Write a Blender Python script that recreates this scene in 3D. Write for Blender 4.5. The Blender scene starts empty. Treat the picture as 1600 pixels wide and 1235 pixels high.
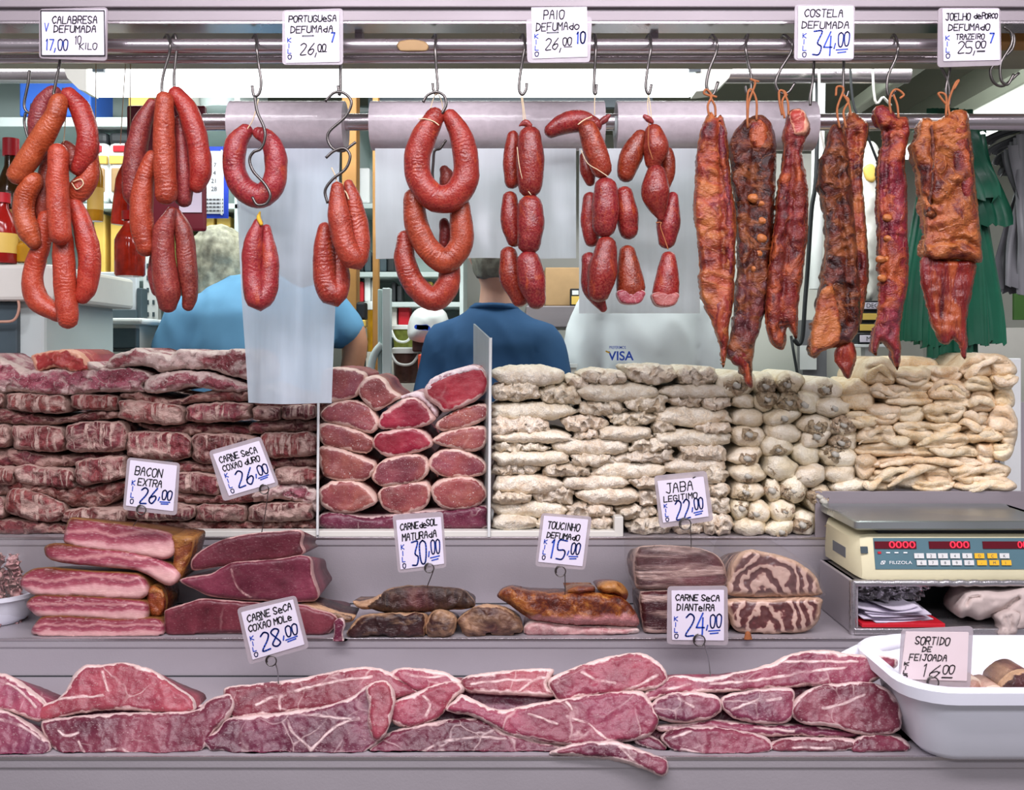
import bpy, bmesh, math, random
import numpy as np
from mathutils import Vector, Matrix, noise, geometry

SC = bpy.context.scene
COL = SC.collection
random.seed(7)

# ---------------------------------------------------------------- camera
F = 1500.0          # focal length in photo pixels
CZ = 1.50           # camera height
HZ = 550.0          # horizon row of the photo
cam_data = bpy.data.cameras.new('camera')
cam = bpy.data.objects.new('camera', cam_data)
COL.objects.link(cam)
cam.location = (0, 0, CZ)
cam.rotation_euler = (math.radians(90), 0, 0)
cam_data.sensor_fit = 'HORIZONTAL'
cam_data.sensor_width = 36.0
cam_data.lens = 36.0 * F / 1600.0
cam_data.shift_y = -(617.5 - HZ) / 1600.0
cam_data.clip_start = 0.05
SC.camera = cam

# ---------------------------------------------------------------- world, lights, exposure
world = bpy.data.worlds.new('market_hall_daylight')
SC.world = world
world.use_nodes = True
world.node_tree.nodes['Background'].inputs[0].default_value = (0.94, 0.92, 1.0, 1)
world.node_tree.nodes['Background'].inputs[1].default_value = 0.30
SC.view_settings.view_transform = 'Standard'
SC.view_settings.look = 'None'
SC.view_settings.gamma = 1.0
SC.view_settings.use_curve_mapping = False
SC.view_settings.exposure = 0.0


def area_light(name, loc, rot, size, power, color):
    l = bpy.data.lights.new(name, 'AREA')
    l.shape = 'RECTANGLE'
    l.size, l.size_y = size
    l.energy = power
    l.color = color
    o = bpy.data.objects.new(name, l)
    o.location = loc
    o.rotation_euler = [math.radians(a) for a in rot]
    COL.objects.link(o)
    o['label'] = 'long unseen overhead light for the counter and stall'
    o['category'] = 'light'
    return o


area_light('unseen_hall_light', (0.1, 0.35, 3.1), (28, 0, 0), (3.4, 0.35), 92, (1.0, 0.93, 0.99))
area_light('unseen_hall_light', (0.0, -1.6, 3.2), (52, 0, 0), (4.0, 0.4), 70, (0.97, 0.93, 1.0))  # front fill added behind the camera to brighten cards and meat fronts
area_light('stall_ceiling_light', (-0.2, 3.0, 2.55), (0, 0, 0), (3.2, 0.5), 52, (0.94, 1.0, 0.97))


# ---------------------------------------------------------------- helpers
def lin(h):
    h = h.lstrip('#')
    out = []
    for i in (0, 2, 4):
        c = int(h[i:i + 2], 16) / 255.0
        out.append(c / 12.92 if c <= 0.04045 else ((c + 0.055) / 1.055) ** 2.4)
    return (*out, 1.0)


def W(px, py, d):
    """photo pixel at distance d -> place in the stall"""
    return Vector(((px - 800.0) * d / F, d, CZ - (py - HZ) * d / F))


def tag(o, label=None, cat=None, group=None, kind=None):
    if label: o['label'] = label
    if cat: o['category'] = cat
    if group: o['group'] = group
    if kind: o['kind'] = kind
    return o


def empty(name, loc, label, cat, group=None):
    o = bpy.data.objects.new(name, None)
    o.empty_display_size = 0.03
    o.location = loc
    COL.objects.link(o)
    return tag(o, label, cat, group)


def mesh_obj(name, verts, faces, mat, parent=None, smooth=True, attrs=None, origin=None):
    """verts in world coordinates; origin becomes the object's base"""
    V = np.array([tuple(v) for v in verts], dtype=float)
    if parent is not None:
        org = np.array(world_loc(parent))
    elif origin is not None:
        org = np.array(tuple(origin))
    else:
        org = np.array([(V[:, 0].min() + V[:, 0].max()) / 2, (V[:, 1].min() + V[:, 1].max()) / 2, V[:, 2].min()])
    me = bpy.data.meshes.new(name)
    me.from_pydata((V - org).tolist(), [], faces)
    if smooth:
        me.polygons.foreach_set('use_smooth', [True] * len(me.polygons))
    if attrs:
        for k, a in attrs.items():
            at = me.attributes.new(k, 'FLOAT', 'POINT')
            at.data.foreach_set('value', np.asarray(a, dtype=np.float32))
    me.update()
    o = bpy.data.objects.new(name, me)
    me.materials.append(mat)
    COL.objects.link(o)
    if parent is not None:
        o.parent = parent
    else:
        o.location = org
    return o


def world_loc(o):
    v = Vector(o.location)
    p = o.parent
    while p is not None:
        v = v + Vector(p.location)
        p = p.parent
    return v


class MB:
    """collects simple solids in world space, then builds ONE mesh object"""
    def __init__(self):
        self.bm = bmesh.new()

    def box(self, x0, x1, y0, y1, z0, z1, bev=0.0, M=None):
        r = bmesh.ops.create_cube(self.bm, size=1.0)
        vs = r['verts']
        for v in vs:
            v.co = Vector(((x0 + x1) / 2 + v.co.x * (x1 - x0), (y0 + y1) / 2 + v.co.y * (y1 - y0),
                           (z0 + z1) / 2 + v.co.z * (z1 - z0)))
        if bev > 0:
            es = list({e for v in vs for e in v.link_edges})
            rb = bmesh.ops.bevel(self.bm, geom=es, offset=bev, segments=2, profile=0.5, affect='EDGES')
            vs = list({v for f in rb['faces'] for v in f.verts} | {v for v in vs if v.is_valid})
        if M is not None:
            done = set()
            for v in vs:
                for w in [v]:
                    if w not in done:
                        w.co = M @ w.co
                        done.add(w)
        return self

    def quad(self, a, b, c, d_):
        self.bm.faces.new([self.bm.verts.new(p) for p in (a, b, c, d_)])
        return self

    def cyl(self, a, b, r, seg=20, r2=None, caps=True):
        a, b = Vector(a), Vector(b)
        ax = (b - a).normalized()
        s = ax.orthogonal().normalized()
        t = ax.cross(s)
        r2 = r if r2 is None else r2
        ra = [self.bm.verts.new(a + (s * math.cos(k * 2 * math.pi / seg) + t * math.sin(k * 2 * math.pi / seg)) * r) for k in range(seg)]
        rb = [self.bm.verts.new(b + (s * math.cos(k * 2 * math.pi / seg) + t * math.sin(k * 2 * math.pi / seg)) * r2) for k in range(seg)]
        for k in range(seg):
            self.bm.faces.new([ra[k], ra[(k + 1) % seg], rb[(k + 1) % seg], rb[k]])
        if caps:
            self.bm.faces.new(ra[::-1])
            self.bm.faces.new(rb)
        return self

    def lathe(self, base, prof, seg=24):
        """prof: (radius, height) list from the bottom"""
        rings = []
        for r, h in prof:
            rings.append([self.bm.verts.new((base[0] + r * math.cos(k * 2 * math.pi / seg),
                                             base[1] + r * math.sin(k * 2 * math.pi / seg), base[2] + h)) for k in range(seg)])
        for a, b in zip(rings, rings[1:]):
            for k in range(seg):
                self.bm.faces.new([a[k], a[(k + 1) % seg], b[(k + 1) % seg], b[k]])
        self.bm.faces.new(rings[0][::-1])
        self.bm.faces.new(rings[-1])
        return self

    def prism(self, pts, y0, y1):
        """closed outline of (x, z) points pushed from y0 to y1"""
        a = [self.bm.verts.new((p[0], y0, p[1])) for p in pts]
        b = [self.bm.verts.new((p[0], y1, p[1])) for p in pts]
        n = len(pts)
        for k in range(n):
            self.bm.faces.new([a[k], a[(k + 1) % n], b[(k + 1) % n], b[k]])
        self.bm.faces.new(a[::-1])
        self.bm.faces.new(b)
        return self

    def tube(self, pts, r, seg=8):
        V, Fc, _ = tube_mesh(pts, [r] * len(pts), seg)
        vs = [self.bm.verts.new(v) for v in V]
        for f in Fc:
            self.bm.faces.new([vs[i] for i in f])
        return self

    def build(self, name, mat, parent=None, smooth=False, origin=None):
        bmesh.ops.recalc_face_normals(self.bm, faces=self.bm.faces[:])
        self.bm.verts.index_update()
        vs = [v.co.copy() for v in self.bm.verts]
        fs = [[v.index for v in f.verts] for f in self.bm.faces]
        self.bm.free()
        o = mesh_obj(name, vs, fs, mat, parent, smooth, None, origin)
        if smooth:
            try:
                o.data.set_sharp_from_angle(angle=math.radians(38))
            except Exception:
                pass
        return o


def catmull(pts, n_per, closed=False):
    P = np.array(pts, dtype=float)
    n = len(P)
    out = []
    rng = range(n) if closed else range(n - 1)
    for i in rng:
        if closed:
            p0, p1, p2, p3 = P[i - 1], P[i], P[(i + 1) % n], P[(i + 2) % n]
        else:
            p1, p2 = P[i], P[i + 1]
            p0 = P[i - 1] if i > 0 else 2 * p1 - p2
            p3 = P[i + 2] if i + 2 < n else 2 * p2 - p1
        for k in range(n_per):
            t = k / n_per
            out.append(0.5 * ((2 * p1) + (-p0 + p2) * t + (2 * p0 - 5 * p1 + 4 * p2 - p3) * t * t +
                              (-p0 + 3 * p1 - 3 * p2 + p3) * t ** 3))
    if not closed:
        out.append(P[-1])
    return np.array(out)


def resample(P, step, closed=False):
    Q = np.vstack([P, P[:1]]) if closed else P
    seg = np.linalg.norm(np.diff(Q[:, :2] if Q.shape[1] > 3 else Q, axis=0), axis=1)
    s = np.concatenate([[0], np.cumsum(seg)])
    n = max(4, int(round(s[-1] / step)))
    t = np.linspace(0, s[-1], n + 1)
    out = np.stack([np.interp(t, s, Q[:, k]) for k in range(Q.shape[1])], axis=1)
    return out[:-1] if closed else out


def tube_mesh(pts, rads, seg=16, round_caps=False):
    P = [Vector(p) for p in pts]
    R = list(rads)
    if round_caps:
        a = (P[0] - P[1]).normalized()
        b = (P[-1] - P[-2]).normalized()
        ra, rb = R[0], R[-1]
        pre, post = [], []
        for ang in (80, 58, 32):
            c, s = math.cos(math.radians(ang)), math.sin(math.radians(ang))
            pre.append((P[0] + a * ra * 0.92 * s, ra * c))
        for ang in (32, 58, 80):
            c, s = math.cos(math.radians(ang)), math.sin(math.radians(ang))
            post.append((P[-1] + b * rb * 0.92 * s, rb * c))
        P = [p for p, _ in pre] + P + [p for p, _ in post]
        R = [r for _, r in pre] + R + [r for _, r in post]
    n = len(P)
    V, Fc, L = [], [], []
    up = None
    acc = 0.0
    for i in range(n):
        t = (P[min(i + 1, n - 1)] - P[max(i - 1, 0)])
        t = t.normalized() if t.length > 1e-9 else Vector((0, 0, 1))
        if up is None:
            up = Vector((0, 1, 0)) - t * t.y
            if up.length < 0.1:
                up = t.orthogonal()
        up = up - t * up.dot(t)
        up.normalize()
        sd = t.cross(up)
        if i: acc += (P[i] - P[i - 1]).length
        for k in range(seg):
            a = 2 * math.pi * k / seg
            V.append(P[i] + (up * math.cos(a) + sd * math.sin(a)) * R[i])
            L.append(acc)
    for i in range(n - 1):
        for k in range(seg):
            Fc.append([i * seg + k, i * seg + (k + 1) % seg, (i + 1) * seg + (k + 1) % seg, (i + 1) * seg + k])
    Fc.append(list(range(seg))[::-1])
    Fc.append([(n - 1) * seg + k for k in range(seg)])
    return V, Fc, L


def wire(name, pts, r, mat, parent=None, seg=8, smooth_path=True):
    """pts: (px, py, d) in the photo, r in metres"""
    P = np.array([tuple(W(*p)) for p in pts])
    if smooth_path and len(P) > 2:
        P = catmull(P, 6)
    V, Fc, _ = tube_mesh([Vector(p) for p in P], [r] * len(P), seg)
    return mesh_obj(name, V, Fc, mat, parent)


def sausage(name, pts, d, mat, parent=None, seg=20, lump=0.0012, step=5.0, flat=None):
    """pts: (px, py, radius px[, depth offset m])"""
    Q = np.array([(p[0], p[1], p[2], p[3] if len(p) > 3 else 0.0) for p in pts], dtype=float)
    Q = catmull(Q, 8)
    Q = resample(Q, step)
    P = [W(q[0], q[1], d + q[3]) for q in Q]
    R = [max(q[2], 1.0) * d / F for q in Q]
    V, Fc, L = tube_mesh(P, R, seg, True)
    out = []
    ph = random.random() * 50
    n = len(V) // seg
    for i, v in enumerate(V):
        k = i // seg
        c = sum((V[k * seg + j] for j in range(seg)), Vector()) / seg if i % seg == 0 else c
        dirv = (v - c)
        l = dirv.length
        if l > 1e-6:
            a = noise.noise(v * 28 + Vector((ph, 0, 0))) * lump * 1.7 + noise.noise(v * 75 + Vector((0, ph, 0))) * lump * 0.8
            out.append(v + dirv / l * a)
        else:
            out.append(v)
    return mesh_obj(name, out, Fc, mat, parent, True, {'along': L})


def seg_dist(P, A, B):
    """distance of every point of P (n,2) to each segment A->B, minimum"""
    best = np.full(len(P), 1e9)
    for a, b in zip(A, B):
        ab = b - a
        l2 = float(ab @ ab) + 1e-12
        t = np.clip(((P - a) @ ab) / l2, 0, 1)
        q = a + t[:, None] * ab
        dd = np.sqrt(((P - q) ** 2).sum(1))
        best = np.minimum(best, dd)
    return best


def inside(P, poly):
    x, y = P[:, 0], P[:, 1]
    r = np.zeros(len(P), bool)
    n = len(poly)
    j = n - 1
    for i in range(n):
        xi, yi = poly[i]
        xj, yj = poly[j]
        c = ((yi > y) != (yj > y)) & (x < (xj - xi) * (y - yi) / (yj - yi + 1e-12) + xi)
        r ^= c
        j = i
    return r


def slab(name, pts, d, mat, front=0.02, back=0.10, rim=14, sp=4.0, jag=0.8, bump=0.003, bscale=30,
         creases=(), cdepth=0.010, cw=3.0, veins=(), lens=False, parent=None, taper=0.97, sharp=False, tilt=0.0, yaw=0.0,
         ridge=0.0, corner=4, warp=0.0, plane=None, drop=0.0, floor=None, fine=0.35, grow=None):
    """a piece of meat: traced outline (photo px at distance d) with a rounded front and real depth"""
    if grow:
        gx0, gy0 = sum(p[0] for p in pts) / len(pts), sum(p[1] for p in pts) / len(pts)
        pts = [(gx0 + (p[0] - gx0) * grow[0], gy0 + (p[1] - gy0) * grow[1]) for p in pts]
    if corner and not sharp:
        poly = catmull(pts, corner, True)
    else:
        poly = np.array(pts, dtype=float)
    poly = resample(poly, sp, True)
    ph = random.random() * 100
    if jag:
        c = poly.mean(0)
        nx = np.roll(poly, -1, 0) - np.roll(poly, 1, 0)
        nn = np.stack([nx[:, 1], -nx[:, 0]], 1)
        nn /= (np.linalg.norm(nn, axis=1)[:, None] + 1e-9)
        for i in range(len(poly)):
            q = Vector((poly[i, 0] * 0.07, poly[i, 1] * 0.07, ph))
            poly[i] += nn[i] * (noise.noise(q) * jag + noise.noise(q * 3.3) * jag * 0.7)
    mn, mx = poly.min(0), poly.max(0)
    gx = np.arange(mn[0], mx[0], sp)
    gy = np.arange(mn[1], mx[1], sp * 0.87)
    G = np.array([(x + (sp / 2 if k % 2 else 0), y) for k, y in enumerate(gy) for x in gx])
    if len(G):
        G = G[inside(G, poly)]
    nb = len(poly)
    A, B = poly, np.roll(poly, -1, 0)
    if len(G):
        G = G[seg_dist(G, A, B) > sp * 0.55]
    allp = np.vstack([poly, G]) if len(G) else poly
    vv = [Vector((p[0], p[1])) for p in allp]
    ee = [(i, (i + 1) % nb) for i in range(nb)]
    rv, re, rf, ov, oe, of = geometry.delaunay_2d_cdt(vv, ee, [], 1, 1e-5)
    P2 = np.array([(v[0], v[1]) for v in rv])
    dist = seg_dist(P2, A, B)
    if rim <= 0:
        rim = max(float(dist.max()), 1.0)
    t = np.clip(dist / rim, 0, 1)
    h = front * np.sqrt(np.clip(1 - (1 - t) ** 2, 0, 1))
    for cr in creases:
        C = catmull(cr, 6) if len(cr) > 2 else np.array(cr, dtype=float)
        dc = seg_dist(P2, C[:-1], C[1:])
        h -= cdepth * np.exp(-(dc / cw) ** 2) * np.clip(t * 1.5, 0, 1)
    vd = np.full(len(P2), 1.0)
    for cr in veins:
        C = catmull(cr, 6) if len(cr) > 2 else np.array(cr, dtype=float)
        vd = np.minimum(vd, seg_dist(P2, C[:-1], C[1:]) * d / F)
    k = d / F
    top, bot = P2[:, 1].min(), P2[:, 1].max()
    cx, cy = P2.mean(0)
    front_v, back_v = [], []
    # which points lie on the outline
    bedges = {}
    for f in rf:
        for a in range(len(f)):
            e = (f[a], f[(a + 1) % len(f)])
            key = (min(e), max(e))
            bedges.setdefault(key, []).append(e)
    border = [v[0] for kk, v in bedges.items() if len(v) == 1]
    onb = set()
    for a, b in border:
        onb.add(a); onb.add(b)
    hh = np.zeros(len(P2))

    def base_depth(px, py):
        # a stack that leans back: depth grows with height
        if plane is None:
            return d
        y0, z0, T = plane
        return (y0 + (CZ - z0) * T) / (1 + (py - HZ) * T / F)
    for i in range(len(P2)):
        db = base_depth(P2[i, 0], P2[i, 1])
        w = W(P2[i, 0], P2[i, 1], db)
        q = Vector((w.x, 0, w.z)) * bscale + Vector((ph, ph * 0.3, 0))
        e = noise.noise(q) * 1.0 + noise.noise(q * 2.7) * 0.5 + noise.noise(q * 6.1) * fine
        if ridge:
            e += ridge * (0.5 - abs(noise.noise(q * 1.3 + Vector((9, 3, 5)))) * 2)
        amt = bump * e * (0.25 + 0.75 * min(1.0, t[i] * 1.6))
        yy = db - h[i] - amt + (P2[i, 0] - cx) * k * math.tan(yaw)
        if warp:
            yy += warp * noise.noise(Vector((w.x * 6 + ph, w.z * 6, 3)))
        hh[i] = yy
        o = Vector((0, 0, 0))
        if i not in onb and bump:
            o = Vector((noise.noise(q * 1.7 + Vector((5, 1, 2))), 0, noise.noise(q * 1.7 + Vector((1, 7, 3))))) * bump * 0.8
        v = W(P2[i, 0], P2[i, 1], yy) + o
        if floor is not None and v.z < floor: v.z = floor
        front_v.append(v)
    V = list(front_v)
    Fc = []
    for f in rf:
        a, b, c = [P2[j] for j in f[:3]]
        area = (b[0] - a[0]) * (c[1] - a[1]) - (b[1] - a[1]) * (c[0] - a[0])
        Fc.append(list(f) if area > 0 else list(f)[::-1])
    # photo y points down, so positive area here faces the camera
    rim_a = list(dist * k)
    vein_a = list(vd)
    vv_a = list((bot - P2[:, 1]) / max(bot - top, 1e-6))
    dep_a = [0.0] * len(P2)
    n0 = len(V)
    center = W(cx, cy, base_depth(cx, cy))
    if lens:
        mp = {}
        for i in range(len(P2)):
            if i in onb:
                mp[i] = i
            else:
                mp[i] = len(V)
                v = front_v[i]
                dq = base_depth(P2[i, 0], P2[i, 1])
                V.append(Vector((v.x, dq + (dq - v.y) * (back / max(front, 1e-6)) * 0.9, v.z)))
                rim_a.append(rim_a[i]); vein_a.append(vein_a[i]); vv_a.append(vv_a[i]); dep_a.append(1.0)
        for f in Fc[:len(rf)]:
            Fc.append([mp[j] for j in f][::-1])
    else:
        ob = sorted(onb)
        prev = {i: i for i in ob}
        for fr in (0.12, 0.35, 1.0):
            cur = {}
            for i in ob:
                v = front_v[i]
                s = 1 - (1 - taper) * fr
                cur[i] = len(V)
                q = Vector((center.x + (v.x - center.x) * s, v.y + back * fr, v.z - drop * fr * vv_a[i]))
                if floor is not None and q.z < floor: q.z = floor
                V.append(q)
                rim_a.append(0.0 if fr < 0.2 else 0.05); vein_a.append(1.0); vv_a.append(vv_a[i]); dep_a.append(fr)
            for (a, b) in border:
                # the outer edge directions follow the front faces
                Fc.append([prev[b], prev[a], cur[a], cur[b]])
            prev = cur
        mid = len(V)
        mz = center.z - drop * 0.5
        V.append(Vector((center.x, center.y + back, mz if floor is None else max(mz, floor))))
        rim_a.append(0.05); vein_a.append(1.0); vv_a.append(0.5); dep_a.append(1.0)
        for (a, b) in border:
            Fc.append([prev[b], prev[a], mid])
    o = mesh_obj(name, V, Fc, mat, parent, True,
                 {'rim': rim_a, 'vein': vein_a, 'vv': vv_a, 'dep': dep_a})
    bm = bmesh.new()
    bm.from_mesh(o.data)
    bmesh.ops.recalc_face_normals(bm, faces=bm.faces[:])
    bm.to_mesh(o.data)
    bm.free()
    return o


def blob_pts(x0, y0, x1, y1, n=12, irr=0.12, power=2.6, rot=0.0):
    cx, cy, a, b = (x0 + x1) / 2, (y0 + y1) / 2, (x1 - x0) / 2, (y1 - y0) / 2
    out = []
    for i in range(n):
        t = 2 * math.pi * i / n + random.uniform(-0.1, 0.1)
        c, s = math.cos(t), math.sin(t)
        r = (abs(c) ** power + abs(s) ** power) ** (-1 / power) * random.uniform(1 - irr, 1 + irr * 0.5)
        x, y = a * c * r, b * s * r
        out.append((cx + x * math.cos(rot) - y * math.sin(rot), cy + x * math.sin(rot) + y * math.cos(rot)))
    return out


# ---------------------------------------------------------------- materials
class NT:
    def __init__(self, name):
        self.m = bpy.data.materials.new(name)
        self.m.use_nodes = True
        self.t = self.m.node_tree
        self.b = self.t.nodes['Principled BSDF']
        self.out = self.t.nodes['Material Output']

    def n(self, typ, ins=None, **props):
        nd = self.t.nodes.new(typ)
        for k, v in props.items():
            setattr(nd, k, v)
        for k, v in (ins or {}).items():
            self.set(nd.inputs[k], v)
        return nd

    def set(self, sock, v):
        if isinstance(v, bpy.types.NodeSocket):
            self.t.links.new(v, sock)
        elif isinstance(v, bpy.types.Node):
            self.t.links.new(v.outputs[0], sock)
        else:
            sock.default_value = v

    def noise(self, vec, scale, detail=3.0, rough=0.55, dist=0.0):
        return self.n('ShaderNodeTexNoise', {'Vector': vec, 'Scale': scale, 'Detail': detail, 'Roughness': rough,
                                             'Distortion': dist}).outputs[0]

    def ramp(self, fac, stops, mode='LINEAR'):
        r = self.n('ShaderNodeValToRGB', {0: fac})
        cr = r.color_ramp
        cr.interpolation = mode
        while len(cr.elements) > 1:
            cr.elements.remove(cr.elements[-1])
        cr.elements[0].position = stops[0][0]
        cr.elements[0].color = self.col(stops[0][1])
        for p, c in stops[1:]:
            e = cr.elements.new(p)
            e.color = self.col(c)
        return r.outputs[0]

    @staticmethod
    def col(c):
        if isinstance(c, str): return lin(c)
        if isinstance(c, (int, float)): return (c, c, c, 1)
        return c

    def mix(self, fac, a, b, blend='MIX'):
        m = self.n('ShaderNodeMix', data_type='RGBA', blend_type=blend)
        self.set(m.inputs[0], fac)
        self.set(m.inputs[6], self.col(a) if isinstance(a, str) else a)
        self.set(m.inputs[7], self.col(b) if isinstance(b, str) else b)
        return m.outputs[2]

    def math(self, op, a, b=0.0, c=None, clamp=False):
        m = self.n('ShaderNodeMath', operation=op, use_clamp=clamp)
        self.set(m.inputs[0], a)
        self.set(m.inputs[1], b)
        if c is not None: self.set(m.inputs[2], c)
        return m.outputs[0]

    def attr(self, name):
        return self.n('ShaderNodeAttribute', attribute_name=name).outputs['Fac']

    def bump(self, h, strength=0.3, dist=0.004):
        self.set(self.b.inputs['Normal'], self.n('ShaderNodeBump', {'Height': h, 'Strength': strength, 'Distance': dist}).outputs[0])

    def obj(self):
        tc = self.n('ShaderNodeTexCoord').outputs['Object']
        oi = self.n('ShaderNodeObjectInfo')
        off = self.n('ShaderNodeVectorMath', operation='ADD')
        self.set(off.inputs[0], tc)
        sc = self.n('ShaderNodeVectorMath', operation='SCALE')
        cb = self.n('ShaderNodeCombineXYZ', {0: 7.3, 1: 3.1, 2: 5.7})
        self.set(sc.inputs[0], cb.outputs[0])
        self.set(sc.inputs['Scale'], oi.outputs['Random'])
        self.set(off.inputs[1], sc.outputs[0])
        self.rand = oi.outputs['Random']
        return off.outputs[0]

    def stretch(self, vec, s):
        m = self.n('ShaderNodeMapping', {'Vector': vec})
        m.inputs['Scale'].default_value = s
        return m.outputs[0]

    def vary(self, col, val=0.12, hue=0.0):
        h = self.n('ShaderNodeHueSaturation', {'Color': col})
        self.set(h.inputs['Value'], self.math('MULTIPLY_ADD', self.rand, 2 * val, 1 - val))
        if hue:
            r2 = self.math('FRACT', self.math('MULTIPLY', self.rand, 7.77))
            self.set(h.inputs['Hue'], self.math('MULTIPLY_ADD', r2, 2 * hue, 0.5 - hue))
        return h.outputs[0]


def plain(name, hexc, rough=0.55, metal=0.0, var=0.06, nscale=18, bump=0.0, spec=0.4, emit=None, estr=0.0):
    k = NT(name)
    v = k.obj()
    n = k.noise(v, nscale, 3)
    c = lin(hexc)
    dark = tuple(x * (1 - var * 2) for x in c[:3]) + (1,)
    lite = tuple(min(1, x * (1 + var)) for x in c[:3]) + (1,)
    k.set(k.b.inputs['Base Color'], k.mix(n, dark, lite))
    k.b.inputs['Roughness'].default_value = rough
    k.b.inputs['Metallic'].default_value = metal
    k.b.inputs['Specular IOR Level'].default_value = spec
    if bump: k.bump(n, bump, 0.002)
    if emit:
        k.b.inputs['Emission Color'].default_value = lin(emit)
        k.b.inputs['Emission Strength'].default_value = estr
    return k.m


def steel(name, hexc, rough=0.32, streak=(1, 1, 60), metal=0.85, var=0.25, mott=0.0):
    k = NT(name)
    v = k.obj()
    n = k.noise(k.stretch(v, streak), 6, 4)
    n2 = k.noise(v, 5, 4)
    n3 = k.noise(v, 260, 2)
    c = lin(hexc)
    lo = tuple(x * (1 - var) for x in c[:3]) + (1,)
    hi = tuple(min(1, x * (1 + var * 0.5)) for x in c[:3]) + (1,)
    f = k.math('ADD', k.math('MULTIPLY', n, 0.5), k.math('MULTIPLY', n2, 0.5))
    k.set(k.b.inputs['Base Color'], k.mix(f, lo, hi))
    k.b.inputs['Metallic'].default_value = metal
    k.set(k.b.inputs['Roughness'], k.math('MULTIPLY_ADD', n2, 0.25, rough - 0.1))
    k.bump(k.math('ADD', k.math('MULTIPLY', n3, 0.5), n), 0.10 + mott, 0.0015)
    return k.m


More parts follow.
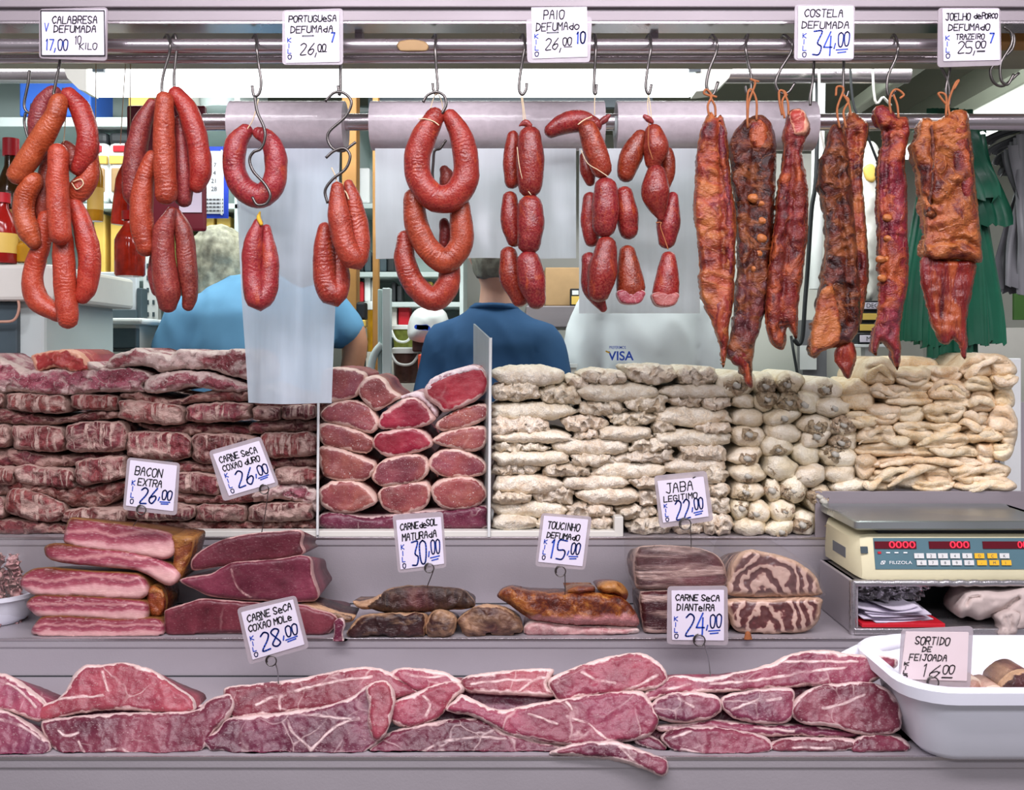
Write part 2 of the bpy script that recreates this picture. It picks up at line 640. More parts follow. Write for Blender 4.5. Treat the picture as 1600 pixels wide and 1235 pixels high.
def meat(name, cols, fat='#e2cbc2', rimw=0.004, cell=30, seam=0.5, speck=0.35, rough=0.36, bump=0.35, mott=28,
         stretch=(1, 1, 1), val=0.14, hue=0.012, fatpatch=0.0, skin=None, salt=0.0, cellw=0.05, spec=0.5, diag=0.0):
    """lean meat with fat seams, a fat edge and fine marbling"""
    k = NT(name)
    v = k.obj()
    vs = k.stretch(v, stretch)
    n1 = k.noise(vs, mott, 5, 0.6, 0.4)
    base = k.ramp(n1, [(0.28 + 0.44 * i / max(1, len(cols) - 1), c) for i, c in enumerate(cols)])
    base = k.vary(base, val, hue)
    bt = k.noise(v, 8, 2)
    base = k.mix(k.ramp(bt, [(0.36, 0.5), (0.52, 0.0)]), base, k.mix(1.0, base, '#9a6a80', 'MULTIPLY'))
    base = k.mix(k.ramp(bt, [(0.52, 0.0), (0.7, 0.35)]), base, k.mix(0.5, base, '#c8707a'))
    # fibres
    fib = k.noise(k.stretch(v, (stretch[0] * 0.5 + 0.5, 1, stretch[2] * 2.2)), mott * 7, 2)
    base = k.mix(k.math('MULTIPLY', fib, 0.30), base, k.mix(1.0, base, '#7a5a58', 'MULTIPLY'))
    # fat seams
    wv = k.n('ShaderNodeVectorMath', operation='ADD')
    k.set(wv.inputs[0], vs)
    wn = k.n('ShaderNodeTexNoise', {'Vector': vs, 'Scale': cell * 0.7, 'Detail': 3.0})
    sc = k.n('ShaderNodeVectorMath', operation='SCALE')
    k.set(sc.inputs[0], wn.outputs['Color'])
    sc.inputs['Scale'].default_value = 1.1 / cell
    k.set(wv.inputs[1], sc.outputs[0])
    vo = k.n('ShaderNodeTexVoronoi', {'Vector': wv.outputs[0], 'Scale': cell}, feature='DISTANCE_TO_EDGE').outputs['Distance']
    gate = k.ramp(k.noise(vs, cell * 0.9, 2), [(0.48, 0.0), (0.64, 1.0)])
    sm = k.math('MULTIPLY', k.ramp(vo, [(0.0, 1.0), (cellw, 0.0)]), k.math('MULTIPLY', gate, seam))
    # marbling flecks
    fl = k.noise(k.stretch(v, (1, 1, 2.6)), 210, 3, 0.6)
    sm = k.math('MAXIMUM', sm, k.math('MULTIPLY', k.ramp(fl, [(0.60, 0.0), (0.70, 1.0)]), speck))
    if fatpatch:
        fp = k.ramp(k.noise(k.stretch(vs, (1, 1, 1.6)), mott * 0.6, 4, 0.6, 0.6), [(0.5 - fatpatch * 0.25, 0.0), (0.62 - fatpatch * 0.15, 1.0)])
        sm = k.math('MAXIMUM', sm, k.math('MULTIPLY', fp, 0.85))
    if diag:
        mp = k.n('ShaderNodeMapping', {'Vector': v})
        k.set(mp.inputs['Rotation'], k.n('ShaderNodeCombineXYZ', {1: k.math('MULTIPLY_ADD', k.rand, 1.6, 0.1)}).outputs[0])
        mp.inputs['Scale'].default_value = (5.0, 1.0, 0.6)
        dg = k.noise(mp.outputs[0], 17, 4, 0.62, 0.35)
        sm = k.math('MAXIMUM', sm, k.math('MULTIPLY', k.ramp(dg, [(0.51, 0.0), (0.58, 1.0)]), diag))
        base = k.mix(k.math('MULTIPLY', k.ramp(dg, [(0.3, 1.0), (0.45, 0.0)]), 0.6), base, k.mix(1.0, base, '#6a4a48', 'MULTIPLY'))
    # fat edge and hand-drawn veins
    nr = k.noise(v, 90, 3)
    rimv = k.math('ADD', k.attr('rim'), k.math('MULTIPLY_ADD', nr, rimw * 2.2, -rimw * 1.1))
    rl = k.math('MULTIPLY_ADD', k.ramp(k.noise(v, 17, 2), [(0.32, 0.0), (0.68, 1.0)]), 1.7, 0.25)
    rm = k.ramp(k.math('DIVIDE', k.math('DIVIDE', rimv, rimw * 2), rl), [(0.38, 1.0), (0.62, 0.0)])
    vn = k.math('ADD', k.attr('vein'), k.math('MULTIPLY_ADD', nr, 0.004, -0.002))
    vg = k.ramp(k.noise(v, 45, 3), [(0.36, 0.15), (0.55, 1.0)])
    vm = k.math('MULTIPLY', vg, k.ramp(k.math('DIVIDE', vn, 0.0042), [(0.25, 0.9), (0.75, 0.0)]))
    allf = k.math('MAXIMUM', sm, k.math('MAXIMUM', rm, vm), clamp=True)
    fatc = k.mix(k.noise(v, 60, 3), fat, k.mix(0.45, fat, cols[-1]))
    col = k.mix(allf, base, fatc)
    if skin:
        col = k.mix(k.ramp(k.attr('dep'), [(0.02, 0.0), (0.2, 1.0)]), col, k.mix(k.noise(v, 40, 4), skin[0], skin[1]))
    if salt:
        s = k.ramp(k.noise(v, 320, 2), [(0.66 - salt * 0.2, 0.0), (0.74 - salt * 0.2, 1.0)])
        col = k.mix(k.math('MULTIPLY', s, 0.8), col, '#f1e8e4')
    k.set(k.b.inputs['Base Color'], col)
    k.set(k.b.inputs['Roughness'], k.math('MULTIPLY_ADD', n1, 0.3, rough - 0.12))
    k.b.inputs['Specular IOR Level'].default_value = spec
    k.b.inputs['Subsurface Weight'].default_value = 0.0
    gr = k.noise(v, 150, 4, 0.7)
    hgt = k.math('ADD', k.math('MULTIPLY', fib, 0.5), k.math('ADD', k.math('MULTIPLY', allf, 0.6), k.math('ADD', n1, k.math('MULTIPLY', gr, 0.6))))
    k.bump(hgt, bump, 0.004)
    return k.m


def sausage_mat(name, cols, rough=0.33, wrinkle=0.5, val=0.13, patch=None):
    k = NT(name)
    v = k.obj()
    n1 = k.noise(v, 22, 5, 0.62, 0.5)
    base = k.ramp(n1, [(0.25 + 0.5 * i / (len(cols) - 1), c) for i, c in enumerate(cols)])
    base = k.vary(base, val, 0.012)
    sp = k.ramp(k.noise(v, 240, 3, 0.65), [(0.40, 0.0), (0.62, 1.0)])
    base = k.mix(k.math('MULTIPLY', sp, 0.16), base, k.mix(1.0, base, '#c87858', 'SCREEN'))
    dk = k.ramp(k.noise(v, 330, 2), [(0.62, 0.0), (0.70, 1.0)])
    base = k.mix(k.math('MULTIPLY', dk, 0.55), base, k.mix(1.0, base, '#7a4038', 'MULTIPLY'))
    if patch:
        pm = k.ramp(k.noise(k.stretch(v, (1.6, 1.6, 0.7)), 26, 4, 0.7, 0.8), [(0.56, 0.0), (0.70, 1.0)])
        base = k.mix(k.math('MULTIPLY', pm, 0.6), base, patch)
    k.set(k.b.inputs['Base Color'], base)
    k.set(k.b.inputs['Roughness'], k.math('MULTIPLY_ADD', n1, 0.3, rough - 0.12))
    k.b.inputs['Specular IOR Level'].default_value = 0.5
    al = k.attr('along')
    wob = k.noise(v, 30, 3)
    ph = k.math('ADD', k.math('MULTIPLY', al, 700.0), k.math('MULTIPLY', wob, 26.0))
    wr = k.math('MULTIPLY', k.math('SINE', ph), k.ramp(k.noise(v, 16, 2), [(0.45, 0.0), (0.65, 1.0)]))
    h = k.math('ADD', k.math('MULTIPLY', wr, 0.35 * wrinkle), k.math('ADD', k.noise(v, 60, 4), k.math('MULTIPLY', sp, 0.15)))
    k.bump(h, 0.4, 0.004)
    return k.m


def cream(name, cols, rough=0.62, mott=22, grit=None, bump=0.5, salt=0.35, val=0.1, dirt=0.0):
    """pale salted rind, ears and feet"""
    k = NT(name)
    v = k.obj()
    n1 = k.noise(v, mott, 5, 0.6, 0.6)
    base = k.ramp(n1, [(0.25 + 0.5 * i / (len(cols) - 1), c) for i, c in enumerate(cols)])
    base = k.vary(base, val, 0.008)
    s = k.ramp(k.noise(v, 300, 2), [(0.50, 0.0), (0.62, 1.0)])
    base = k.mix(k.math('MULTIPLY', s, salt), base, '#f6f0e6')
    fl = k.ramp(k.noise(v, 130, 4, 0.7), [(0.64, 0.0), (0.76, 1.0)])
    base = k.mix(k.math('MULTIPLY', fl, 0.25), base, '#b98f6c')
    if grit:
        g = k.ramp(k.noise(v, 75, 4, 0.7), [(0.55, 0.0), (0.68, 1.0)])
        base = k.mix(k.math('MULTIPLY', g, 0.75), base, grit)
    k.set(k.b.inputs['Base Color'], base)
    k.b.inputs['Roughness'].default_value = rough
    k.b.inputs['Specular IOR Level'].default_value = 0.3
    k.bump(k.math('ADD', n1, k.math('ADD', k.math('MULTIPLY', s, 0.25), k.math('MULTIPLY', k.noise(v, 110, 4), 0.6))), bump, 0.005)
    return k.m


def bacon_mat(name):
    """streaky belly: pale fat below, lean bands above, smoked brown skin behind"""
    k = NT(name)
    v = k.obj()
    vv = k.attr('vv')
    w = k.noise(k.stretch(v, (1, 1, 0.6)), 14, 3, 0.55, 0.3)
    f = k.math('ADD', vv, k.math('MULTIPLY_ADD', w, 0.55, -0.27))
    col = k.ramp(f, [(0.0, '#c08e8a'), (0.20, '#d0a29e'), (0.38, '#c89294'), (0.46, '#9c4c5a'), (0.58, '#863648'), (0.66, '#ba7f80'),
                     (0.74, '#883546'), (0.88, '#782c36'), (0.97, '#5c2416')])
    col = k.vary(col, 0.07)
    fib = k.noise(k.stretch(v, (0.6, 1, 2.5)), 160, 3)
    col = k.mix(k.math('MULTIPLY', k.ramp(fib, [(0.55, 0.0), (0.7, 1.0)]), 0.35), col, '#e3c0bc')
    br = k.mix(k.noise(v, 38, 4, 0.6, 0.5), '#3e2212', '#a8743a')
    col = k.mix(k.ramp(k.attr('dep'), [(0.01, 0.0), (0.1, 1.0)]), col, br)
    rm = k.ramp(k.math('DIVIDE', k.attr('rim'), 0.006), [(0.2, 1.0), (0.6, 0.0)])
    top = k.math('MULTIPLY', rm, k.ramp(vv, [(0.6, 0.0), (0.8, 1.0)]))
    col = k.mix(k.math('MULTIPLY', top, 0.8), col, br)
    k.set(k.b.inputs['Base Color'], col)
    k.set(k.b.inputs['Roughness'], k.math('MULTIPLY_ADD', w, 0.25, 0.25))
    k.bump(k.math('ADD', w, k.math('MULTIPLY', fib, 0.6)), 0.3, 0.004)
    return k.m


def fatback_mat(name):
    """smoked fatback: glossy mottled brown top, pink cut edge below"""
    k = NT(name)
    v = k.obj()
    n = k.noise(v, 26, 5, 0.65, 0.6)
    n2 = k.noise(v, 90, 4, 0.7)
    br = k.ramp(k.math('ADD', k.math('MULTIPLY', n, 0.7), k.math('MULTIPLY', n2, 0.3)), [(0.34, '#240a06'), (0.46, '#5a200e'), (0.56, '#8a4a1a'), (0.68, '#b8803c')])
    f = k.math('ADD', k.attr('vv'), k.math('MULTIPLY_ADD', n, 0.35, -0.17))
    pk = k.mix(n2, '#a04a50', '#cf9a96')
    col = k.mix(k.ramp(f, [(0.22, 1.0), (0.34, 0.0)]), br, pk)
    k.set(k.b.inputs['Base Color'], col)
    k.set(k.b.inputs['Roughness'], k.math('MULTIPLY_ADD', n2, 0.35, 0.10))
    k.bump(k.math('ADD', n, n2), 0.8, 0.005)
    return k.m


def roll_mat(name):
    """rolled flank: dark lean and pale fat wound into each other"""
    k = NT(name)
    v = k.obj()
    own = k.n('ShaderNodeMapping', {'Vector': k.n('ShaderNodeTexCoord').outputs['Object']})
    own.inputs['Location'].default_value = (0.02, 0.0, -0.02)
    wv = k.n('ShaderNodeTexWave', {'Vector': own.outputs[0], 'Scale': 30.0, 'Distortion': 5.5, 'Detail': 2.0, 'Detail Scale': 1.0},
             wave_type='RINGS', rings_direction='SPHERICAL').outputs['Fac']
    n = k.noise(v, 60, 4)
    col = k.ramp(wv, [(0.30, '#431a22'), (0.56, '#5e2c32'), (0.66, '#a98478'), (0.85, '#c8aa9c')])
    col = k.mix(k.math('MULTIPLY', n, 0.4), col, '#8f6a60')
    rm = k.ramp(k.math('DIVIDE', k.attr('rim'), 0.012), [(0.3, 1.0), (0.9, 0.0)])
    col = k.mix(k.math('MULTIPLY', rm, 0.8), col, '#c9a68c')
    k.set(k.b.inputs['Base Color'], col)
    k.b.inputs['Roughness'].default_value = 0.3
    k.bump(k.math('ADD', wv, n), 0.35, 0.004)
    return k.m


def sheet_mat(name, hexc, alpha, rough=0.35, trans=0.3):
    """thin plastic: partly see-through"""
    k = NT(name)
    v = k.obj()
    tr = k.n('ShaderNodeBsdfTransparent')
    df = k.n('ShaderNodeBsdfDiffuse')
    tl = k.n('ShaderNodeBsdfTranslucent')
    gl = k.n('ShaderNodeBsdfGlossy', {'Roughness': rough})
    c = lin(hexc)
    n = k.noise(k.stretch(v, (9, 9, 0.6)), 5, 3)
    cc = k.mix(n, tuple(x * 0.88 for x in c[:3]) + (1,), c)
    k.set(df.inputs[0], cc)
    k.set(tl.inputs[0], cc)
    gl.inputs[0].default_value = (0.9, 0.9, 0.95, 1)
    m1 = k.n('ShaderNodeMixShader', {0: trans, 1: df.outputs[0], 2: tl.outputs[0]})
    m2 = k.n('ShaderNodeMixShader', {0: 0.06, 1: m1.outputs[0], 2: gl.outputs[0]})
    m3 = k.n('ShaderNodeMixShader', {1: tr.outputs[0], 2: m2.outputs[0]})
    k.set(m3.inputs[0], k.math('MULTIPLY_ADD', n, 0.12, alpha - 0.06, clamp=True))
    k.t.links.new(m3.outputs[0], k.out.inputs['Surface'])
    k.t.nodes.remove(k.b)
    return k.m


def glow(name, hexc, strength):
    k = NT(name)
    k.b.inputs['Base Color'].default_value = lin(hexc)
    k.b.inputs['Emission Color'].default_value = lin(hexc)
    k.b.inputs['Emission Strength'].default_value = strength
    return k.m


M = {}
M['steel'] = steel('brushed_counter_steel', '#aaa4aa', 0.42, (0.3, 1, 1), 0.35, 0.16, 0.25)
M['pipe'] = steel('polished_pipe_steel', '#c4bcc0', 0.22, (0.05, 1, 20), 0.9, 0.2)
M['beam'] = steel('grey_beam_metal', '#8f878c', 0.45, (0.2, 1, 8), 0.25, 0.25)
M['hook'] = steel('worn_hook_steel', '#6a6664', 0.28, (1, 1, 1), 0.9, 0.4)
M['platter'] = steel('scale_plate_steel', '#a9b0b0', 0.3, (1, 20, 1), 0.85, 0.2)
M['foil'] = steel('crumpled_foil', '#b8b5b8', 0.25, (1, 1, 1), 0.85, 0.3, 0.6)
M['canopy'] = plain('dull_canopy_panel', '#9a9684', 0.6, 0.0, 0.2, 4)
M['white'] = plain('white_paint', '#dfe3e2', 0.5, 0, 0.04)
M['offwhite'] = plain('offwhite_plastic', '#d9d8d0', 0.45, 0, 0.04)
M['cream_plastic'] = plain('ivory_plastic', '#e2dcb8', 0.4, 0, 0.06)
M['teal'] = plain('dull_teal_paint', '#a9bdb8', 0.6, 0, 0.07, 3)
M['pale_teal'] = plain('pale_teal_paint', '#c3d1cf', 0.55, 0, 0.05, 3)
M['dark'] = plain('dark_grey_plastic', '#2c3033', 0.5, 0, 0.15)
M['slate'] = plain('slate_blue_plastic', '#47565d', 0.4, 0, 0.15)
M['black'] = plain('black_ink', '#14161c', 0.6, 0, 0.0)
M['blue_ink'] = plain('blue_marker_ink', '#2450c4', 0.6, 0, 0.2, 200)
M['pencil'] = plain('grey_pen_ink', '#3b3638', 0.6, 0, 0.0)
M['paper'] = plain('white_card_paper', '#dcd5e4', 0.7, 0, 0.02)
M['pink_paper'] = plain('pinkish_card_paper', '#e0cfd2', 0.7, 0, 0.03)
M['tray'] = plain('white_tray_plastic', '#e9ebf6', 0.3, 0, 0.02)
M['wood'] = plain('brown_wood', '#a9793f', 0.55, 0, 0.2, 9)
M['board'] = plain('dark_red_board', '#6d1526', 0.4, 0, 0.08)
M['blue'] = plain('bright_blue_card', '#2f66c8', 0.5, 0, 0.05)
M['cal_paper'] = plain('calendar_paper', '#d3dadf', 0.6, 0, 0.03)
M['royal'] = plain('royal_blue_frame', '#2246c4', 0.45, 0, 0.05)
M['yellow'] = plain('corn_yellow_pack', '#e0be5e', 0.45, 0, 0.1, 12)
M['red'] = plain('bright_red_plastic', '#c3202e', 0.35, 0, 0.08)
M['orange_red'] = plain('orange_red_box', '#d2482a', 0.5, 0, 0.08)
M['green_lid'] = plain('green_pack', '#4d7a3a', 0.5, 0, 0.15)
M['green_bag'] = plain('dark_green_bag_film', '#1d6048', 0.33, 0, 0.25, 10, 0.3)
M['grey_bag'] = plain('grey_bag_film', '#75767a', 0.4, 0, 0.2, 10, 0.3)
M['sauce_red'] = plain('red_pepper_sauce', '#9c1c18', 0.12, 0, 0.25, 30)
M['sauce_gold'] = plain('golden_sauce', '#b8861e', 0.12, 0, 0.25, 30)
M['sauce_brown'] = plain('dark_brown_sauce', '#3a2610', 0.12, 0, 0.25, 30)
M['pepper_jar'] = plain('pickled_red_peppers', '#b6301c', 0.1, 0, 0.45, 55)
M['card_box'] = plain('brown_cardboard', '#a98a62', 0.7, 0, 0.12)
M['olive'] = plain('green_olives', '#77803a', 0.35, 0, 0.35, 70)
M['dark_olive'] = plain('brown_olives', '#4f3630', 0.35, 0, 0.4, 60)
M['tie'] = plain('twine', '#d8c4a2', 0.8, 0, 0.1)
M['brown_tie'] = plain('smoked_twine', '#a5633a', 0.75, 0, 0.25, 60)
M['yellow_tie'] = plain('yellow_tie', '#dcae2c', 0.6, 0, 0.1)
M['cloth'] = plain('grey_pink_rag', '#c4b4ae', 0.9, 0, 0.1, 40, 0.3)
M['skin'] = plain('skin', '#b98569', 0.5, 0, 0.06, 30)
M['pink_skin'] = plain('pale_pink_skin', '#c79a86', 0.5, 0, 0.06, 30)
M['blue_shirt'] = plain('light_blue_cotton', '#5b8fb4', 0.85, 0, 0.08, 9)
M['navy_shirt'] = plain('navy_blue_cotton', '#1f4a74', 0.85, 0, 0.1, 9)
M['white_shirt'] = plain('white_cotton', '#dde4e8', 0.85, 0, 0.04, 9)
M['trousers'] = plain('dark_trousers', '#2a2e3a', 0.85, 0, 0.1, 9)
M['white_hair'] = plain('white_hair', '#b4b29c', 0.5, 0, 0.5, 45, 0.8)
M['grey_hair'] = plain('grey_hair', '#77776c', 0.55, 0, 0.35, 70, 0.5)
M['eye'] = plain('dark_eye', '#1b1512', 0.2, 0, 0.0)
M['tile'] = plain('pale_wall_panel', '#cfd2c8', 0.5, 0, 0.05, 3)
M['floor'] = plain('grey_floor', '#77746f', 0.6, 0, 0.1, 3)
M['ceil'] = plain('grey_green_ceiling', '#a2a696', 0.7, 0, 0.1, 2)
M['duct'] = plain('pale_green_metal', '#aab0a0', 0.4, 0.3, 0.1, 3)
M['panel_blue'] = plain('display_panel_blue', '#52727c', 0.4, 0, 0.06)
M['led_win'] = plain('dark_red_display', '#5a0d1c', 0.25, 0, 0.1)
M['led'] = glow('lit_red_digits', '#ff2038', 1.6)
M['key_white'] = plain('grey_key', '#d4d6d4', 0.4, 0, 0.03)
M['key_yellow'] = plain('yellow_key', '#e9b430', 0.4, 0, 0.03)
M['grey_print'] = plain('grey_print', '#6f7378', 0.6, 0, 0.0)
M['white_print'] = plain('white_print', '#e8ecec', 0.6, 0, 0.0)
M['lamp'] = glow('lit_fluorescent', '#fbffff', 2.6)
M['lamp_end'] = plain('lamp_end_plastic', '#d8dcd2', 0.35, 0, 0.03)
M['sleeve'] = sheet_mat('clear_card_sleeve', '#cbc1c8', 0.62, 0.2, 0.3)
M['film'] = sheet_mat('pale_bag_film', '#dfe7ea', 0.88, 0.3, 0.55)
M['film_thin'] = sheet_mat('clear_bag_film', '#d6e2ec', 0.62, 0.3, 0.55)
M['wrap'] = sheet_mat('clear_meat_wrap', '#b8aeaa', 0.10, 0.12, 0.3)
M['roll_film'] = plain('rolled_plastic_bags', '#b9b0b6', 0.2, 0, 0.12, 60, 0.35)
M['acrylic'] = sheet_mat('scratched_acrylic', '#c3ccce', 0.55, 0.2, 0.3)

M['calabresa'] = sausage_mat('calabresa_casing', ['#721c12', '#922c18', '#a23a22', '#802416'], 0.32, 0.6)
M['calabresa_dark'] = sausage_mat('dark_calabresa_casing', ['#561416', '#70201e', '#822a26', '#621a1a'], 0.34, 0.5)
M['portuguesa'] = sausage_mat('portuguesa_casing', ['#5e1212', '#801c18', '#942a22', '#6c1614'], 0.27, 0.9, 0.1, '#b4502c')
M['paio'] = sausage_mat('paio_casing', ['#4a0c0c', '#6a1411', '#7e1e16', '#580e0d'], 0.22, 0.15, 0.12, '#a84a20')
M['paio_cut'] = meat('paio_cut_face', ['#8a2c30', '#a34a4c', '#b56a66'], rimw=0.0005, speck=0.6, cell=60)

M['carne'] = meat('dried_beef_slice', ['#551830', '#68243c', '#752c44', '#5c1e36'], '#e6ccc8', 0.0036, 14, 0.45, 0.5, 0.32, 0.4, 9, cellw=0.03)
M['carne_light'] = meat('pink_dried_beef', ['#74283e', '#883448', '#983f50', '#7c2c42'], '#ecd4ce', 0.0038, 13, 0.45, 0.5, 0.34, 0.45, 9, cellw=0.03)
M['coxao'] = meat('dark_lean_beef', ['#521826', '#682434', '#783040', '#5c1c2a'], '#c9a09c', 0.0016, 12, 0.22, 0.3, 0.38, 0.3, 12)
M['desol'] = meat('salt_beef_cut', ['#80383f', '#984c50', '#a85e54', '#8c4046'], '#e8ccbe', 0.0052, 9, 0.25, 0.3, 0.4, 0.35, 10, salt=0.02)
M['desol_red'] = meat('fresh_red_beef_cut', ['#861222', '#9c1e2c', '#ac343a', '#8e1826'], '#e0c2ba', 0.0050, 9, 0.2, 0.25, 0.38, 0.3, 10)
M['desol_frost'] = meat('salted_beef_crust', ['#a6566a', '#b87684', '#c893a0'], '#ecdde0', 0.010, 40, 0.6, 0.6, 0.55, 0.6, 30, salt=0.5)
M['pile_roll'] = meat('rolled_salt_beef', ['#481416', '#70262a', '#8a3c3c', '#5a1c1e'], '#cdb0a4', 0.0022, 20, 0.6, 0.45, 0.44, 0.9, 26,
                      fatpatch=0.10, val=0.22, diag=0.9)
M['pile_strip'] = meat('salt_beef_strip', ['#3a1012', '#5a1e20', '#742f2c', '#4a1818'], '#b8968a', 0.003, 34, 0.9, 0.45, 0.48, 0.95, 40,
                       fatpatch=0.18, val=0.2)
M['pile_top'] = meat('frosted_salt_beef', ['#70242c', '#8e3c46', '#a65a64', '#7a2c36'], '#dfcdc4', 0.006, 24, 0.7, 0.6, 0.5, 0.9, 24,
                     fatpatch=0.22, salt=0.10)
M['pile_red'] = meat('bright_red_belly', ['#99222a', '#b4353a', '#c85048'], '#e8b394', 0.006, 24, 0.6, 0.3, 0.35, 0.4, 20)
M['rib_red'] = meat('smoked_rib_red', ['#2e060c', '#560c16', '#7a1c24', '#8a3024', '#48080f'], '#b4582c', 0.0014, 26, 0.6, 0.3, 0.2, 1.0, 26,
                    stretch=(1.3, 1, 0.8), fatpatch=0.03, hue=0.01)
M['rib_orange'] = meat('smoked_rib_orange', ['#330810', '#641a18', '#8a3a22', '#a8562c', '#6e1c1c', '#420a12'], '#bf723a', 0.0014, 20, 0.7, 0.3, 0.18, 1.0, 20,
                       fatpatch=0.06, hue=0.01)
M['rib_dark'] = meat('smoked_rib_dark', ['#140605', '#350d0a', '#642614', '#200806'], '#94522a', 0.0010, 26, 0.5, 0.25, 0.16, 1.0, 30,
                     fatpatch=0.05, hue=0.01)
M['rib_lean'] = meat('smoked_lean_flap', ['#480c10', '#6e1718', '#8c2c1c', '#561014'], '#ae562c', 0.001, 20, 0.5, 0.3, 0.2, 0.7, 18,
                     stretch=(3.2, 1, 0.45), fatpatch=0.05)
M['jerky'] = meat('dark_dried_beef', ['#150c0b', '#281714', '#3c2420', '#1e100f'], '#a88468', 0.0012, 14, 0.2, 0.12, 0.36, 0.9, 22, diag=0.12)
M['jerky_fat'] = meat('dried_beef_with_fat', ['#2a1314', '#452421', '#5a332e'], '#c8a07c', 0.003, 10, 0.3, 0.12, 0.38, 0.8, 12, fatpatch=0.22)
M['toucinho'] = meat('smoked_bacon_slab', ['#3c110a', '#6c2a12', '#935020', '#501a10'], '#bc8444', 0.0008, 18, 0.3, 0.3, 0.22, 0.8, 20, fatpatch=0.06)
M['packed'] = meat('packed_salt_beef', ['#36101a', '#4c1a24', '#602a32'], '#c8aa9e', 0.0015, 9, 1.0, 0.25, 0.3, 0.6, 16,
                   stretch=(0.4, 1, 2.6), fatpatch=0.02, cellw=0.10)
M['bacon'] = bacon_mat('streaky_bacon')
M['fatback'] = fatback_mat('smoked_fatback')
M['rolled'] = roll_mat('rolled_beef')
M['white_roll'] = cream('salted_tripe', ['#c4ac90', '#e0d0b6', '#f0e8d6', '#d8c6a8'], 0.7, 30, None, 0.9, 0.45)
M['white_lump'] = cream('salted_tripe_lump', ['#b29676', '#dccab0', '#f0e6d4', '#ccb496'], 0.66, 44, None, 1.0, 0.3)
M['trotter'] = cream('salted_trotter', ['#cbb892', '#e4d6b8', '#f2ead6', '#dac9a8'], 0.44, 24, None, 0.7, 0.12)
M['trotter_end'] = cream('cut_trotter_end', ['#8f7a5e', '#b7a182', '#cfc2a8'], 0.5, 60, '#6c665c', 1.0, 0.15)
M['bone'] = plain('grey_white_bone', '#b9b6aa', 0.4, 0, 0.15, 120, 0.3)
M['rind'] = cream('pale_pork_rind', ['#bc9668', '#dcc096', '#eedcbe', '#cca87a'], 0.5, 18, None, 0.7, 0.25, 0.12)
M['bits'] = meat('diced_bacon', ['#b06a70', '#c99a98', '#d8b8b2'], '#e3cfc8', 0.002, 40, 0.5, 0.4, 0.4, 0.3, 60)
M['feijoada'] = meat('salted_pork_bits', ['#a8766c', '#c09a88', '#d2b4a0'], '#dcc6b4', 0.003, 30, 0.5, 0.3, 0.5, 0.5, 30)


# ---------------------------------------------------------------- setting
def struct(mb, name, mat):
    o = mb.build(name, mat)
    o['kind'] = 'structure'
    return o


struct(MB().box(-3.3, 3.5, -3.0, 5.6, -0.1, 0.0), 'floor', M['floor'])
struct(MB().box(-3.3, 3.5, 5.4, 5.5, 0.0, 2.75), 'wall_back', M['tile'])
struct(MB().box(-3.3, -3.2, 2.0, 5.4, 0.0, 2.75), 'wall_left', M['pale_teal'])
struct(MB().box(3.4, 3.5, 2.0, 5.4, 0.0, 2.75), 'wall_right', M['tile'])
struct(MB().box(-3.3, 3.5, 2.5, 5.5, 2.72, 2.8), 'ceiling', M['ceil'])

Z1, Z2, Z3 = CZ - 633 * 1.55 / F, CZ - 448 * 1.93 / F, CZ - 290 * 2.19 / F
XL, XR = -1.9, 1.9


def pbox(mb, x0, y0, x1, y1, d, depth, bev=0.0):
    a, b = W(x0, y1, d), W(x1, y0, d)
    return mb.box(a.x, b.x, d, d + depth, a.z, b.z, bev)


def pthing(name, label, cat, px, py, d, group=None):
    return empty(name, W(px, py, d), label, cat, group)


def simple(name, x0, y0, x1, y1, d, depth, mat, label, cat, group=None, bev=0.006):
    o = pbox(MB(), x0, y0, x1, y1, d, depth, bev).build(name, mat)
    return tag(o, label, cat, group)


# the stepped display counter
ct = empty('display_counter', (0, 1.9, 0), 'stepped grey steel meat counter across the whole stall', 'counter')
MB().box(XL, XR, 1.55, 1.95, Z1 - 0.02, Z1, 0.003).build('step', M['steel'], ct)
MB().box(XL, XR, 1.93, 2.21, Z2 - 0.02, Z2, 0.003).build('step', M['steel'], ct)
MB().box(XL, XR, 2.19, 2.70, Z3 - 0.02, Z3, 0.003).build('step', M['steel'], ct)
MB().box(XL, XR, 1.553, 1.57, 0.0, Z1 - 0.018).build('front_panel', M['steel'], ct)
MB().box(XL, XR, 1.933, 1.95, Z1, Z2 - 0.018).build('riser', M['steel'], ct)
MB().box(XL, XR, 2.193, 2.21, Z2, Z3 - 0.018).build('riser', M['steel'], ct)
MB().box(XL, XR, 2.66, 2.68, 0.0, 1.36).build('back_panel', M['steel'], ct)

for y, z in ((1.95, Z1), (2.21, Z2)):
    MB().box(XL, XR, y - 0.0195, y - 0.0165, z, z + 0.0022).build('sealant_bead', M['dark'], ct)
for y, z in ((1.5485, Z1), (1.9285, Z2), (2.1885, Z3)):
    MB().box(XL, XR, y, y + 0.004, z - 0.005, z + 0.0008, 0.0006).build('edge_highlight', M['pipe'], ct)  # polished strip added so each step edge shows a bright line of light

# canopy, rails
cn = empty('canopy_beam', (0, 1.98, 2.2), 'long grey metal beam of the stall canopy above the rails', 'beam')
pbox(MB(), -150, 12, 1750, 33, 1.98, 0.05, 0.002).build('beam', M['beam'], cn)
pbox(MB(), -150, 33, 1750, 37, 1.972, 0.06, 0.001).build('lip', M['pipe'], cn)
pbox(MB(), -150, -60, 1750, 11, 1.97, 0.05, 0.002).build('fascia', M['beam'], cn)
MB().box(-2, 2, 2.02, 2.46, 2.225, 2.245).build('underside_panel', M['canopy'], cn)
for px in (560, 1023):
    pbox(MB(), px - 6, 30, px + 6, 60, 2.03, 0.03, 0.002).build('bracket', M['beam'], cn)
DR = 2.0


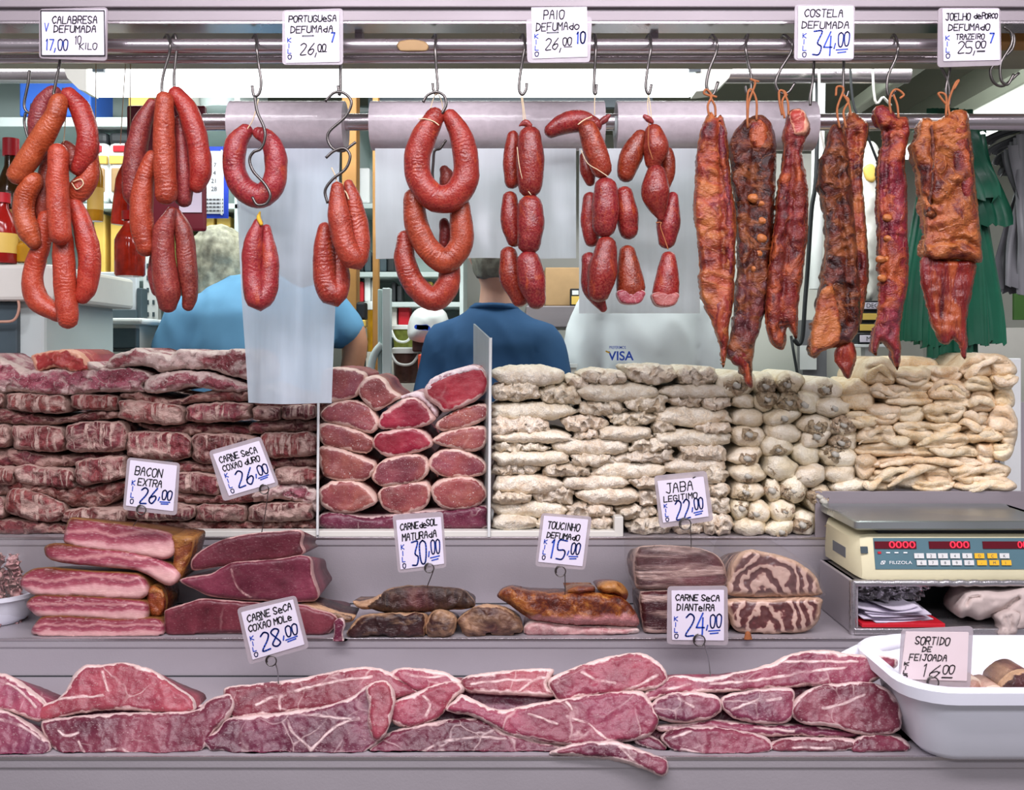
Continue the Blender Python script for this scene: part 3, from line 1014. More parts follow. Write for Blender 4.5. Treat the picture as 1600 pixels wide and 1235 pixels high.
def rail(name, y, r, d, x0, x1, label, mat='pipe'):
    a, b = W(x0, y, d), W(x1, y, d)
    o = MB().cyl(a, b, r * d / F, 24).build(name, M[mat], None, True)
    return tag(o, label, 'rail')


rail('hanging_rail', 72, 11, DR, -150, 1466, 'thick steel rail from which the meat hooks hang')
tp = slab('tape_patch', [(620, 70), (626, 64), (645, 62), (664, 65), (670, 73), (666, 80), (640, 81), (624, 79)], DR - 11 * DR / F - 0.0012, M['card_box'], 0.0008, 0.001, 3, 3, 0.5, 0.0003, 60, lens=True, parent=bpy.data.objects['hanging_rail'])
tp['label'] = 'pale tape patch'
simple('wooden_beam', 1560, 40, 1760, 66, 2.12, 0.06, M['wood'], 'brown wooden beam behind the empty hook pair', 'beam', None, 0.003)
rail('steel_rail', 92, 7, DR + 0.05, -150, 1466, 'thinner steel rail right behind and below the hook rail')
rail('roll_rail', 191, 13, 2.14, 318, 1640, 'steel rail that carries the rolls of plastic bags')
rail('back_rail', 117, 13, 3.0, -250, 1420, 'dull steel pipe behind the fluorescent lamp')

# main lamp
lp = pthing('fluorescent_lamp', 'long lit fluorescent lamp hanging behind the hook rail', 'lamp', 620, 145, 2.75)
pbox(MB(), 135, 99, 1088, 144, 2.75, 0.07, 0.012).build('diffuser', M['lamp'], lp)
for xa, xb in ((98, 136), (1087, 1147)):
    inner, outer = (xb, xa) if xa < 500 else (xa, xb)
    pts = [W(inner, 101, 2.75), W(outer, 101, 2.75), W(outer + (8 if xa < 500 else -8), 122, 2.75), W(outer + (26 if xa < 500 else -26), 140, 2.75), W(inner, 144, 2.75)]
    MB().prism([(p.x, p.z) for p in pts], 2.745, 2.825).build('end_cap', M['lamp_end'], lp)
pbox(MB(), 95, 92, 1150, 101, 2.74, 0.09, 0.003).build('housing', M['white'], lp)
for px in (300, 930):
    a = W(px, 92, 2.78)
    MB().cyl(a, (a.x, a.y, 2.73), 0.006, 10).build('hanger', M['beam'], lp)
for px in (153, 1086):
    pbox(MB(), px - 9, 103, px + 9, 112, 2.738, 0.012).build('clip', M['slate'], lp)

# right-hand ceiling beams and second lamp run away from the viewer
for nm, x, z, w, h, mat, lab in (('ceiling_beam', 1.30, 2.42, 0.05, 0.05, 'duct', 'slim pale beam under the ceiling above the smoked ribs'),
                                 ('ceiling_duct', 1.76, 2.46, 0.16, 0.12, 'duct', 'wide pale duct under the ceiling beside the lamp')):
    o = MB().box(x, x + w, 2.5, 5.3, z, z + h, 0.008).build(nm, M[mat])
    tag(o, lab, 'beam')
simple('fascia_board', 575, 62, 1020, 168, 3.75, 0.03, M['slate'], 'blue fascia board above the rolls of bags', 'board', None, 0.002)
lp2 = empty('fluorescent_lamp', (1.72, 3.4, 2.30), 'lit fluorescent lamp high above the green bags', 'lamp')
MB().box(1.64, 1.79, 2.9, 4.05, 2.31, 2.35, 0.01).build('diffuser', M['lamp'], lp2)
MB().box(1.62, 1.81, 2.85, 4.1, 2.35, 2.40, 0.005).build('housing', M['duct'], lp2)
for i, (x0, y0, x1, y1) in enumerate(((1280, 130, 1292, 250), (1330, 135, 1372, 255), (1365, 140, 1392, 165))):
    o = wire('loose_cable', [(x0 - 4, -110, 2.9), (x0, y0, 2.9), ((x0 + x1) / 2 - 6 + i * 4, (y0 + y1) / 2, 2.9), (x1, y1, 2.92)], 0.004, M['offwhite' if i != 1 else 'dark'])
    tag(o, ['pale loose cable hanging under the ceiling behind the ribs', 'dark loose cable hanging behind the twisted rib strips',
            'short pale cable end under the ceiling beam'][i], 'cable')

# ---------------------------------------------------------------- back of the stall
sh = pthing('wall_shelf', 'pale open wall shelf behind the hanging sausages', 'shelf', 150, 440, 3.5)
pbox(MB(), -260, 60, 380, 700, 3.9, 0.03).build('back_board', M['teal'], sh)
for y, h in ((183, 15), (318, 9), (430, 10)):
    pbox(MB(), -260, y, 375, y + h, 3.5, 0.4, 0.003).build('shelf_board', M['pale_teal'], sh)
for x in (-255, 366):
    pbox(MB(), x, 60, x + 9, 560, 3.5, 0.4, 0.002).build('side_board', M['pale_teal'], sh)
simple('cardboard_carton', 30, 128, 142, 182, 3.52, 0.2, M['blue'], 'bright blue carton on the top wall shelf', 'box')
simple('paper_pack', 200, 146, 232, 182, 3.52, 0.15, M['yellow'], 'yellow printed pack on the top wall shelf', 'pack')
simple('storage_tin', 258, 140, 300, 182, 3.52, 0.15, M['offwhite'], 'pale tin on the top wall shelf behind the sausages', 'tin')
o = MB().lathe(W(352, 182, 3.65), [(0.05, 0), (0.09, 0.02), (0.10, 0.10), (0.095, 0.10), (0.08, 0.03), (0.0, 0.02)]).build('glass_bowl', M['pale_teal'], None, True)
tag(o, 'round glass bowl at the end of the top wall shelf', 'bowl')
for x0, x1, lab in ((128, 168, 'printed snack bag with black top on the middle wall shelf'), (168, 208, 'printed snack bag beside the dark red board')):
    b = pthing('snack_bag', lab, 'bag', (x0 + x1) / 2, 318, 3.52, 'snack bags on the middle shelf')
    pbox(MB(), x0, 222, x1, 317, 3.52, 0.12, 0.02).build('bag', M['white'], b)
    pbox(MB(), x0 + 1, 206, x1 - 1, 226, 3.53, 0.08, 0.015).build('top_fold', M['dark'], b)
    pbox(MB(), x0 + 2, 243, x1 - 2, 256, 3.512, 0.02, 0.003).build('printed_band', M['yellow'], b)
    pbox(MB(), x0 + 8, 227, x1 - 10, 237, 3.512, 0.02, 0.003).build('red_emblem', M['red'], b)
    pbox(MB(), x0 + 5, 262, x1 - 6, 300, 3.512, 0.02, 0.006).build('printed_picture', M['card_box'], b)
for i, (x0, x1) in enumerate(((146, 164), (172, 192), (232, 258), (262, 290), (312, 334), (338, 360))):
    mat = 'yellow' if i < 2 else ('olive' if i < 4 else 'yellow')
    simple('flour_block', x0, 334 + (i % 2) * 4, x1, 429, 3.55, 0.15, M[mat], ['yellow block pack on the lower wall shelf beside the calabresa bunch', 'yellow block pack next to the pepper jar',
           'greenish pack behind the dark red board', 'greenish pack on the shelf just below the calendar edge', 'pale yellow bottle pack above the white-haired man', 'pale yellow bottle pack beside the bag film'][i], 'pack', 'block packs on the lower shelf')
# calendar
ca = pthing('wall_calendar', 'wall calendar with a royal blue frame beside the sausages', 'calendar', 330, 340, 3.1)
pbox(MB(), 270, 229, 356, 341, 3.1, 0.008).build('frame', M['royal'], ca)
pbox(MB(), 274, 236, 349, 334, 3.096, 0.006).build('sheet', M['cal_paper'], ca)
pbox(MB(), 345, 234, 347, 336, 3.094, 0.006).build('white_line', M['white'], ca)


# ---------------------------------------------------------------- handwriting
GLY = {
    'A': '00 15 26 35 40|13 33', 'B': '00 06|06 36 44 33 03|33 42 30 00', 'C': '45 36 15 03 11 20 41', 'D': '00 06|06 35 43 31 00',
    'E': '46 06 00 40|03 33', 'F': '46 06 00|03 33', 'G': '45 26 05 02 10 30 42 23', 'H': '00 06|40 46|03 43', 'I': '20 26', 'J': '16 46|36 31 20 01',
    'K': '00 06|46 03 40', 'L': '06 00 40', 'M': '00 06 23 46 40', 'N': '00 06 40 46', 'O': '26 05 02 10 30 42 45 26', 'P': '00 06|06 36 44 33 03',
    'Q': '26 05 02 10 30 42 45 26|22 40', 'R': '00 06|06 36 44 33 03|23 40', 'S': '45 26 05 13 32 41 20 01', 'T': '06 46|26 20', 'U': '06 01 20 41 46', 'V': '06 20 46',
    'X': '00 46|06 40', 'Y': '06 23 46|23 20', 'Z': '06 46 00 40', 'd': '45 40|43 23 02 11 30 42', 'e': '02 42 33 14 02 10 40', 'b': '06 00|03 23 42 30 00', 'f': '45 36 15 10|03 33',
    'r': '00 04|03 24 34', 's': '33 14 03 22 31 10 00', 'g': '34 14 02 11 32|34 30 00', 'o': '24 03 01 20 41 43 24', 'u': '04 01 20 41 44|44 40', 'n': '00 04|03 24 43 40',
    '0': '26 05 02 10 30 42 45 26', '1': '15 26 20', '2': '05 26 45 33 00 40', '3': '06 46 23 42 30 00', '4': '36 02 42|35 30', '5': '46 06 03 33 42 30 00', '6': '46 13 01 20 42 33 02',
    '7': '06 46 10', '8': '23 05 26 45 23 01 20 41 23', '9': '43 13 05 26 45 40', ',': '21 1z', '.': '20 21', '=': '02 42|00 40', '-': '03 43', '~': '07 18 27 38', '^': '17 28', "'": '17 28', 'ç': '45 36 15 03 11 20 41|20 2z',
}
CURV = set('BCDGJOPQRSU0235689deboguns~ç')


def glyph(ch):
    out = []
    for s in GLY[ch].split('|'):
        pts = [(int(a[0]), -1.2 if a[1] == 'z' else int(a[1])) for a in s.split()]
        out.append(pts)
    return out


def write(text, x, y, h, w=None, slant=0.12, gap=0.35, wob=0.04, vertical=False):
    """strokes of a handwritten line; x, y = lower left corner, h = letter height (any unit)"""
    strokes = []
    cx = x
    w = w or h * 0.62
    for ch in text:
        if ch == ' ':
            cx += w * 0.7
            continue
        if ch in ',.I1\'' and not vertical:
            cw = w * 0.45
        else:
            cw = w
        for st in glyph(ch):
            P = np.array(st, dtype=float)
            P[:, 0] = P[:, 0] / 4.0 * cw if ch not in ",.I1'" else (P[:, 0] - 1.2) / 2.0 * cw
            P[:, 1] = P[:, 1] / 6.0 * h
            P[:, 0] += P[:, 1] * slant + random.uniform(-wob, wob) * w
            P[:, 1] += random.uniform(-wob, wob) * h
            if ch in CURV and len(P) > 2:
                P = catmull(P, 4)
            P[:, 0] += cx
            P[:, 1] += y
            strokes.append(P)
        cx += cw + w * gap
    return strokes


def ribbon(name, strokes, org, u, v, nrm, width, mat, parent, lift=0.0008):
    """flat pen strokes lying on a card: org + x*u + y*v, lifted towards the reader"""
    V, Fc = [], []
    for S in strokes:
        P = [org + u * p[0] + v * p[1] + nrm * lift for p in S]
        for i, p in enumerate(P):
            k = len(V)
            for a in range(8):
                V.append(p + (u.normalized() * math.cos(a * math.pi / 4) + v.normalized() * math.sin(a * math.pi / 4)) * width * 0.5)
            Fc.append([k + a for a in range(8)])
            if i:
                q = P[i - 1]
                t = (p - q)
                if t.length > 1e-6:
                    s = t.normalized().cross(nrm).normalized() * width * 0.5
                    k = len(V)
                    V += [q - s, q + s, p + s, p - s]
                    Fc.append([k, k + 1, k + 2, k + 3])
    return mesh_obj(name, V, Fc, mat, parent, False)


def type_text(name, body, org, u, v, height, mat, parent, depth=0.0004, bold=0.0, width=None):
    """printed lettering from the built-in typeface, laid on the plane org/u/v (unit vectors)"""
    cu = bpy.data.curves.new(name, 'FONT')
    cu.body = body
    cu.size = 1.0
    cu.offset = bold
    cu.extrude = 0.0
    tmp = bpy.data.objects.new(name, cu)
    COL.objects.link(tmp)
    bpy.context.view_layer.update()
    me = bpy.data.meshes.new_from_object(tmp.evaluated_get(bpy.context.evaluated_depsgraph_get()))
    bpy.data.objects.remove(tmp)
    xs = [p.co.x for p in me.vertices]
    x0, x1 = min(xs), max(xs)
    sx = (width / (x1 - x0)) if width else height / 0.72
    sy = height / 0.72
    n = u.cross(v)
    vs = [org + u * ((p.co.x - x0) * sx) + v * (p.co.y * sy) + n * depth for p in me.vertices]
    fs = [list(p.vertices) for p in me.polygons]
    bpy.data.meshes.remove(me)
    return mesh_obj(name, vs, fs, mat, parent, False)


UX, UZ, NY = Vector((1, 0, 0)), Vector((0, 0, 1)), Vector((0, -1, 0))
# the calendar's dates
for i, t in enumerate(('7', '14', '21', '28')):
    p = W(334 - (4 if len(t) > 1 else 0), 261 + i * 12.5, 3.0955)
    type_text('printed_date', t, p, UX, UZ, 0.014, M['black'], ca)
g = []
for r in range(4):
    for c in range(6):
        g.append(np.array([(c * 0.012, -r * 0.012), (c * 0.012 + 0.006, -r * 0.012)]))
ribbon('printed_grid', g, W(316, 312, 3.0955), UX, UZ, NY, 0.005, M['grey_print'], ca)

# dark red hanging board with a paper note
bd = pthing('cutting_board', 'dark red rounded board hanging behind the sausage bunch', 'board', 258, 362, 2.3)
pbox(MB(), 197, 164, 321, 361, 2.3, 0.015, 0.006).build('board', M['board'], bd)
pbox(MB(), 280, 285, 315, 332, 2.296, 0.003).build('paper_note', M['paper'], bd)


def bottle(name, x, y0, y1, w, d, mat, capmat, label, labelmat=None, group=None, tilt=0.0, string=None):
    b = pthing(name, label, 'bottle', x, y1, d, group)
    H = (y1 - y0) * d / F
    R = w * d / F / 2
    base = W(x, y1, d)
    prof = [(R * 0.9, 0), (R, H * 0.03), (R, H * 0.55), (R * 0.85, H * 0.63), (R * 0.42, H * 0.78), (R * 0.38, H * 0.88)]
    cap = [(R * 0.52, H * 0.86), (R * 0.52, H)]
    o = MB().lathe(base, prof).build('glass_body', mat, b, True)
    c = MB().lathe(base, cap).build('cap', capmat, b, True)
    parts = [o, c]
    if labelmat:
        parts.append(MB().lathe(base, [(R * 1.012, H * 0.14), (R * 1.012, H * 0.42)]).build('paper_label', labelmat, b, True))
    if tilt:
        for q in parts:
            q.rotation_euler.y = tilt
    if string:
        wire('string', [(x + math.degrees(tilt) * 0, y0 + 2, d), (string[0], string[1], d)], 0.0012, M['tie'], b)
    return b


# bottles on a white cabinet at the left end
cb = pthing('white_cabinet', 'white cabinet with slanted lid under the sauce bottles', 'cabinet', 20, 560, 2.35)
pbox(MB(), -160, 413, 84, 470, 2.35, 0.5, 0.01).build('lid', M['offwhite'], cb)
pbox(MB(), -160, 470, 70, 640, 2.4, 0.42, 0.01).build('body', M['pale_teal'], cb)
pbox(MB(), -60, 472, 27, 560, 2.385, 0.03, 0.004).build('dark_window', M['slate'], cb)
bottle('sauce_bottle', 17, 217, 412, 46, 2.46, M['sauce_brown'], M['red'], 'brown sauce bottle with red cap on the white cabinet', M['yellow'])
bottle('ketchup_bottle', 4, 302, 412, 44, 2.38, M['sauce_red'], M['red'], 'red sauce bottle at the front edge of the white cabinet', M['yellow'])
bottle('spice_bag', 46, 366, 412, 50, 2.42, M['sauce_gold'], M['sauce_gold'], 'golden spice pouch behind the calabresa bunch')
bottle('chili_bottle', 149, 222, 346, 24, 2.42, M['sauce_gold'], M['red'], 'slim golden chili bottle hanging between the calabresa bunches', M['yellow'], None, 0, (150, 100))
bottle('pepper_bottle', 188, 224, 352, 30, 2.38, M['pepper_jar'], M['red'], 'red pickled pepper bottle hanging beside the dark red board', None, None, 0.12, (196, 100))
pj = bottle('pepper_jar', 203, 330, 432, 46, 2.30, M['pepper_jar'], M['sauce_red'], 'glass jar of pickled red peppers hanging under the dark red board', None, None, 0, (204, 100))

# register, printer and slicer on the inner worktop
wt = pthing('inner_worktop', 'pale worktop inside the stall behind the salt beef pile', 'worktop', 150, 700, 2.95)
pbox(MB(), -300, 566, 216, 580, 2.95, 0.6, 0.004).build('top', M['pale_teal'], wt)
a, b = W(-300, 580, 2.97), W(212, 580, 2.97)
MB().box(a.x, b.x, 2.98, 3.5, 0, a.z).build('base', M['offwhite'], wt)
rg = pthing('receipt_printer', 'off-white office machine with dark front window on the inner worktop', 'machine', 165, 566, 3.0)
pbox(MB(), 78, 500, 214, 566, 3.0, 0.3, 0.02).build('body', M['offwhite'], rg)
pbox(MB(), 117, 513, 213, 545, 2.99, 0.03, 0.004).build('dark_window', M['slate'], rg)
pbox(MB(), 100, 497, 222, 507, 2.97, 0.3, 0.008).build('ledge', M['white'], rg)
pbox(MB(), 116, 546, 215, 550, 2.985, 0.03, 0.001).build('slot', M['dark'], rg)
pbox(MB(), 130, 425, 213, 486, 3.15, 0.03, 0.004).build('paper_stack', M['cal_paper'], rg)
pbox(MB(), 129, 484, 213, 499, 3.13, 0.05, 0.002).build('paper_tray', M['slate'], rg)
pbox(MB(), 213, 450, 222, 498, 3.14, 0.05, 0.004).build('side_flap', M['slate'], rg)
pg = pthing('shelf_upright', 'white slotted shelf upright behind the office machine', 'upright', 235, 566, 3.4)
pbox(MB(), 224, 380, 247, 566, 3.4, 0.03).build('post', M['white'], pg)
for k in range(6):
    pbox(MB(), 229, 412 + k * 19, 232, 419 + k * 19, 3.396, 0.01).build('slot', M['slate'], pg)
    pbox(MB(), 238, 412 + k * 19, 241, 419 + k * 19, 3.396, 0.01).build('slot', M['slate'], pg)
sl = pthing('meat_slicer', 'light blue meat slicer behind the pile at the counter end', 'slicer', 20, 575, 2.85)
c = W(10, 588, 2.85)
MB().cyl((c.x, 2.85, c.z), (c.x, 2.945, c.z), 44 * 2.85 / F, 32).build('blade_guard', M['pale_teal'], sl, True)
pbox(MB(), -60, 541, 64, 565.5, 2.97, 0.15, 0.008).build('body', M['blue_shirt'], sl)
pbox(MB(), 2, 563, 22, 572, 2.84, 0.02, 0.002).build('name_plate', M['slate'], sl)
o = wire('red_marker', [(52, 540, 3.0), (62, 526, 3.0)], 0.012, M['red'])
tag(o, 'short red marker lying on the slicer', 'marker')
simple('red_ruler', 29, 496, 34, 541, 3.0, 0.01, M['red'], 'thin upright red ruler beside the slicer', 'ruler', None, 0.001)
o = wire('pink_cable', [(25, 456, 2.36), (30, 480, 2.36), (22, 500, 2.36), (0, 503, 2.36), (-20, 502, 2.36)], 0.0035, M['pink_skin'])
tag(o, 'pinkish cable looping in front of the white cabinet', 'cable')

# centre background
ps = pthing('wooden_post', 'brown wooden post in the middle of the stall', 'post', 544, 640, 3.45)
a, b = W(534, 0, 3.45), W(557, 0, 3.45)
MB().box(a.x, b.x, 3.45, 3.53, 0.0, 2.7, 0.004).build('post', M['wood'], ps)
ps = pthing('wooden_batten', 'narrow ochre wooden batten behind the roll of bags', 'batten', 587, 640, 3.6)
a, b = W(582, 0, 3.40), W(591, 0, 3.40)
MB().box(a.x, b.x, 3.40, 3.44, 0.0, 2.7, 0.003).build('batten', M['wood'], ps)
cs = pthing('goods_shelf', 'pale shelf of small goods in the middle background', 'shelf', 620, 640, 4.0)
for y in (318, 425, 472, 520):
    pbox(MB(), 556, y, 720, y + 8, 4.0, 0.35, 0.003).build('shelf_board', M['pale_teal'], cs)
pbox(MB(), 552, 165, 724, 640, 4.36, 0.02).build('back_board', M['teal'], cs)
pbox(MB(), 556, 168, 720, 175, 4.0, 0.35, 0.003).build('shelf_board', M['pale_teal'], cs)
for x in (552, 718):
    a, b = W(x, 165, 4.0), W(x + 6, 165, 4.0)
    MB().box(a.x, b.x, 4.0, 4.36, 0.16, a.z, 0.002).build('side_board', M['pale_teal'], cs)
k = 0
for row, (yb, items) in enumerate((
        (318, ((560, 578, 262, 'white'), (562, 576, 228, None), (700, 716, 270, 'yellow'))),
        (425, ((557, 568, 398, 'dark'), (569, 580, 392, 'slate'), (581, 591, 398, 'dark'), (592, 604, 396, 'slate'), (605, 616, 394, 'dark'), (690, 716, 400, 'green_lid'))),
        (472, ((560, 568, 440, 'red'), (569, 579, 428, 'white'), (580, 588, 436, 'offwhite'), (611, 618, 440, 'dark'), (620, 628, 446, 'dark'), (664, 676, 440, 'yellow'))),
        (520, ((571, 591, 478, 'yellow'), (611, 620, 480, 'offwhite'), (622, 640, 478, 'red'))))):
    for x0, x1, yt, mt in items:
        if mt is None: continue
        lab = {'white': 'white', 'yellow': 'yellow', 'dark': 'black', 'slate': 'dark grey', 'red': 'red', 'offwhite': 'cream', 'green_lid': 'green'}[mt]
        pos = ['top', 'second', 'third', 'lowest'][row]
        k += 1
        simple('goods_jar', x0, yt, x1, yb, 4.05, 0.1, M[mt], '%s jar, %s along the %s board of the goods shelf' % (lab, ['first', 'second', 'third', 'fourth', 'fifth', 'sixth'][[q[0] for q in items if q[3]].index(x0)], pos), 'jar', 'small jars on the goods shelf', 0.008)
cf = pthing('coffee_pack', 'black and yellow coffee pack beside the wooden post', 'pack', 563, 560, 3.4)
pbox(MB(), 556, 472, 571, 500, 3.4, 0.06, 0.008).build('top', M['black'], cf)
pbox(MB(), 556, 500, 571, 511, 3.398, 0.064, 0.004).build('yellow_band', M['yellow'], cf)
pbox(MB(), 556, 511, 570, 561, 3.4, 0.06, 0.006).build('grey_side', M['offwhite'], cf)
st = pthing('scale_column', 'light blue steel column with a curved arm behind the salt beef cuts', 'column', 602, 620, 3.0)
pbox(MB(), 597, 450, 610, 640, 3.0, 0.04, 0.003).build('column', M['pale_teal'], st)
pbox(MB(), 590, 452, 597, 600, 3.03, 0.05, 0.003).build('side_web', M['teal'], st)
V = catmull(np.array([tuple(W(x, y, 3.02)) for x, y in ((597, 538), (586, 552), (580, 575), (578, 620))]), 6)
MB().tube([Vector(p) for p in V], 0.012, 10).build('curved_arm', M['pale_teal'], st, True)
a, c0 = W(560, 600, 3.45), W(560, 550, 3.68)
for x, y0, y1, w, mt, lab in ((629, 508, 550, 36, 'olive', 'clear bucket of green olives with white lid'), (633, 544, 600, 46, 'dark_olive', 'clear bucket of brown olives with white lid'),
                              (582, 487, 550, 22, 'sauce_gold', 'white-lidded tub of golden preserves beside the coffee pack')):
    y1 = 600 if w > 40 else (550 if w > 30 else 566)
    bk = pthing('olive_bucket' if w > 30 else 'preserve_tub', lab, 'bucket', x, y1, 3.5 if w > 40 else 3.7)
    d = 3.5 if w > 40 else 3.7
    H, R = (y1 - y0) * d / F, w * d / F / 2
    base = W(x, y1, d)
    base.y += R
    base.z = (a.z if w > 40 else c0.z) + 0.001
    MB().lathe(base, [(R * 0.85, 0), (R * 0.97, H * 0.84)]).build('bucket', M[mt], bk, True)
    MB().lathe(base, [(R * 1.05, H * 0.83), (R * 1.05, H * 0.96), (R * 0.9, H)]).build('lid', M['white'], bk, True)
    if w > 30:
        wire('handle', [(x - w * 0.5, y0 + 8, d), (x - w * 0.25, y0 + 24, d - 0.01), (x + w * 0.2, y0 + 25, d - 0.01), (x + w * 0.5, y0 + 8, d)], 0.005, M['white'], bk)
bs = pthing('goods_stand', 'low stand under the olive buckets behind the salt beef', 'stand', 630, 640, 3.5)
a, b = W(560, 600, 3.45), W(690, 600, 3.45)
MB().box(a.x, b.x, 3.47, 3.62, 0.16, a.z).build('lower_step', M['offwhite'], bs)
c = W(560, 550, 3.68)
MB().box(a.x, b.x, 3.63, 3.98, 0.16, c.z).build('upper_step', M['offwhite'], bs)
c = W(570, 566, 3.64)
rb = pthing('product_carton', 'orange-red carton beside the bucket of brown olives', 'box', 665, 600, 3.3)
pbox(MB(), 653, 554, 690, 600, 3.3, 0.12, 0.004).build('carton', M['orange_red'], rb)
pbox(MB(), 661, 585, 672, 596, 3.296, 0.01).build('price_sticker', M['white'], rb)
bb = slab('plastic_sack', [(640, 530), (638, 505), (648, 486), (670, 478), (692, 484), (700, 505), (697, 532), (668, 536)], 3.4, M['white'], 0.05, 0.1, 0, 4, 0.5, 0.006, 12)
tag(bb, 'white plastic sack with a blue emblem behind the navy-shirted man', 'sack')
ribbon('blue_emblem', [np.array([(0.008, 0), (.034, .002)]), np.array([(0.0, .002), (.040, -.002)])], W(651, 512, 3.345), UX, UZ, NY, 0.017, M['blue_ink'], bb)
simple('dark_tub', 644, 520, 676, 550, 3.45, 0.1, M['dark_olive'], 'dark tub above the orange-red carton', 'tub')
ld = slab('bread_sack', [(585, 168), (592, 150), (610, 142), (632, 144), (648, 156), (652, 167.5), (620, 167.8)], 4.12, M['card_box'], 0.06, 0.1, 0, 4, 0.4, 0.005, 12)
tag(ld, 'brown sack lying above the roll of bags', 'sack')

# right background
tb = pthing('steel_table', 'grey steel table beside the navy-shirted man', 'table', 860, 640, 3.35)
pbox(MB(), 822, 478, 1010, 512, 3.6, 0.45, 0.004).build('tabletop', M['beam'], tb)
for x in (826, 1000):
    a, b = W(x, 512, 3.62), W(x + 10, 512, 3.62)
    MB().box(a.x, b.x, 3.63, 3.67, 0.16, a.z).build('leg', M['dark'], tb)
pbox(MB(), 852, 418, 908, 478, 3.72, 0.25, 0.004).build('corrugated_carton', M['card_box']); cb2 = bpy.data.objects['corrugated_carton']
tag(cb2, 'open brown cardboard carton on the steel table', 'box')
pk = pthing('tea_pack', 'black and yellow pack leaning on the brown carton', 'pack', 901, 478, 3.66)
pbox(MB(), 891, 451, 914, 478, 3.66, 0.03, 0.003).build('pack', M['black'], pk)
pbox(MB(), 893, 463, 912, 476, 3.657, 0.01, 0.001).build('yellow_picture', M['yellow'], pk)
pbox(MB(), 894, 454, 904, 461, 3.657, 0.01, 0.001).build('white_print', M['white'], pk)
lb = pthing('lidded_bucket', 'pale lidded bucket under the steel table', 'bucket', 880, 620, 3.1)
base = W(881, 640, 3.2)
MB().lathe(base, [(0.035, 0), (0.042, 0.14)]).build('bucket', M['offwhite'], lb, True)
MB().lathe((base.x, base.y, base.z + 0.14), [(0.046, 0), (0.046, 0.012)]).build('lid', M['white'], lb, True)
simple('partition_panel', 1090, 240, 1350, 760, 4.2, 0.05, M['tile'], 'pale partition panel behind the hanging ribs', 'panel', None, 0.002)
simple('grey_pillar', 1254, 500, 1292, 760, 4.1, 0.08, M['grey_bag'], 'dark grey pillar low behind the hanging ribs', 'pillar', None, 0.002)
simple('wall_notice', 1250, 540, 1276, 578, 4.08, 0.004, M['white'], 'plain white notice pinned on the grey pillar', 'notice', None, 0.0005)
simple('price_strip', 1098, 508, 1108, 562, 4.195, 0.006, M['paper'], 'narrow white price strip beside the white-shirted person', 'notice', None, 0.0005)
o = wire('ceiling_hook', [(1278, -50, 3.0), (1276, 250, 3.0), (1268, 330, 3.0), (1262, 420, 3.0), (1258, 470, 3.0), (1254, 525, 3.0), (1248, 538, 3.0), (1240, 530, 3.0)], 0.007, M['dark'])
tag(o, 'long dark iron hook hanging between the ribs', 'hook')
o = wire('iron_rod', [(1236, 525, 4.0), (1262, 700, 4.0), (1290, 1050, 4.0)], 0.006, M['dark'])
tag(o, 'thin dark rod leaning low behind the ribs', 'rod')
o = MB().cyl(W(1274, 452, 3.4), W(1282, 10, 3.4), 0.022, 16).build('white_tube', M['white'], None, True)
tag(o, 'white plastic tube hanging between two ribs', 'tube')
for i, (y0, y1) in enumerate(((470, 486), (487, 503), (504, 520), (521, 538))):
    if i == 0:
        rk = pthing('box_rack', 'slim white rack carrying the small boxes between the ribs', 'rack', 1361, 542, 3.3)
        pbox(MB(), 1332, 538, 1386, 543, 3.3, 0.1, 0.002).build('rack_board', M['white'], rk)
        a, b = W(1350, 543, 3.34), W(1362, 543, 3.34)
        MB().box(a.x, b.x, 3.33, 3.37, 0.16, a.z).build('rack_post', M['white'], rk)
    bx = pthing('spice_box', ['topmost', 'second', 'third', 'lowest'][i] + ' of the small black and cream boxes stacked between the ribs', 'box', 1361, y1, 3.3, 'small boxes stacked between the ribs')
    pbox(MB(), 1340, y0, 1378, y1, 3.3, 0.08, 0.002).build('box', M['black'], bx)
    pbox(MB(), 1344, y0 + 3, 1374, y1 - 3, 3.297, 0.01, 0.001).build('label', M['paper' if i in (0, 3) else 'yellow'], bx)
    if i in (0, 3):
        type_text('lettering', 'DECI' if i == 0 else 'MA', W(1354, y1 - 5, 3.2965), UX, UZ, 0.016, M['black'], bx, 0.0008)
gp = slab('grocery_bag', [(1344, 300), (1342, 240), (1352, 222), (1368, 224), (1376, 250), (1374, 340), (1372, 440), (1360, 470), (1350, 430)], 3.35, M['offwhite'], 0.03, 0.06, 0, 5, 0.6, 0.008, 14)
tag(gp, 'pale printed grocery bag hanging between two ribs', 'bag')
o = slab('yellow_emblem', [(1350, 262), (1362, 256), (1370, 268), (1366, 284), (1354, 280)], 3.315, M['yellow'], 0.004, 0.01, 4, 4, 0.2, 0.0, 10, parent=gp)
simple('white_side_wall', 1570, 560, 1596, 840, 2.62, 0.03, M['white'], 'white end board of the pile behind the pork rinds', 'panel', None, 0.003)
simple('green_window_block', 1585, 455, 1640, 500, 4.6, 0.02, M['green_lid'], 'green block standing in for the window past the bags', 'sign', None, 0.002)  # plain green block put in place of a small far window
simple('far_counter', 1500, 512, 1900, 700, 4.4, 0.4, M['offwhite'], 'pale counter far behind the bag bunches', 'counter', None, 0.005)


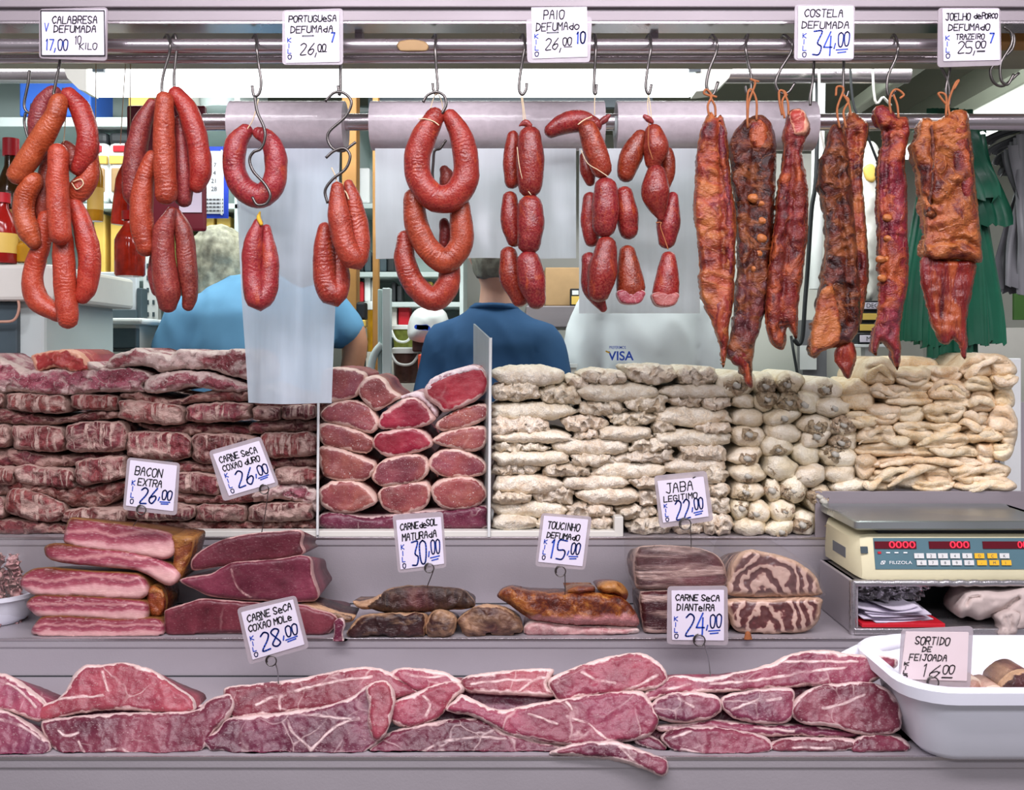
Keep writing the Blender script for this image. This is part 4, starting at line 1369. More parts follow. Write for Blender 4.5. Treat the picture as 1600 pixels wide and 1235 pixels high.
def bag_bunch(name, strips, d, mat, label):
    """folded bags hanging in a fan: each strip is a pleated sheet with thickness"""
    V, Fc = [], []
    for (xt, yt, xb, yb, wt, wb, dd) in strips:
        n, m = 14, 9
        ph = random.random() * 30
        grid = {}
        for side in (0, 1):
            for i in range(n + 1):
                t = i / n
                s = t * t * (3 - 2 * t)
                cx = xt + (xb - xt) * s
                cy = yt + (yb - yt) * t
                w = wt + (wb - wt) * t
                for j in range(m + 1):
                    u = j / m - 0.5
                    fold = math.sin(j * math.pi * 0.85 + ph) * 0.010 * (0.4 + t) + noise.noise(Vector((cx * 0.03, t * 3, ph + j * 0.3))) * 0.012
                    p = W(cx + u * w, cy + (noise.noise(Vector((j * 0.8, ph, 1))) * 8 if i == n else 0), d + dd)
                    p.y += fold + side * 0.002
                    grid[(side, i, j)] = len(V)
                    V.append(p)
        for i in range(n):
            for j in range(m):
                a = [grid[(0, i, j)], grid[(0, i, j + 1)], grid[(0, i + 1, j + 1)], grid[(0, i + 1, j)]]
                b = [grid[(1, i, j)], grid[(1, i, j + 1)], grid[(1, i + 1, j + 1)], grid[(1, i + 1, j)]]
                Fc += [a, b[::-1]]
    return tag(mesh_obj(name, V, Fc, mat), label, 'bags')


S = []
for i in range(16):
    t = i / 15
    S.append((1468 + t * 40 + random.uniform(-8, 8), 168 + random.uniform(0, 20), 1422 + t * 132, 558 - abs(t - 0.45) * 50 + random.uniform(-14, 8), 34, 40, random.uniform(-0.05, 0.05)))
for i in range(2):
    S.append((1500 + i * 8, 200 + i * 10, 1540 + i * 14, 312 + i * 40, 60, 50, -0.06 + i * 0.02))
for i in range(3):
    S.append((1468 + i * 20, 172, 1452 + i * 34, 205, 22, 44, -0.04))
bag_bunch('bag_bunch', S, 2.45, M['green_bag'], 'bunch of dark green plastic bags behind the largest rib slab')
S = []
for i in range(10):
    S.append((1640 - i * 5, 185 + i * 6, 1572 + i * 11, 452 + random.uniform(-10, 10), 60, 46, random.uniform(-0.04, 0.04)))
for i in range(4):
    S.append((1640, 180 + i * 12, 1540 + i * 10, 225 + i * 16, 60, 20, 0.06))
bag_bunch('bag_bunch', S, 2.55, M['grey_bag'], 'bunch of dark grey plastic bags at the end of the rail')

# rolls of bags and their hanging film
for i, (x0, x1, fx0, fx1, fy, key, lab, flab) in enumerate((
        (363, 540, 366, 531, 630, 'film_thin', 'roll of plastic bags on the rail behind the looped sausages', 'long see-through bag film hanging down to the salt beef pile'),
        (581, 943, 586, 900, 404, 'film', 'longest roll of plastic bags on the rail', 'pale bag film hanging behind the paio sausages'),
        (962, 1270, 905, 1092, 490, 'film', 'roll of plastic bags on the rail behind the ribs', 'pale bag film hanging down to the white shirt'))):
    d = 2.14
    rl = pthing('bag_roll', lab, 'roll', (x0 + x1) / 2, 235, d, 'rolls of bags on the rail')
    a, b = W(x0, 197, d), W(x1, 197, d)
    R = 38 * d / F
    mb = MB()
    mb.cyl(a, b, R, 40)
    mb.build('film_roll', M['roll_film'], rl, True)
    MB().cyl((a.x - 0.004, d, a.z), (a.x + 0.001, d, a.z), R * 0.45, 24).build('core', M['pale_teal'], rl, True)
    # the loose end
    n, m = 26, 22
    V, Fc = [], []
    yb0 = fy
    for side in (0, 1):
        for r in range(n + 1):
            for c in range(m + 1):
                t, u = r / n, c / m
                px = fx0 + (fx1 - fx0) * u
                if i == 0:
                    px = (366 + 20 * t) + ((531 - 12 * t) - (366 + 20 * t)) * u
                p = W(px, 232 + (yb0 - 232) * t, d - R * 0.98)
                p.y += noise.noise(Vector((u * 5, t * 1.6, i * 9.0))) * 0.018 * t + math.sin(u * 9 + i) * 0.006 * t + side * 0.0012
                if i == 0:
                    p.y -= 0.035 * t * math.sin(math.pi * u)
                V.append(p)
    K = (n + 1) * (m + 1)
    for r in range(n):
        for c in range(m):
            q = [r * (m + 1) + c, r * (m + 1) + c + 1, (r + 1) * (m + 1) + c + 1, (r + 1) * (m + 1) + c]
            Fc += [q, [z + K for z in q][::-1]]
    o = mesh_obj('hanging_film', V, Fc, M[key], rl)
    o['label'] = flab


# ---------------------------------------------------------------- people inside the stall
struct(MB().box(-3.15, 3.35, 2.72, 5.35, 0.0, 0.16), 'floor_1', M['floor'])


def rings_mesh(bm, rings, seg=20):
    """rings: (centre, rx, ry) stacked; closed at both ends"""
    R = []
    for c, rx, ry in rings:
        R.append([bm.verts.new((c[0] + rx * math.cos(k * 2 * math.pi / seg), c[1] + ry * math.sin(k * 2 * math.pi / seg), c[2])) for k in range(seg)])
    for a, b in zip(R, R[1:]):
        for k in range(seg):
            bm.faces.new([a[k], a[(k + 1) % seg], b[(k + 1) % seg], b[k]])
    bm.faces.new(R[0][::-1])
    bm.faces.new(R[-1])


def limb_mesh(bm, pts, rads, seg=12):
    P = catmull(np.array([(*p, r) for p, r in zip(pts, rads)]), 5)
    V, Fc, _ = tube_mesh([Vector(p[:3]) for p in P], [p[3] for p in P], seg, True)
    vs = [bm.verts.new(v) for v in V]
    for f in Fc:
        bm.faces.new([vs[i] for i in f])


def fuse(name, bm, voxel, mat, parent, Mx, smooth=4):
    """melts overlapping solids into one continuous skin"""
    bmesh.ops.recalc_face_normals(bm, faces=bm.faces[:])
    me = bpy.data.meshes.new('t')
    bm.to_mesh(me)
    bm.free()
    tmp = bpy.data.objects.new('t', me)
    COL.objects.link(tmp)
    r = tmp.modifiers.new('r', 'REMESH')
    r.mode = 'VOXEL'
    r.voxel_size = voxel
    s = tmp.modifiers.new('s', 'SMOOTH')
    s.iterations = smooth
    s.factor = 0.5
    bpy.context.view_layer.update()
    em = bpy.data.meshes.new_from_object(tmp.evaluated_get(bpy.context.evaluated_depsgraph_get()))
    vs = [Mx @ v.co for v in em.vertices]
    fs = [list(p.vertices) for p in em.polygons]
    bpy.data.objects.remove(tmp)
    bpy.data.meshes.remove(em)
    bpy.data.meshes.remove(me)
    return mesh_obj(name, vs, fs, mat, parent)


def person(label, base, yaw, s, skin, shirt, hair, lean=0.0, headoff=(0, 0, 0), arms=None, long_hair=False, build=1.0, sleeves=0.5):
    """local: standing at the origin, facing -y; lean bends the upper body forward"""
    p = empty('person', base, label, 'person')
    Mx = Matrix.Translation(Vector(base)) @ Matrix.Rotation(yaw, 4, 'Z') @ Matrix.Scale(s, 4)
    hx, hy, hz = headoff

    def bend(z):
        return -lean * max(0.0, z - 0.95)
    tor = [(0.86, .165, .11), (0.98, .17, .115), (1.12, .165, .115), (1.26, .185, .12), (1.35, .18, .11), (1.395, .15, .09), (1.43, .105, .072), (1.46, .06, .055)]
    head = [(1.475, .03, .04, 0), (1.49, .052, .07, 0), (1.53, .066, .088, 0), (1.58, .075, .098, 0.004), (1.63, .078, .102, 0.010), (1.68, .070, .092, 0.014), (1.71, .05, .066, 0.014), (1.725, .02, .03, 0.012)]
    arms = arms or {1: [(.19, 0, 1.39), (.25, 0, 1.12), (.24, -.10, .90)], -1: [(-.19, 0, 1.39), (-.25, 0, 1.12), (-.24, -.10, .90)]}

    def armp(sd, k=None):
        return [Vector((q[0], q[1] + bend(q[2]), q[2])) for q in arms[sd]]
    bm = bmesh.new()
    rings_mesh(bm, [((0, bend(z), z), rx * build, ry * build) for z, rx, ry in tor])
    hc = Vector((hx, bend(1.5) + hy, hz))
    limb_mesh(bm, [(0, bend(1.42), 1.40), (hx * 0.5, bend(1.47) + hy * 0.5, 1.47 + hz * 0.5), (hx, bend(1.53) + hy, 1.54 + hz)], [.062, .056, .058])
    rings_mesh(bm, [((hc.x, hc.y + yo, z + hz), rx, ry) for z, rx, ry, yo in head])
    # nose, brow, chin and ears
    limb_mesh(bm, [(hc.x, hc.y - .095, 1.62 + hz), (hc.x, hc.y - .112, 1.585 + hz), (hc.x, hc.y - .095, 1.575 + hz)], [.008, .013, .012], 8)
    limb_mesh(bm, [(hc.x - .035, hc.y - .088, 1.632 + hz), (hc.x, hc.y - .098, 1.636 + hz), (hc.x + .035, hc.y - .088, 1.632 + hz)], [.010, .012, .010], 8)
    limb_mesh(bm, [(hc.x - .02, hc.y - .09, 1.545 + hz), (hc.x, hc.y - .098, 1.543 + hz), (hc.x + .02, hc.y - .09, 1.545 + hz)], [.008, .010, .008], 8)
    for sd in (1, -1):
        limb_mesh(bm, [(hc.x + sd * .076, hc.y + .006, 1.62 + hz), (hc.x + sd * .086, hc.y + .012, 1.60 + hz), (hc.x + sd * .077, hc.y + .004, 1.57 + hz)], [.012, .013, .010], 8)
        a = armp(sd)
        limb_mesh(bm, a, [.052 * build, .042, .030])
        limb_mesh(bm, [(sd * .09, 0, .92), (sd * .095, -.01, .50), (sd * .095, .01, .08)], [.085, .058, .042])
        limb_mesh(bm, [(sd * .095, .03, .045), (sd * .10, -.05, .04), (sd * .105, -.14, .03)], [.04, .042, .032])
        # hand: palm, four fingers and a thumb, slightly curled
        w = a[-1]
        dr = (a[-1] - a[-2]).normalized()
        side = Vector((0, 1, 0)) - dr * dr.y
        side.normalize()
        nrm = dr.cross(side) * sd
        palm = w + dr * .05
        limb_mesh(bm, [w, w + dr * .04, w + dr * .085], [.026, .034, .030], 10)
        for k in range(4):
            o0 = w + dr * .085 + side * (k - 1.5) * .017
            L = (.060, .072, .068, .052)[k]
            limb_mesh(bm, [o0, o0 + dr * L * .55 + nrm * -.006, o0 + dr * L * .9 + nrm * -.026], [.0095, .009, .0078], 8)
        limb_mesh(bm, [w + dr * .03 - side * .026, w + dr * .06 - side * .05 - nrm * .008, w + dr * .09 - side * .052 - nrm * .02], [.012, .011, .009], 8)
    fuse('body', bm, 0.0075, skin, p, Mx)
    # shirt
    bm = bmesh.new()
    sh = [(0.80, .185, .13), (0.98, .188, .132), (1.12, .182, .132), (1.26, .200, .136), (1.35, .206, .130), (1.395, .182, .112), (1.43, .135, .092), (1.455, .092, .076), (1.475, .072, .066)]
    rings_mesh(bm, [((0, bend(z), z), rx * build, ry * build) for z, rx, ry in sh])
    for sd in (1, -1):
        a = armp(sd)
        e = a[0].lerp(a[1], min(1.0, sleeves * 2))
        q = [Vector((a[0].x * 0.72, a[0].y, a[0].z)), a[0], e] if sleeves <= 0.5 else [Vector((a[0].x * 0.72, a[0].y, a[0].z)), a[0], a[1], a[1].lerp(a[2], sleeves * 2 - 1)]
        limb_mesh(bm, q, [.066, .070, .068] if sleeves <= 0.5 else [.07, .076, .066, .05], 14)
    t = fuse('shirt', bm, 0.011, shirt, p, Mx, 6)
    for v in t.data.vertices:
        q = v.co * 7
        f = noise.noise(Vector((v.co.x * 9 + v.co.z * 5, v.co.y * 7, v.co.z * 3 - v.co.x * 3)))
        v.co += v.normal * (noise.noise(q) * 0.008 + (0.5 - abs(f)) * 0.014)
    # collar
    bm = bmesh.new()
    V = [Vector((math.cos(k * math.pi / 8) * .072, bend(1.455) + math.sin(k * math.pi / 8) * .066, 1.458 + 0.012 * math.sin(k * math.pi / 8))) for k in range(17)]
    limb_mesh(bm, V, [.010] * 17, 8)
    fuse('collar', bm, 0.005, shirt, p, Mx, 2)
    # trousers
    bm = bmesh.new()
    rings_mesh(bm, [((0, 0, z), rx * build, ry * build) for z, rx, ry in [(.80, .16, .115), (.90, .178, .125), (1.0, .172, .12)]])
    for sd in (1, -1):
        limb_mesh(bm, [(sd * .09, 0, .88), (sd * .095, -.01, .50), (sd * .095, .01, .10)], [.098, .076, .066])
    fuse('trousers', bm, 0.012, M['trousers'], p, Mx)
    # hair: back and crown of the head
    bm = bmesh.new()
    if long_hair:
        hr = [(1.50, .075, .060, .055), (1.55, .090, .085, .030), (1.60, .094, .100, .020), (1.65, .093, .108, .018), (1.69, .082, .100, .018), (1.725, .056, .07, .016), (1.742, .02, .03, .014)]
    else:
        hr = [(1.525, .062, .040, .060), (1.56, .078, .070, .040), (1.61, .086, .090, .028), (1.66, .083, .100, .020), (1.70, .068, .086, .018), (1.73, .040, .052, .016), (1.74, .015, .02, .014)]
    rings_mesh(bm, [((hc.x, hc.y + yo, z + hz), rx, ry) for z, rx, ry, yo in hr], 28)
    h = fuse('hair', bm, 0.006, hair, p, Mx, 3)
    for v in h.data.vertices:
        q = Vector((v.co.x * 55, v.co.y * 55, v.co.z * 9))
        v.co += v.normal * (noise.noise(q) * 0.007 + noise.noise(v.co * 30) * 0.006)
    for sd in (1, -1):
        b2 = bmesh.new()
        bmesh.ops.create_uvsphere(b2, u_segments=10, v_segments=8, radius=.011)
        for v in b2.verts: v.co += Vector((hc.x + sd * .03, hc.y - .090, 1.617 + hz))
        vs = [Mx @ v.co for v in b2.verts]
        b2.verts.index_update()
        fs = [[v.index for v in f.verts] for f in b2.faces]
        b2.free()
        mesh_obj('eye', vs, fs, M['eye'], p)
    return p


def stand(px, d):
    return Vector(((px - 800) * d / F, d, 0.16))


person('person with white hair in a light blue shirt leaning away behind the salt beef', stand(415, 3.1), math.radians(206), 1.08, M['skin'], M['blue_shirt'], M['white_hair'],
       lean=0.25, headoff=(0.10, -0.12, -0.10), long_hair=True, build=1.12, sleeves=0.3,
       arms={1: [(.21, 0, 1.34), (.28, -.05, 1.12), (.22, -.22, 1.0)], -1: [(-.21, 0, 1.38), (-.30, 0.0, 1.27), (-.25, -.10, 1.02)]})
person('person with short grey hair in a navy shirt seen from behind', stand(768, 3.0), math.radians(172), 1.01, M['pink_skin'], M['navy_shirt'], M['grey_hair'],
       lean=0.10, headoff=(-0.012, -0.02, 0.03), build=0.86,
       arms={1: [(.150, 0, 1.345), (.19, 0.02, 1.12), (.17, -.14, .96)], -1: [(-.150, 0, 1.345), (-.19, 0.02, 1.12), (-.17, -.14, .96)]})
wp = person('person in a white shirt with a small blue print behind the tripe', stand(1004, 3.36), math.radians(10), 1.1, M['skin'], M['white_shirt'], M['grey_hair'],
            lean=0.03, headoff=(0.03, -0.02, 0), build=0.88, sleeves=0.5,
            arms={1: [(.160, 0, 1.345), (.205, 0.02, 1.12), (.19, -.14, .96)], -1: [(-.160, 0, 1.345), (-.205, 0.02, 1.12), (-.19, -.14, .96)]})
p0 = W(950, 563, 3.165)
type_text('chest_print', 'VISA', p0, UX, UZ, 0.030, M['blue_ink'], wp, 0.0, 0.02)
type_text('small_print', 'PREFERIMOS', p0 + Vector((0.004, 0, 0.037)), UX, UZ, 0.010, M['blue_ink'], wp, 0.0, 0.01, 0.055)
ribbon('print_flash', [np.array([(-0.006, 0.029), (0.004, 0.025)])], p0, UX, UZ, NY, 0.005, M['key_yellow'], wp, 0.0004)


# ---------------------------------------------------------------- hooks
HK = 0.0030


def hook(label, pts, d=None, r=HK, over=True):
    """an S hook drawn by its photo points; the first point sits on top of the rail"""
    P = []
    if over:
        x, y = pts[0]
        P += [(x - 7, y + 9, DR + 0.022), (x - 4, y + 1, DR + 0.014)]
        P += [(x, y - 2, DR - 0.002)]
        pts = pts[1:]
    for p in pts:
        P.append((p[0], p[1], p[2] if len(p) > 2 else (d or DR - 0.024)))
    o = wire('meat_hook', P, r, M['hook'])
    return tag(o, label, 'hook', 'meat hooks')


HD = 1.965
hook('hook under the calabresa price card, holding the first sausage bunch', [(96, 57), (97, 70), (93, 100), (86, 135), (84, 148), (90, 158), (99, 150), (99, 138)], HD)
hook('rusty S hook hanging beside the brown sauce bottle', [(46, 110, 2.03), (44, 130, 2.03), (38, 160, 2.03), (40, 172, 2.03), (47, 176, 2.03), (50, 162, 2.03)], HD, HK, False)
hook('second rusty hook hooked into the first above the sauce bottles', [(40, 176, 2.04), (38, 192, 2.04), (44, 216, 2.04), (50, 230, 2.04), (46, 246, 2.04)], HD, HK, False)
hook('front hook of the second calabresa bunch', [(262, 57), (266, 68), (264, 86), (255, 118), (253, 142), (259, 150)], HD)
hook('rear hook of the second calabresa bunch', [(274, 57), (276, 74), (275, 88), (272, 118), (273, 140), (278, 146)], HD + 0.03)
hook('hook above the first looped sausage', [(400, 57), (401, 74), (404, 100), (408, 128), (405, 146), (397, 150), (394, 134)], HD)
hook('lower S hook inside the first looped sausage', [(398, 150), (402, 175), (412, 198), (414, 215), (408, 232), (396, 238), (390, 250), (396, 268), (414, 288), (422, 305), (416, 318), (402, 320), (394, 308)], HD - 0.035, HK, False)
hook('short hook behind the portuguesa price card', [(532, 57), (533, 74), (532, 110), (532, 140), (530, 148), (528, 134)], HD)
hook('large S hook hanging beside the end of the first bag roll', [(508, 159, 1.95), (522, 145, 1.95), (538, 146, 1.95), (549, 160, 1.95), (540, 182, 1.95), (516, 204, 1.95), (512, 218, 1.95), (520, 232, 1.95), (536, 236, 1.95), (548, 228, 1.95), (556, 222, 1.95)], HD, HK, False)
hook('small ring hook above the folded sausages', [(509, 247, 1.945), (522, 236, 1.945), (538, 232, 1.945), (547, 244, 1.945), (540, 264, 1.945), (520, 280, 1.945), (508, 298, 1.945), (512, 318, 1.945)], HD, HK, False)
hook('hook above the largest sausage ring', [(681, 57), (680, 74), (682, 110), (684, 136), (681, 147), (677, 140), (676, 130)], HD)
hook('small hook clipped round the top of the largest sausage ring', [(661, 160, 1.945), (668, 149, 1.945), (682, 144, 1.945), (694, 150, 1.945), (697, 164, 1.945), (690, 178, 1.945)], HD, HK, False)
hook('hook seen through the largest sausage ring', [(697, 219, 2.03), (688, 232, 2.03), (679, 236, 2.03), (677, 255, 2.03), (676, 275, 2.03), (680, 300, 2.03), (690, 318, 2.03)], HD, HK, False)
hook('hook above the first paio chain', [(818, 57), (820, 74), (814, 108), (811, 138), (816, 148), (822, 140), (823, 130)], HD)
hook('hook above the bent paio sausage', [(930, 57), (931, 74), (929, 112), (928, 142), (931, 146), (932, 132)], HD)
hook('hook above the third paio chain', [(1015, 57), (1017, 74), (1012, 106), (1009, 136), (1014, 147), (1018, 132)], HD)
hook('hook above the first smoked rib', [(1114, 57), (1120, 66), (1119, 82), (1108, 110), (1104, 136), (1114, 148), (1122, 128)], HD)
hook('hook above the dark smoked rib', [(1169, 57), (1165, 74), (1169, 98), (1174, 122), (1173, 142), (1167, 146), (1165, 134)], HD)
hook('hook above the rib with the pale knuckle', [(1226, 57), (1237, 66), (1236, 82), (1220, 108), (1212, 130), (1220, 146), (1232, 144), (1242, 130)], HD)
hook('straight hook under the costela price card', [(1272, 95, 1.99), (1270, 125, 1.99), (1266, 150, 1.99), (1266, 165, 1.99)], HD, HK, False)
hook('hook above the pair of twisted ribs', [(1318, 57), (1319, 80), (1318, 110), (1318, 145), (1322, 152), (1326, 142)], HD)
hook('hook above the narrow red rib', [(1398, 57), (1403, 72), (1400, 90), (1388, 118), (1386, 142), (1392, 152), (1402, 138)], HD)
hook('hook above the largest rib slab', [(1468, 100, 1.97), (1480, 125, 1.97), (1484, 150, 1.97), (1482, 165, 1.97), (1478, 140, 1.97), (1485, 105, 1.97)], HD, HK, False)
hook('empty hook pair near the end of the rail, front one', [(1568, 42, 1.97), (1580, 52, 1.97), (1580, 70, 1.97), (1564, 98, 1.97), (1564, 124, 1.97), (1574, 132, 1.97), (1584, 116, 1.97)], HD, HK, False)
hook('empty hook pair near the end of the rail, rear one', [(1572, 46, 1.99), (1584, 56, 1.99), (1582, 76, 1.99), (1566, 92, 1.99), (1548, 108, 1.99), (1552, 128, 1.99), (1568, 134, 1.99), (1592, 114, 1.99)], HD, HK, False)


# ---------------------------------------------------------------- sausages
def sg(label, pts, dd=0.0, mat='calabresa', group=None, name='smoked_sausage', **k):
    o = sausage(name, pts, DR - 0.035 + dd, M[mat], **k)
    return tag(o, label, 'sausage', group)


def tie(o, pts, dd=0.0, mat='tie', r=0.0012):
    t = wire('string_tie', [(p[0], p[1], DR - 0.035 + dd) for p in pts], r, M[mat], o)
    return t


G1 = 'calabresa sausages of the first bunch'
A1 = 'calabresa sausage '
sg(A1 + 'half hidden at the upper back of the first bunch', [(84, 146, 13), (66, 165, 15), (60, 195, 16), (62, 222, 15), (66, 240, 13)], 0.030, 'calabresa_dark', G1)
sg(A1 + 'slanting down across the front of the first bunch', [(93, 158, 13), (86, 180, 16), (68, 212, 17), (48, 243, 17.5), (27, 274, 16)], -0.022, 'calabresa', G1)
sg(A1 + 'curving from the top along the outer side of the first bunch', [(107, 148, 12), (126, 172, 16), (137, 210, 16), (135, 238, 16), (122, 264, 12)], 0.0, 'calabresa', G1)
o = sg(A1 + 'standing upright in the middle of the first bunch', [(91, 238, 15), (90, 290, 17), (92, 335, 17), (95, 368, 17)], -0.03, 'calabresa', G1)
sg(A1 + 'with pinched blunt end at the outer edge of the first bunch', [(52, 282, 15), (39, 310, 16), (37, 338, 17), (45, 362, 17), (53, 378, 12)], -0.012, 'calabresa', G1)
sg(A1 + 'tucked behind the middle of the first bunch', [(76, 262, 13), (68, 300, 15), (66, 335, 13)], 0.02, 'calabresa_dark', G1)
o = sg(A1 + 'tied behind the curved outer one in the first bunch', [(142, 245, 13), (136, 280, 16), (120, 302, 17), (110, 312, 13)], 0.015, 'calabresa', G1)
tie(o, [(112, 286), (120, 296), (130, 288), (126, 280), (114, 284)], -0.010)
o = sg(A1 + 'bent into a hook low in the first bunch', [(72, 340, 12), (64, 385, 14), (51, 430, 16), (58, 468, 17), (90, 490, 14)], 0.012, 'calabresa', G1)
sg(A1 + 'hanging lowest in the first bunch', [(99, 372, 15), (101, 425, 17), (104, 470, 16.5), (106, 500, 15.5)], 0.002, 'calabresa', G1)
sg(A1 + 'bowed along the lower outer side of the first bunch', [(116, 318, 12), (130, 355, 16), (140, 405, 17), (136, 445, 15.5), (128, 464, 12)], 0.012, 'calabresa', G1)
sg(A1 + 'short dark stump under the tied one in the first bunch', [(104, 228, 9), (114, 240, 11), (116, 262, 10)], 0.03, 'calabresa_dark', G1)
o = wire('hanging_string', [(103, 175, 1.99), (101, 205, 1.99), (99, 228, 1.985)], 0.001, M['tie'])
tag(o, 'thin pale string inside the first calabresa bunch', 'string')

G2 = 'calabresa sausages of the second bunch'
sg(A1 + 'standing straight at the front of the second bunch', [(257, 156, 14), (256, 210, 16.5), (258, 265, 17), (260, 304, 17)], -0.022, 'calabresa', G2)
sg(A1 + 'bowed along the outer side of the second bunch', [(275, 147, 12), (294, 175, 16.5), (309, 222, 17), (313, 265, 17), (308, 290, 13)], 0.0, 'calabresa', G2)
sg(A1 + 'leaning back behind the front one in the second bunch', [(238, 163, 9), (222, 195, 15), (211, 250, 17), (208, 300, 16), (212, 316, 12)], 0.012, 'calabresa_dark', G2)
sg(A1 + 'ending below the red board in the second bunch', [(238, 245, 11), (224, 290, 16), (221, 345, 18), (228, 388, 14)], -0.010, 'calabresa', G2)
sg(A1 + 'squeezed between the front and outer ones of the second bunch', [(281, 188, 9), (285, 240, 12), (288, 285, 15), (287, 312, 13)], 0.015, 'calabresa_dark', G2)
sg('purplish sausage, front lobe of the pair hanging below the second bunch', [(268, 330, 8), (256, 362, 16), (256, 410, 18), (262, 455, 20), (262, 476, 14)], -0.012, 'calabresa_dark', G2)
sg('purplish sausage, rear lobe of the pair hanging below the second bunch', [(274, 332, 8), (287, 364, 14), (293, 420, 15), (297, 460, 12), (294, 478, 9)], 0.005, 'calabresa_dark', G2)
sg('thin purplish sausage edge behind the hanging pair', [(245, 385, 8), (241, 428, 10), (246, 456, 8)], 0.02, 'calabresa_dark', G2)

G3 = 'looped portuguesa sausages'
o = sg('sausage bent into a closed ring around the S hook', [(384, 205, 12), (369, 226, 17), (366, 262, 18), (380, 295, 19), (408, 307, 19), (428, 285, 18), (431, 246, 17), (420, 218, 14), (404, 208, 10)], 0.0, 'portuguesa', G3)
tie(o, [(384, 205), (394, 190), (399, 175), (404, 155)], -0.012)
o = sg('folded sausage with a yellow tie below the first ring', [(404, 348, 7), (396, 383, 15.5), (394, 430, 15.5), (404, 468, 18.5), (418, 452, 16, 0.008), (421, 405, 14, 0.012), (416, 358, 8, 0.012)], -0.005, 'portuguesa', G3)
t = sausage('yellow_tie', [(406, 332, 2), (404, 340, 4), (408, 350, 3)], DR - 0.05, M['yellow_tie'], o, 10, 0.001, 3)
o = sg('folded sausage, the higher of two beside the wooden post', [(527, 293, 10), (529, 335, 17), (537, 375, 18), (553, 404, 18), (562, 392, 16, 0.014), (560, 355, 16, 0.022), (552, 315, 14, 0.022), (545, 288, 8, 0.02)], -0.02, 'portuguesa', G3)
tie(o, [(518, 262), (524, 275), (529, 292), (540, 300), (545, 312)], -0.016, 'tie', 0.0014)
sg('folded sausage, the lower of two beside the wooden post', [(508, 358, 12), (506, 400, 17), (510, 440, 19), (522, 462, 19), (530, 440, 17, 0.012), (530, 415, 15, 0.02), (524, 390, 12, 0.02)], 0.02, 'portuguesa', G3)
o = sg('largest sausage ring with a string wound near its top', [(680, 182, 15), (662, 214, 20), (652, 250, 21), (658, 285, 21), (681, 310, 22), (709, 307, 21.5), (727, 280, 21), (727, 240, 20), (717, 206, 17), (703, 182, 12)], -0.01, 'portuguesa', G3)
tie(o, [(654, 186), (665, 186), (678, 190), (686, 196)], -0.032, 'tie', 0.0012)
tie(o, [(672, 172), (677, 155), (683, 146), (690, 158), (692, 172)], -0.01, 'tie', 0.0010)
sg('middle sausage ring hanging through the largest one', [(647, 310, 17), (651, 350, 18.5), (669, 387, 19), (696, 408, 19.5), (719, 384, 19), (721, 350, 18.5), (716, 316, 16)], 0.02, 'portuguesa', G3)
sg('lowest sausage ring of the three linked rings', [(633, 372, 13), (633, 410, 17), (649, 446, 18), (677, 468, 19), (700, 446, 18.5), (703, 420, 16), (704, 398, 13)], 0.045, 'portuguesa', G3)
sg('small round sausage end seen through the largest ring', [(694, 266, 8), (699, 278, 13), (695, 296, 9)], 0.06, 'calabresa_dark', G3)
sg('thin sausage end seen through the middle ring', [(694, 348, 8), (697, 366, 10), (692, 388, 7)], 0.06, 'calabresa_dark', G3)

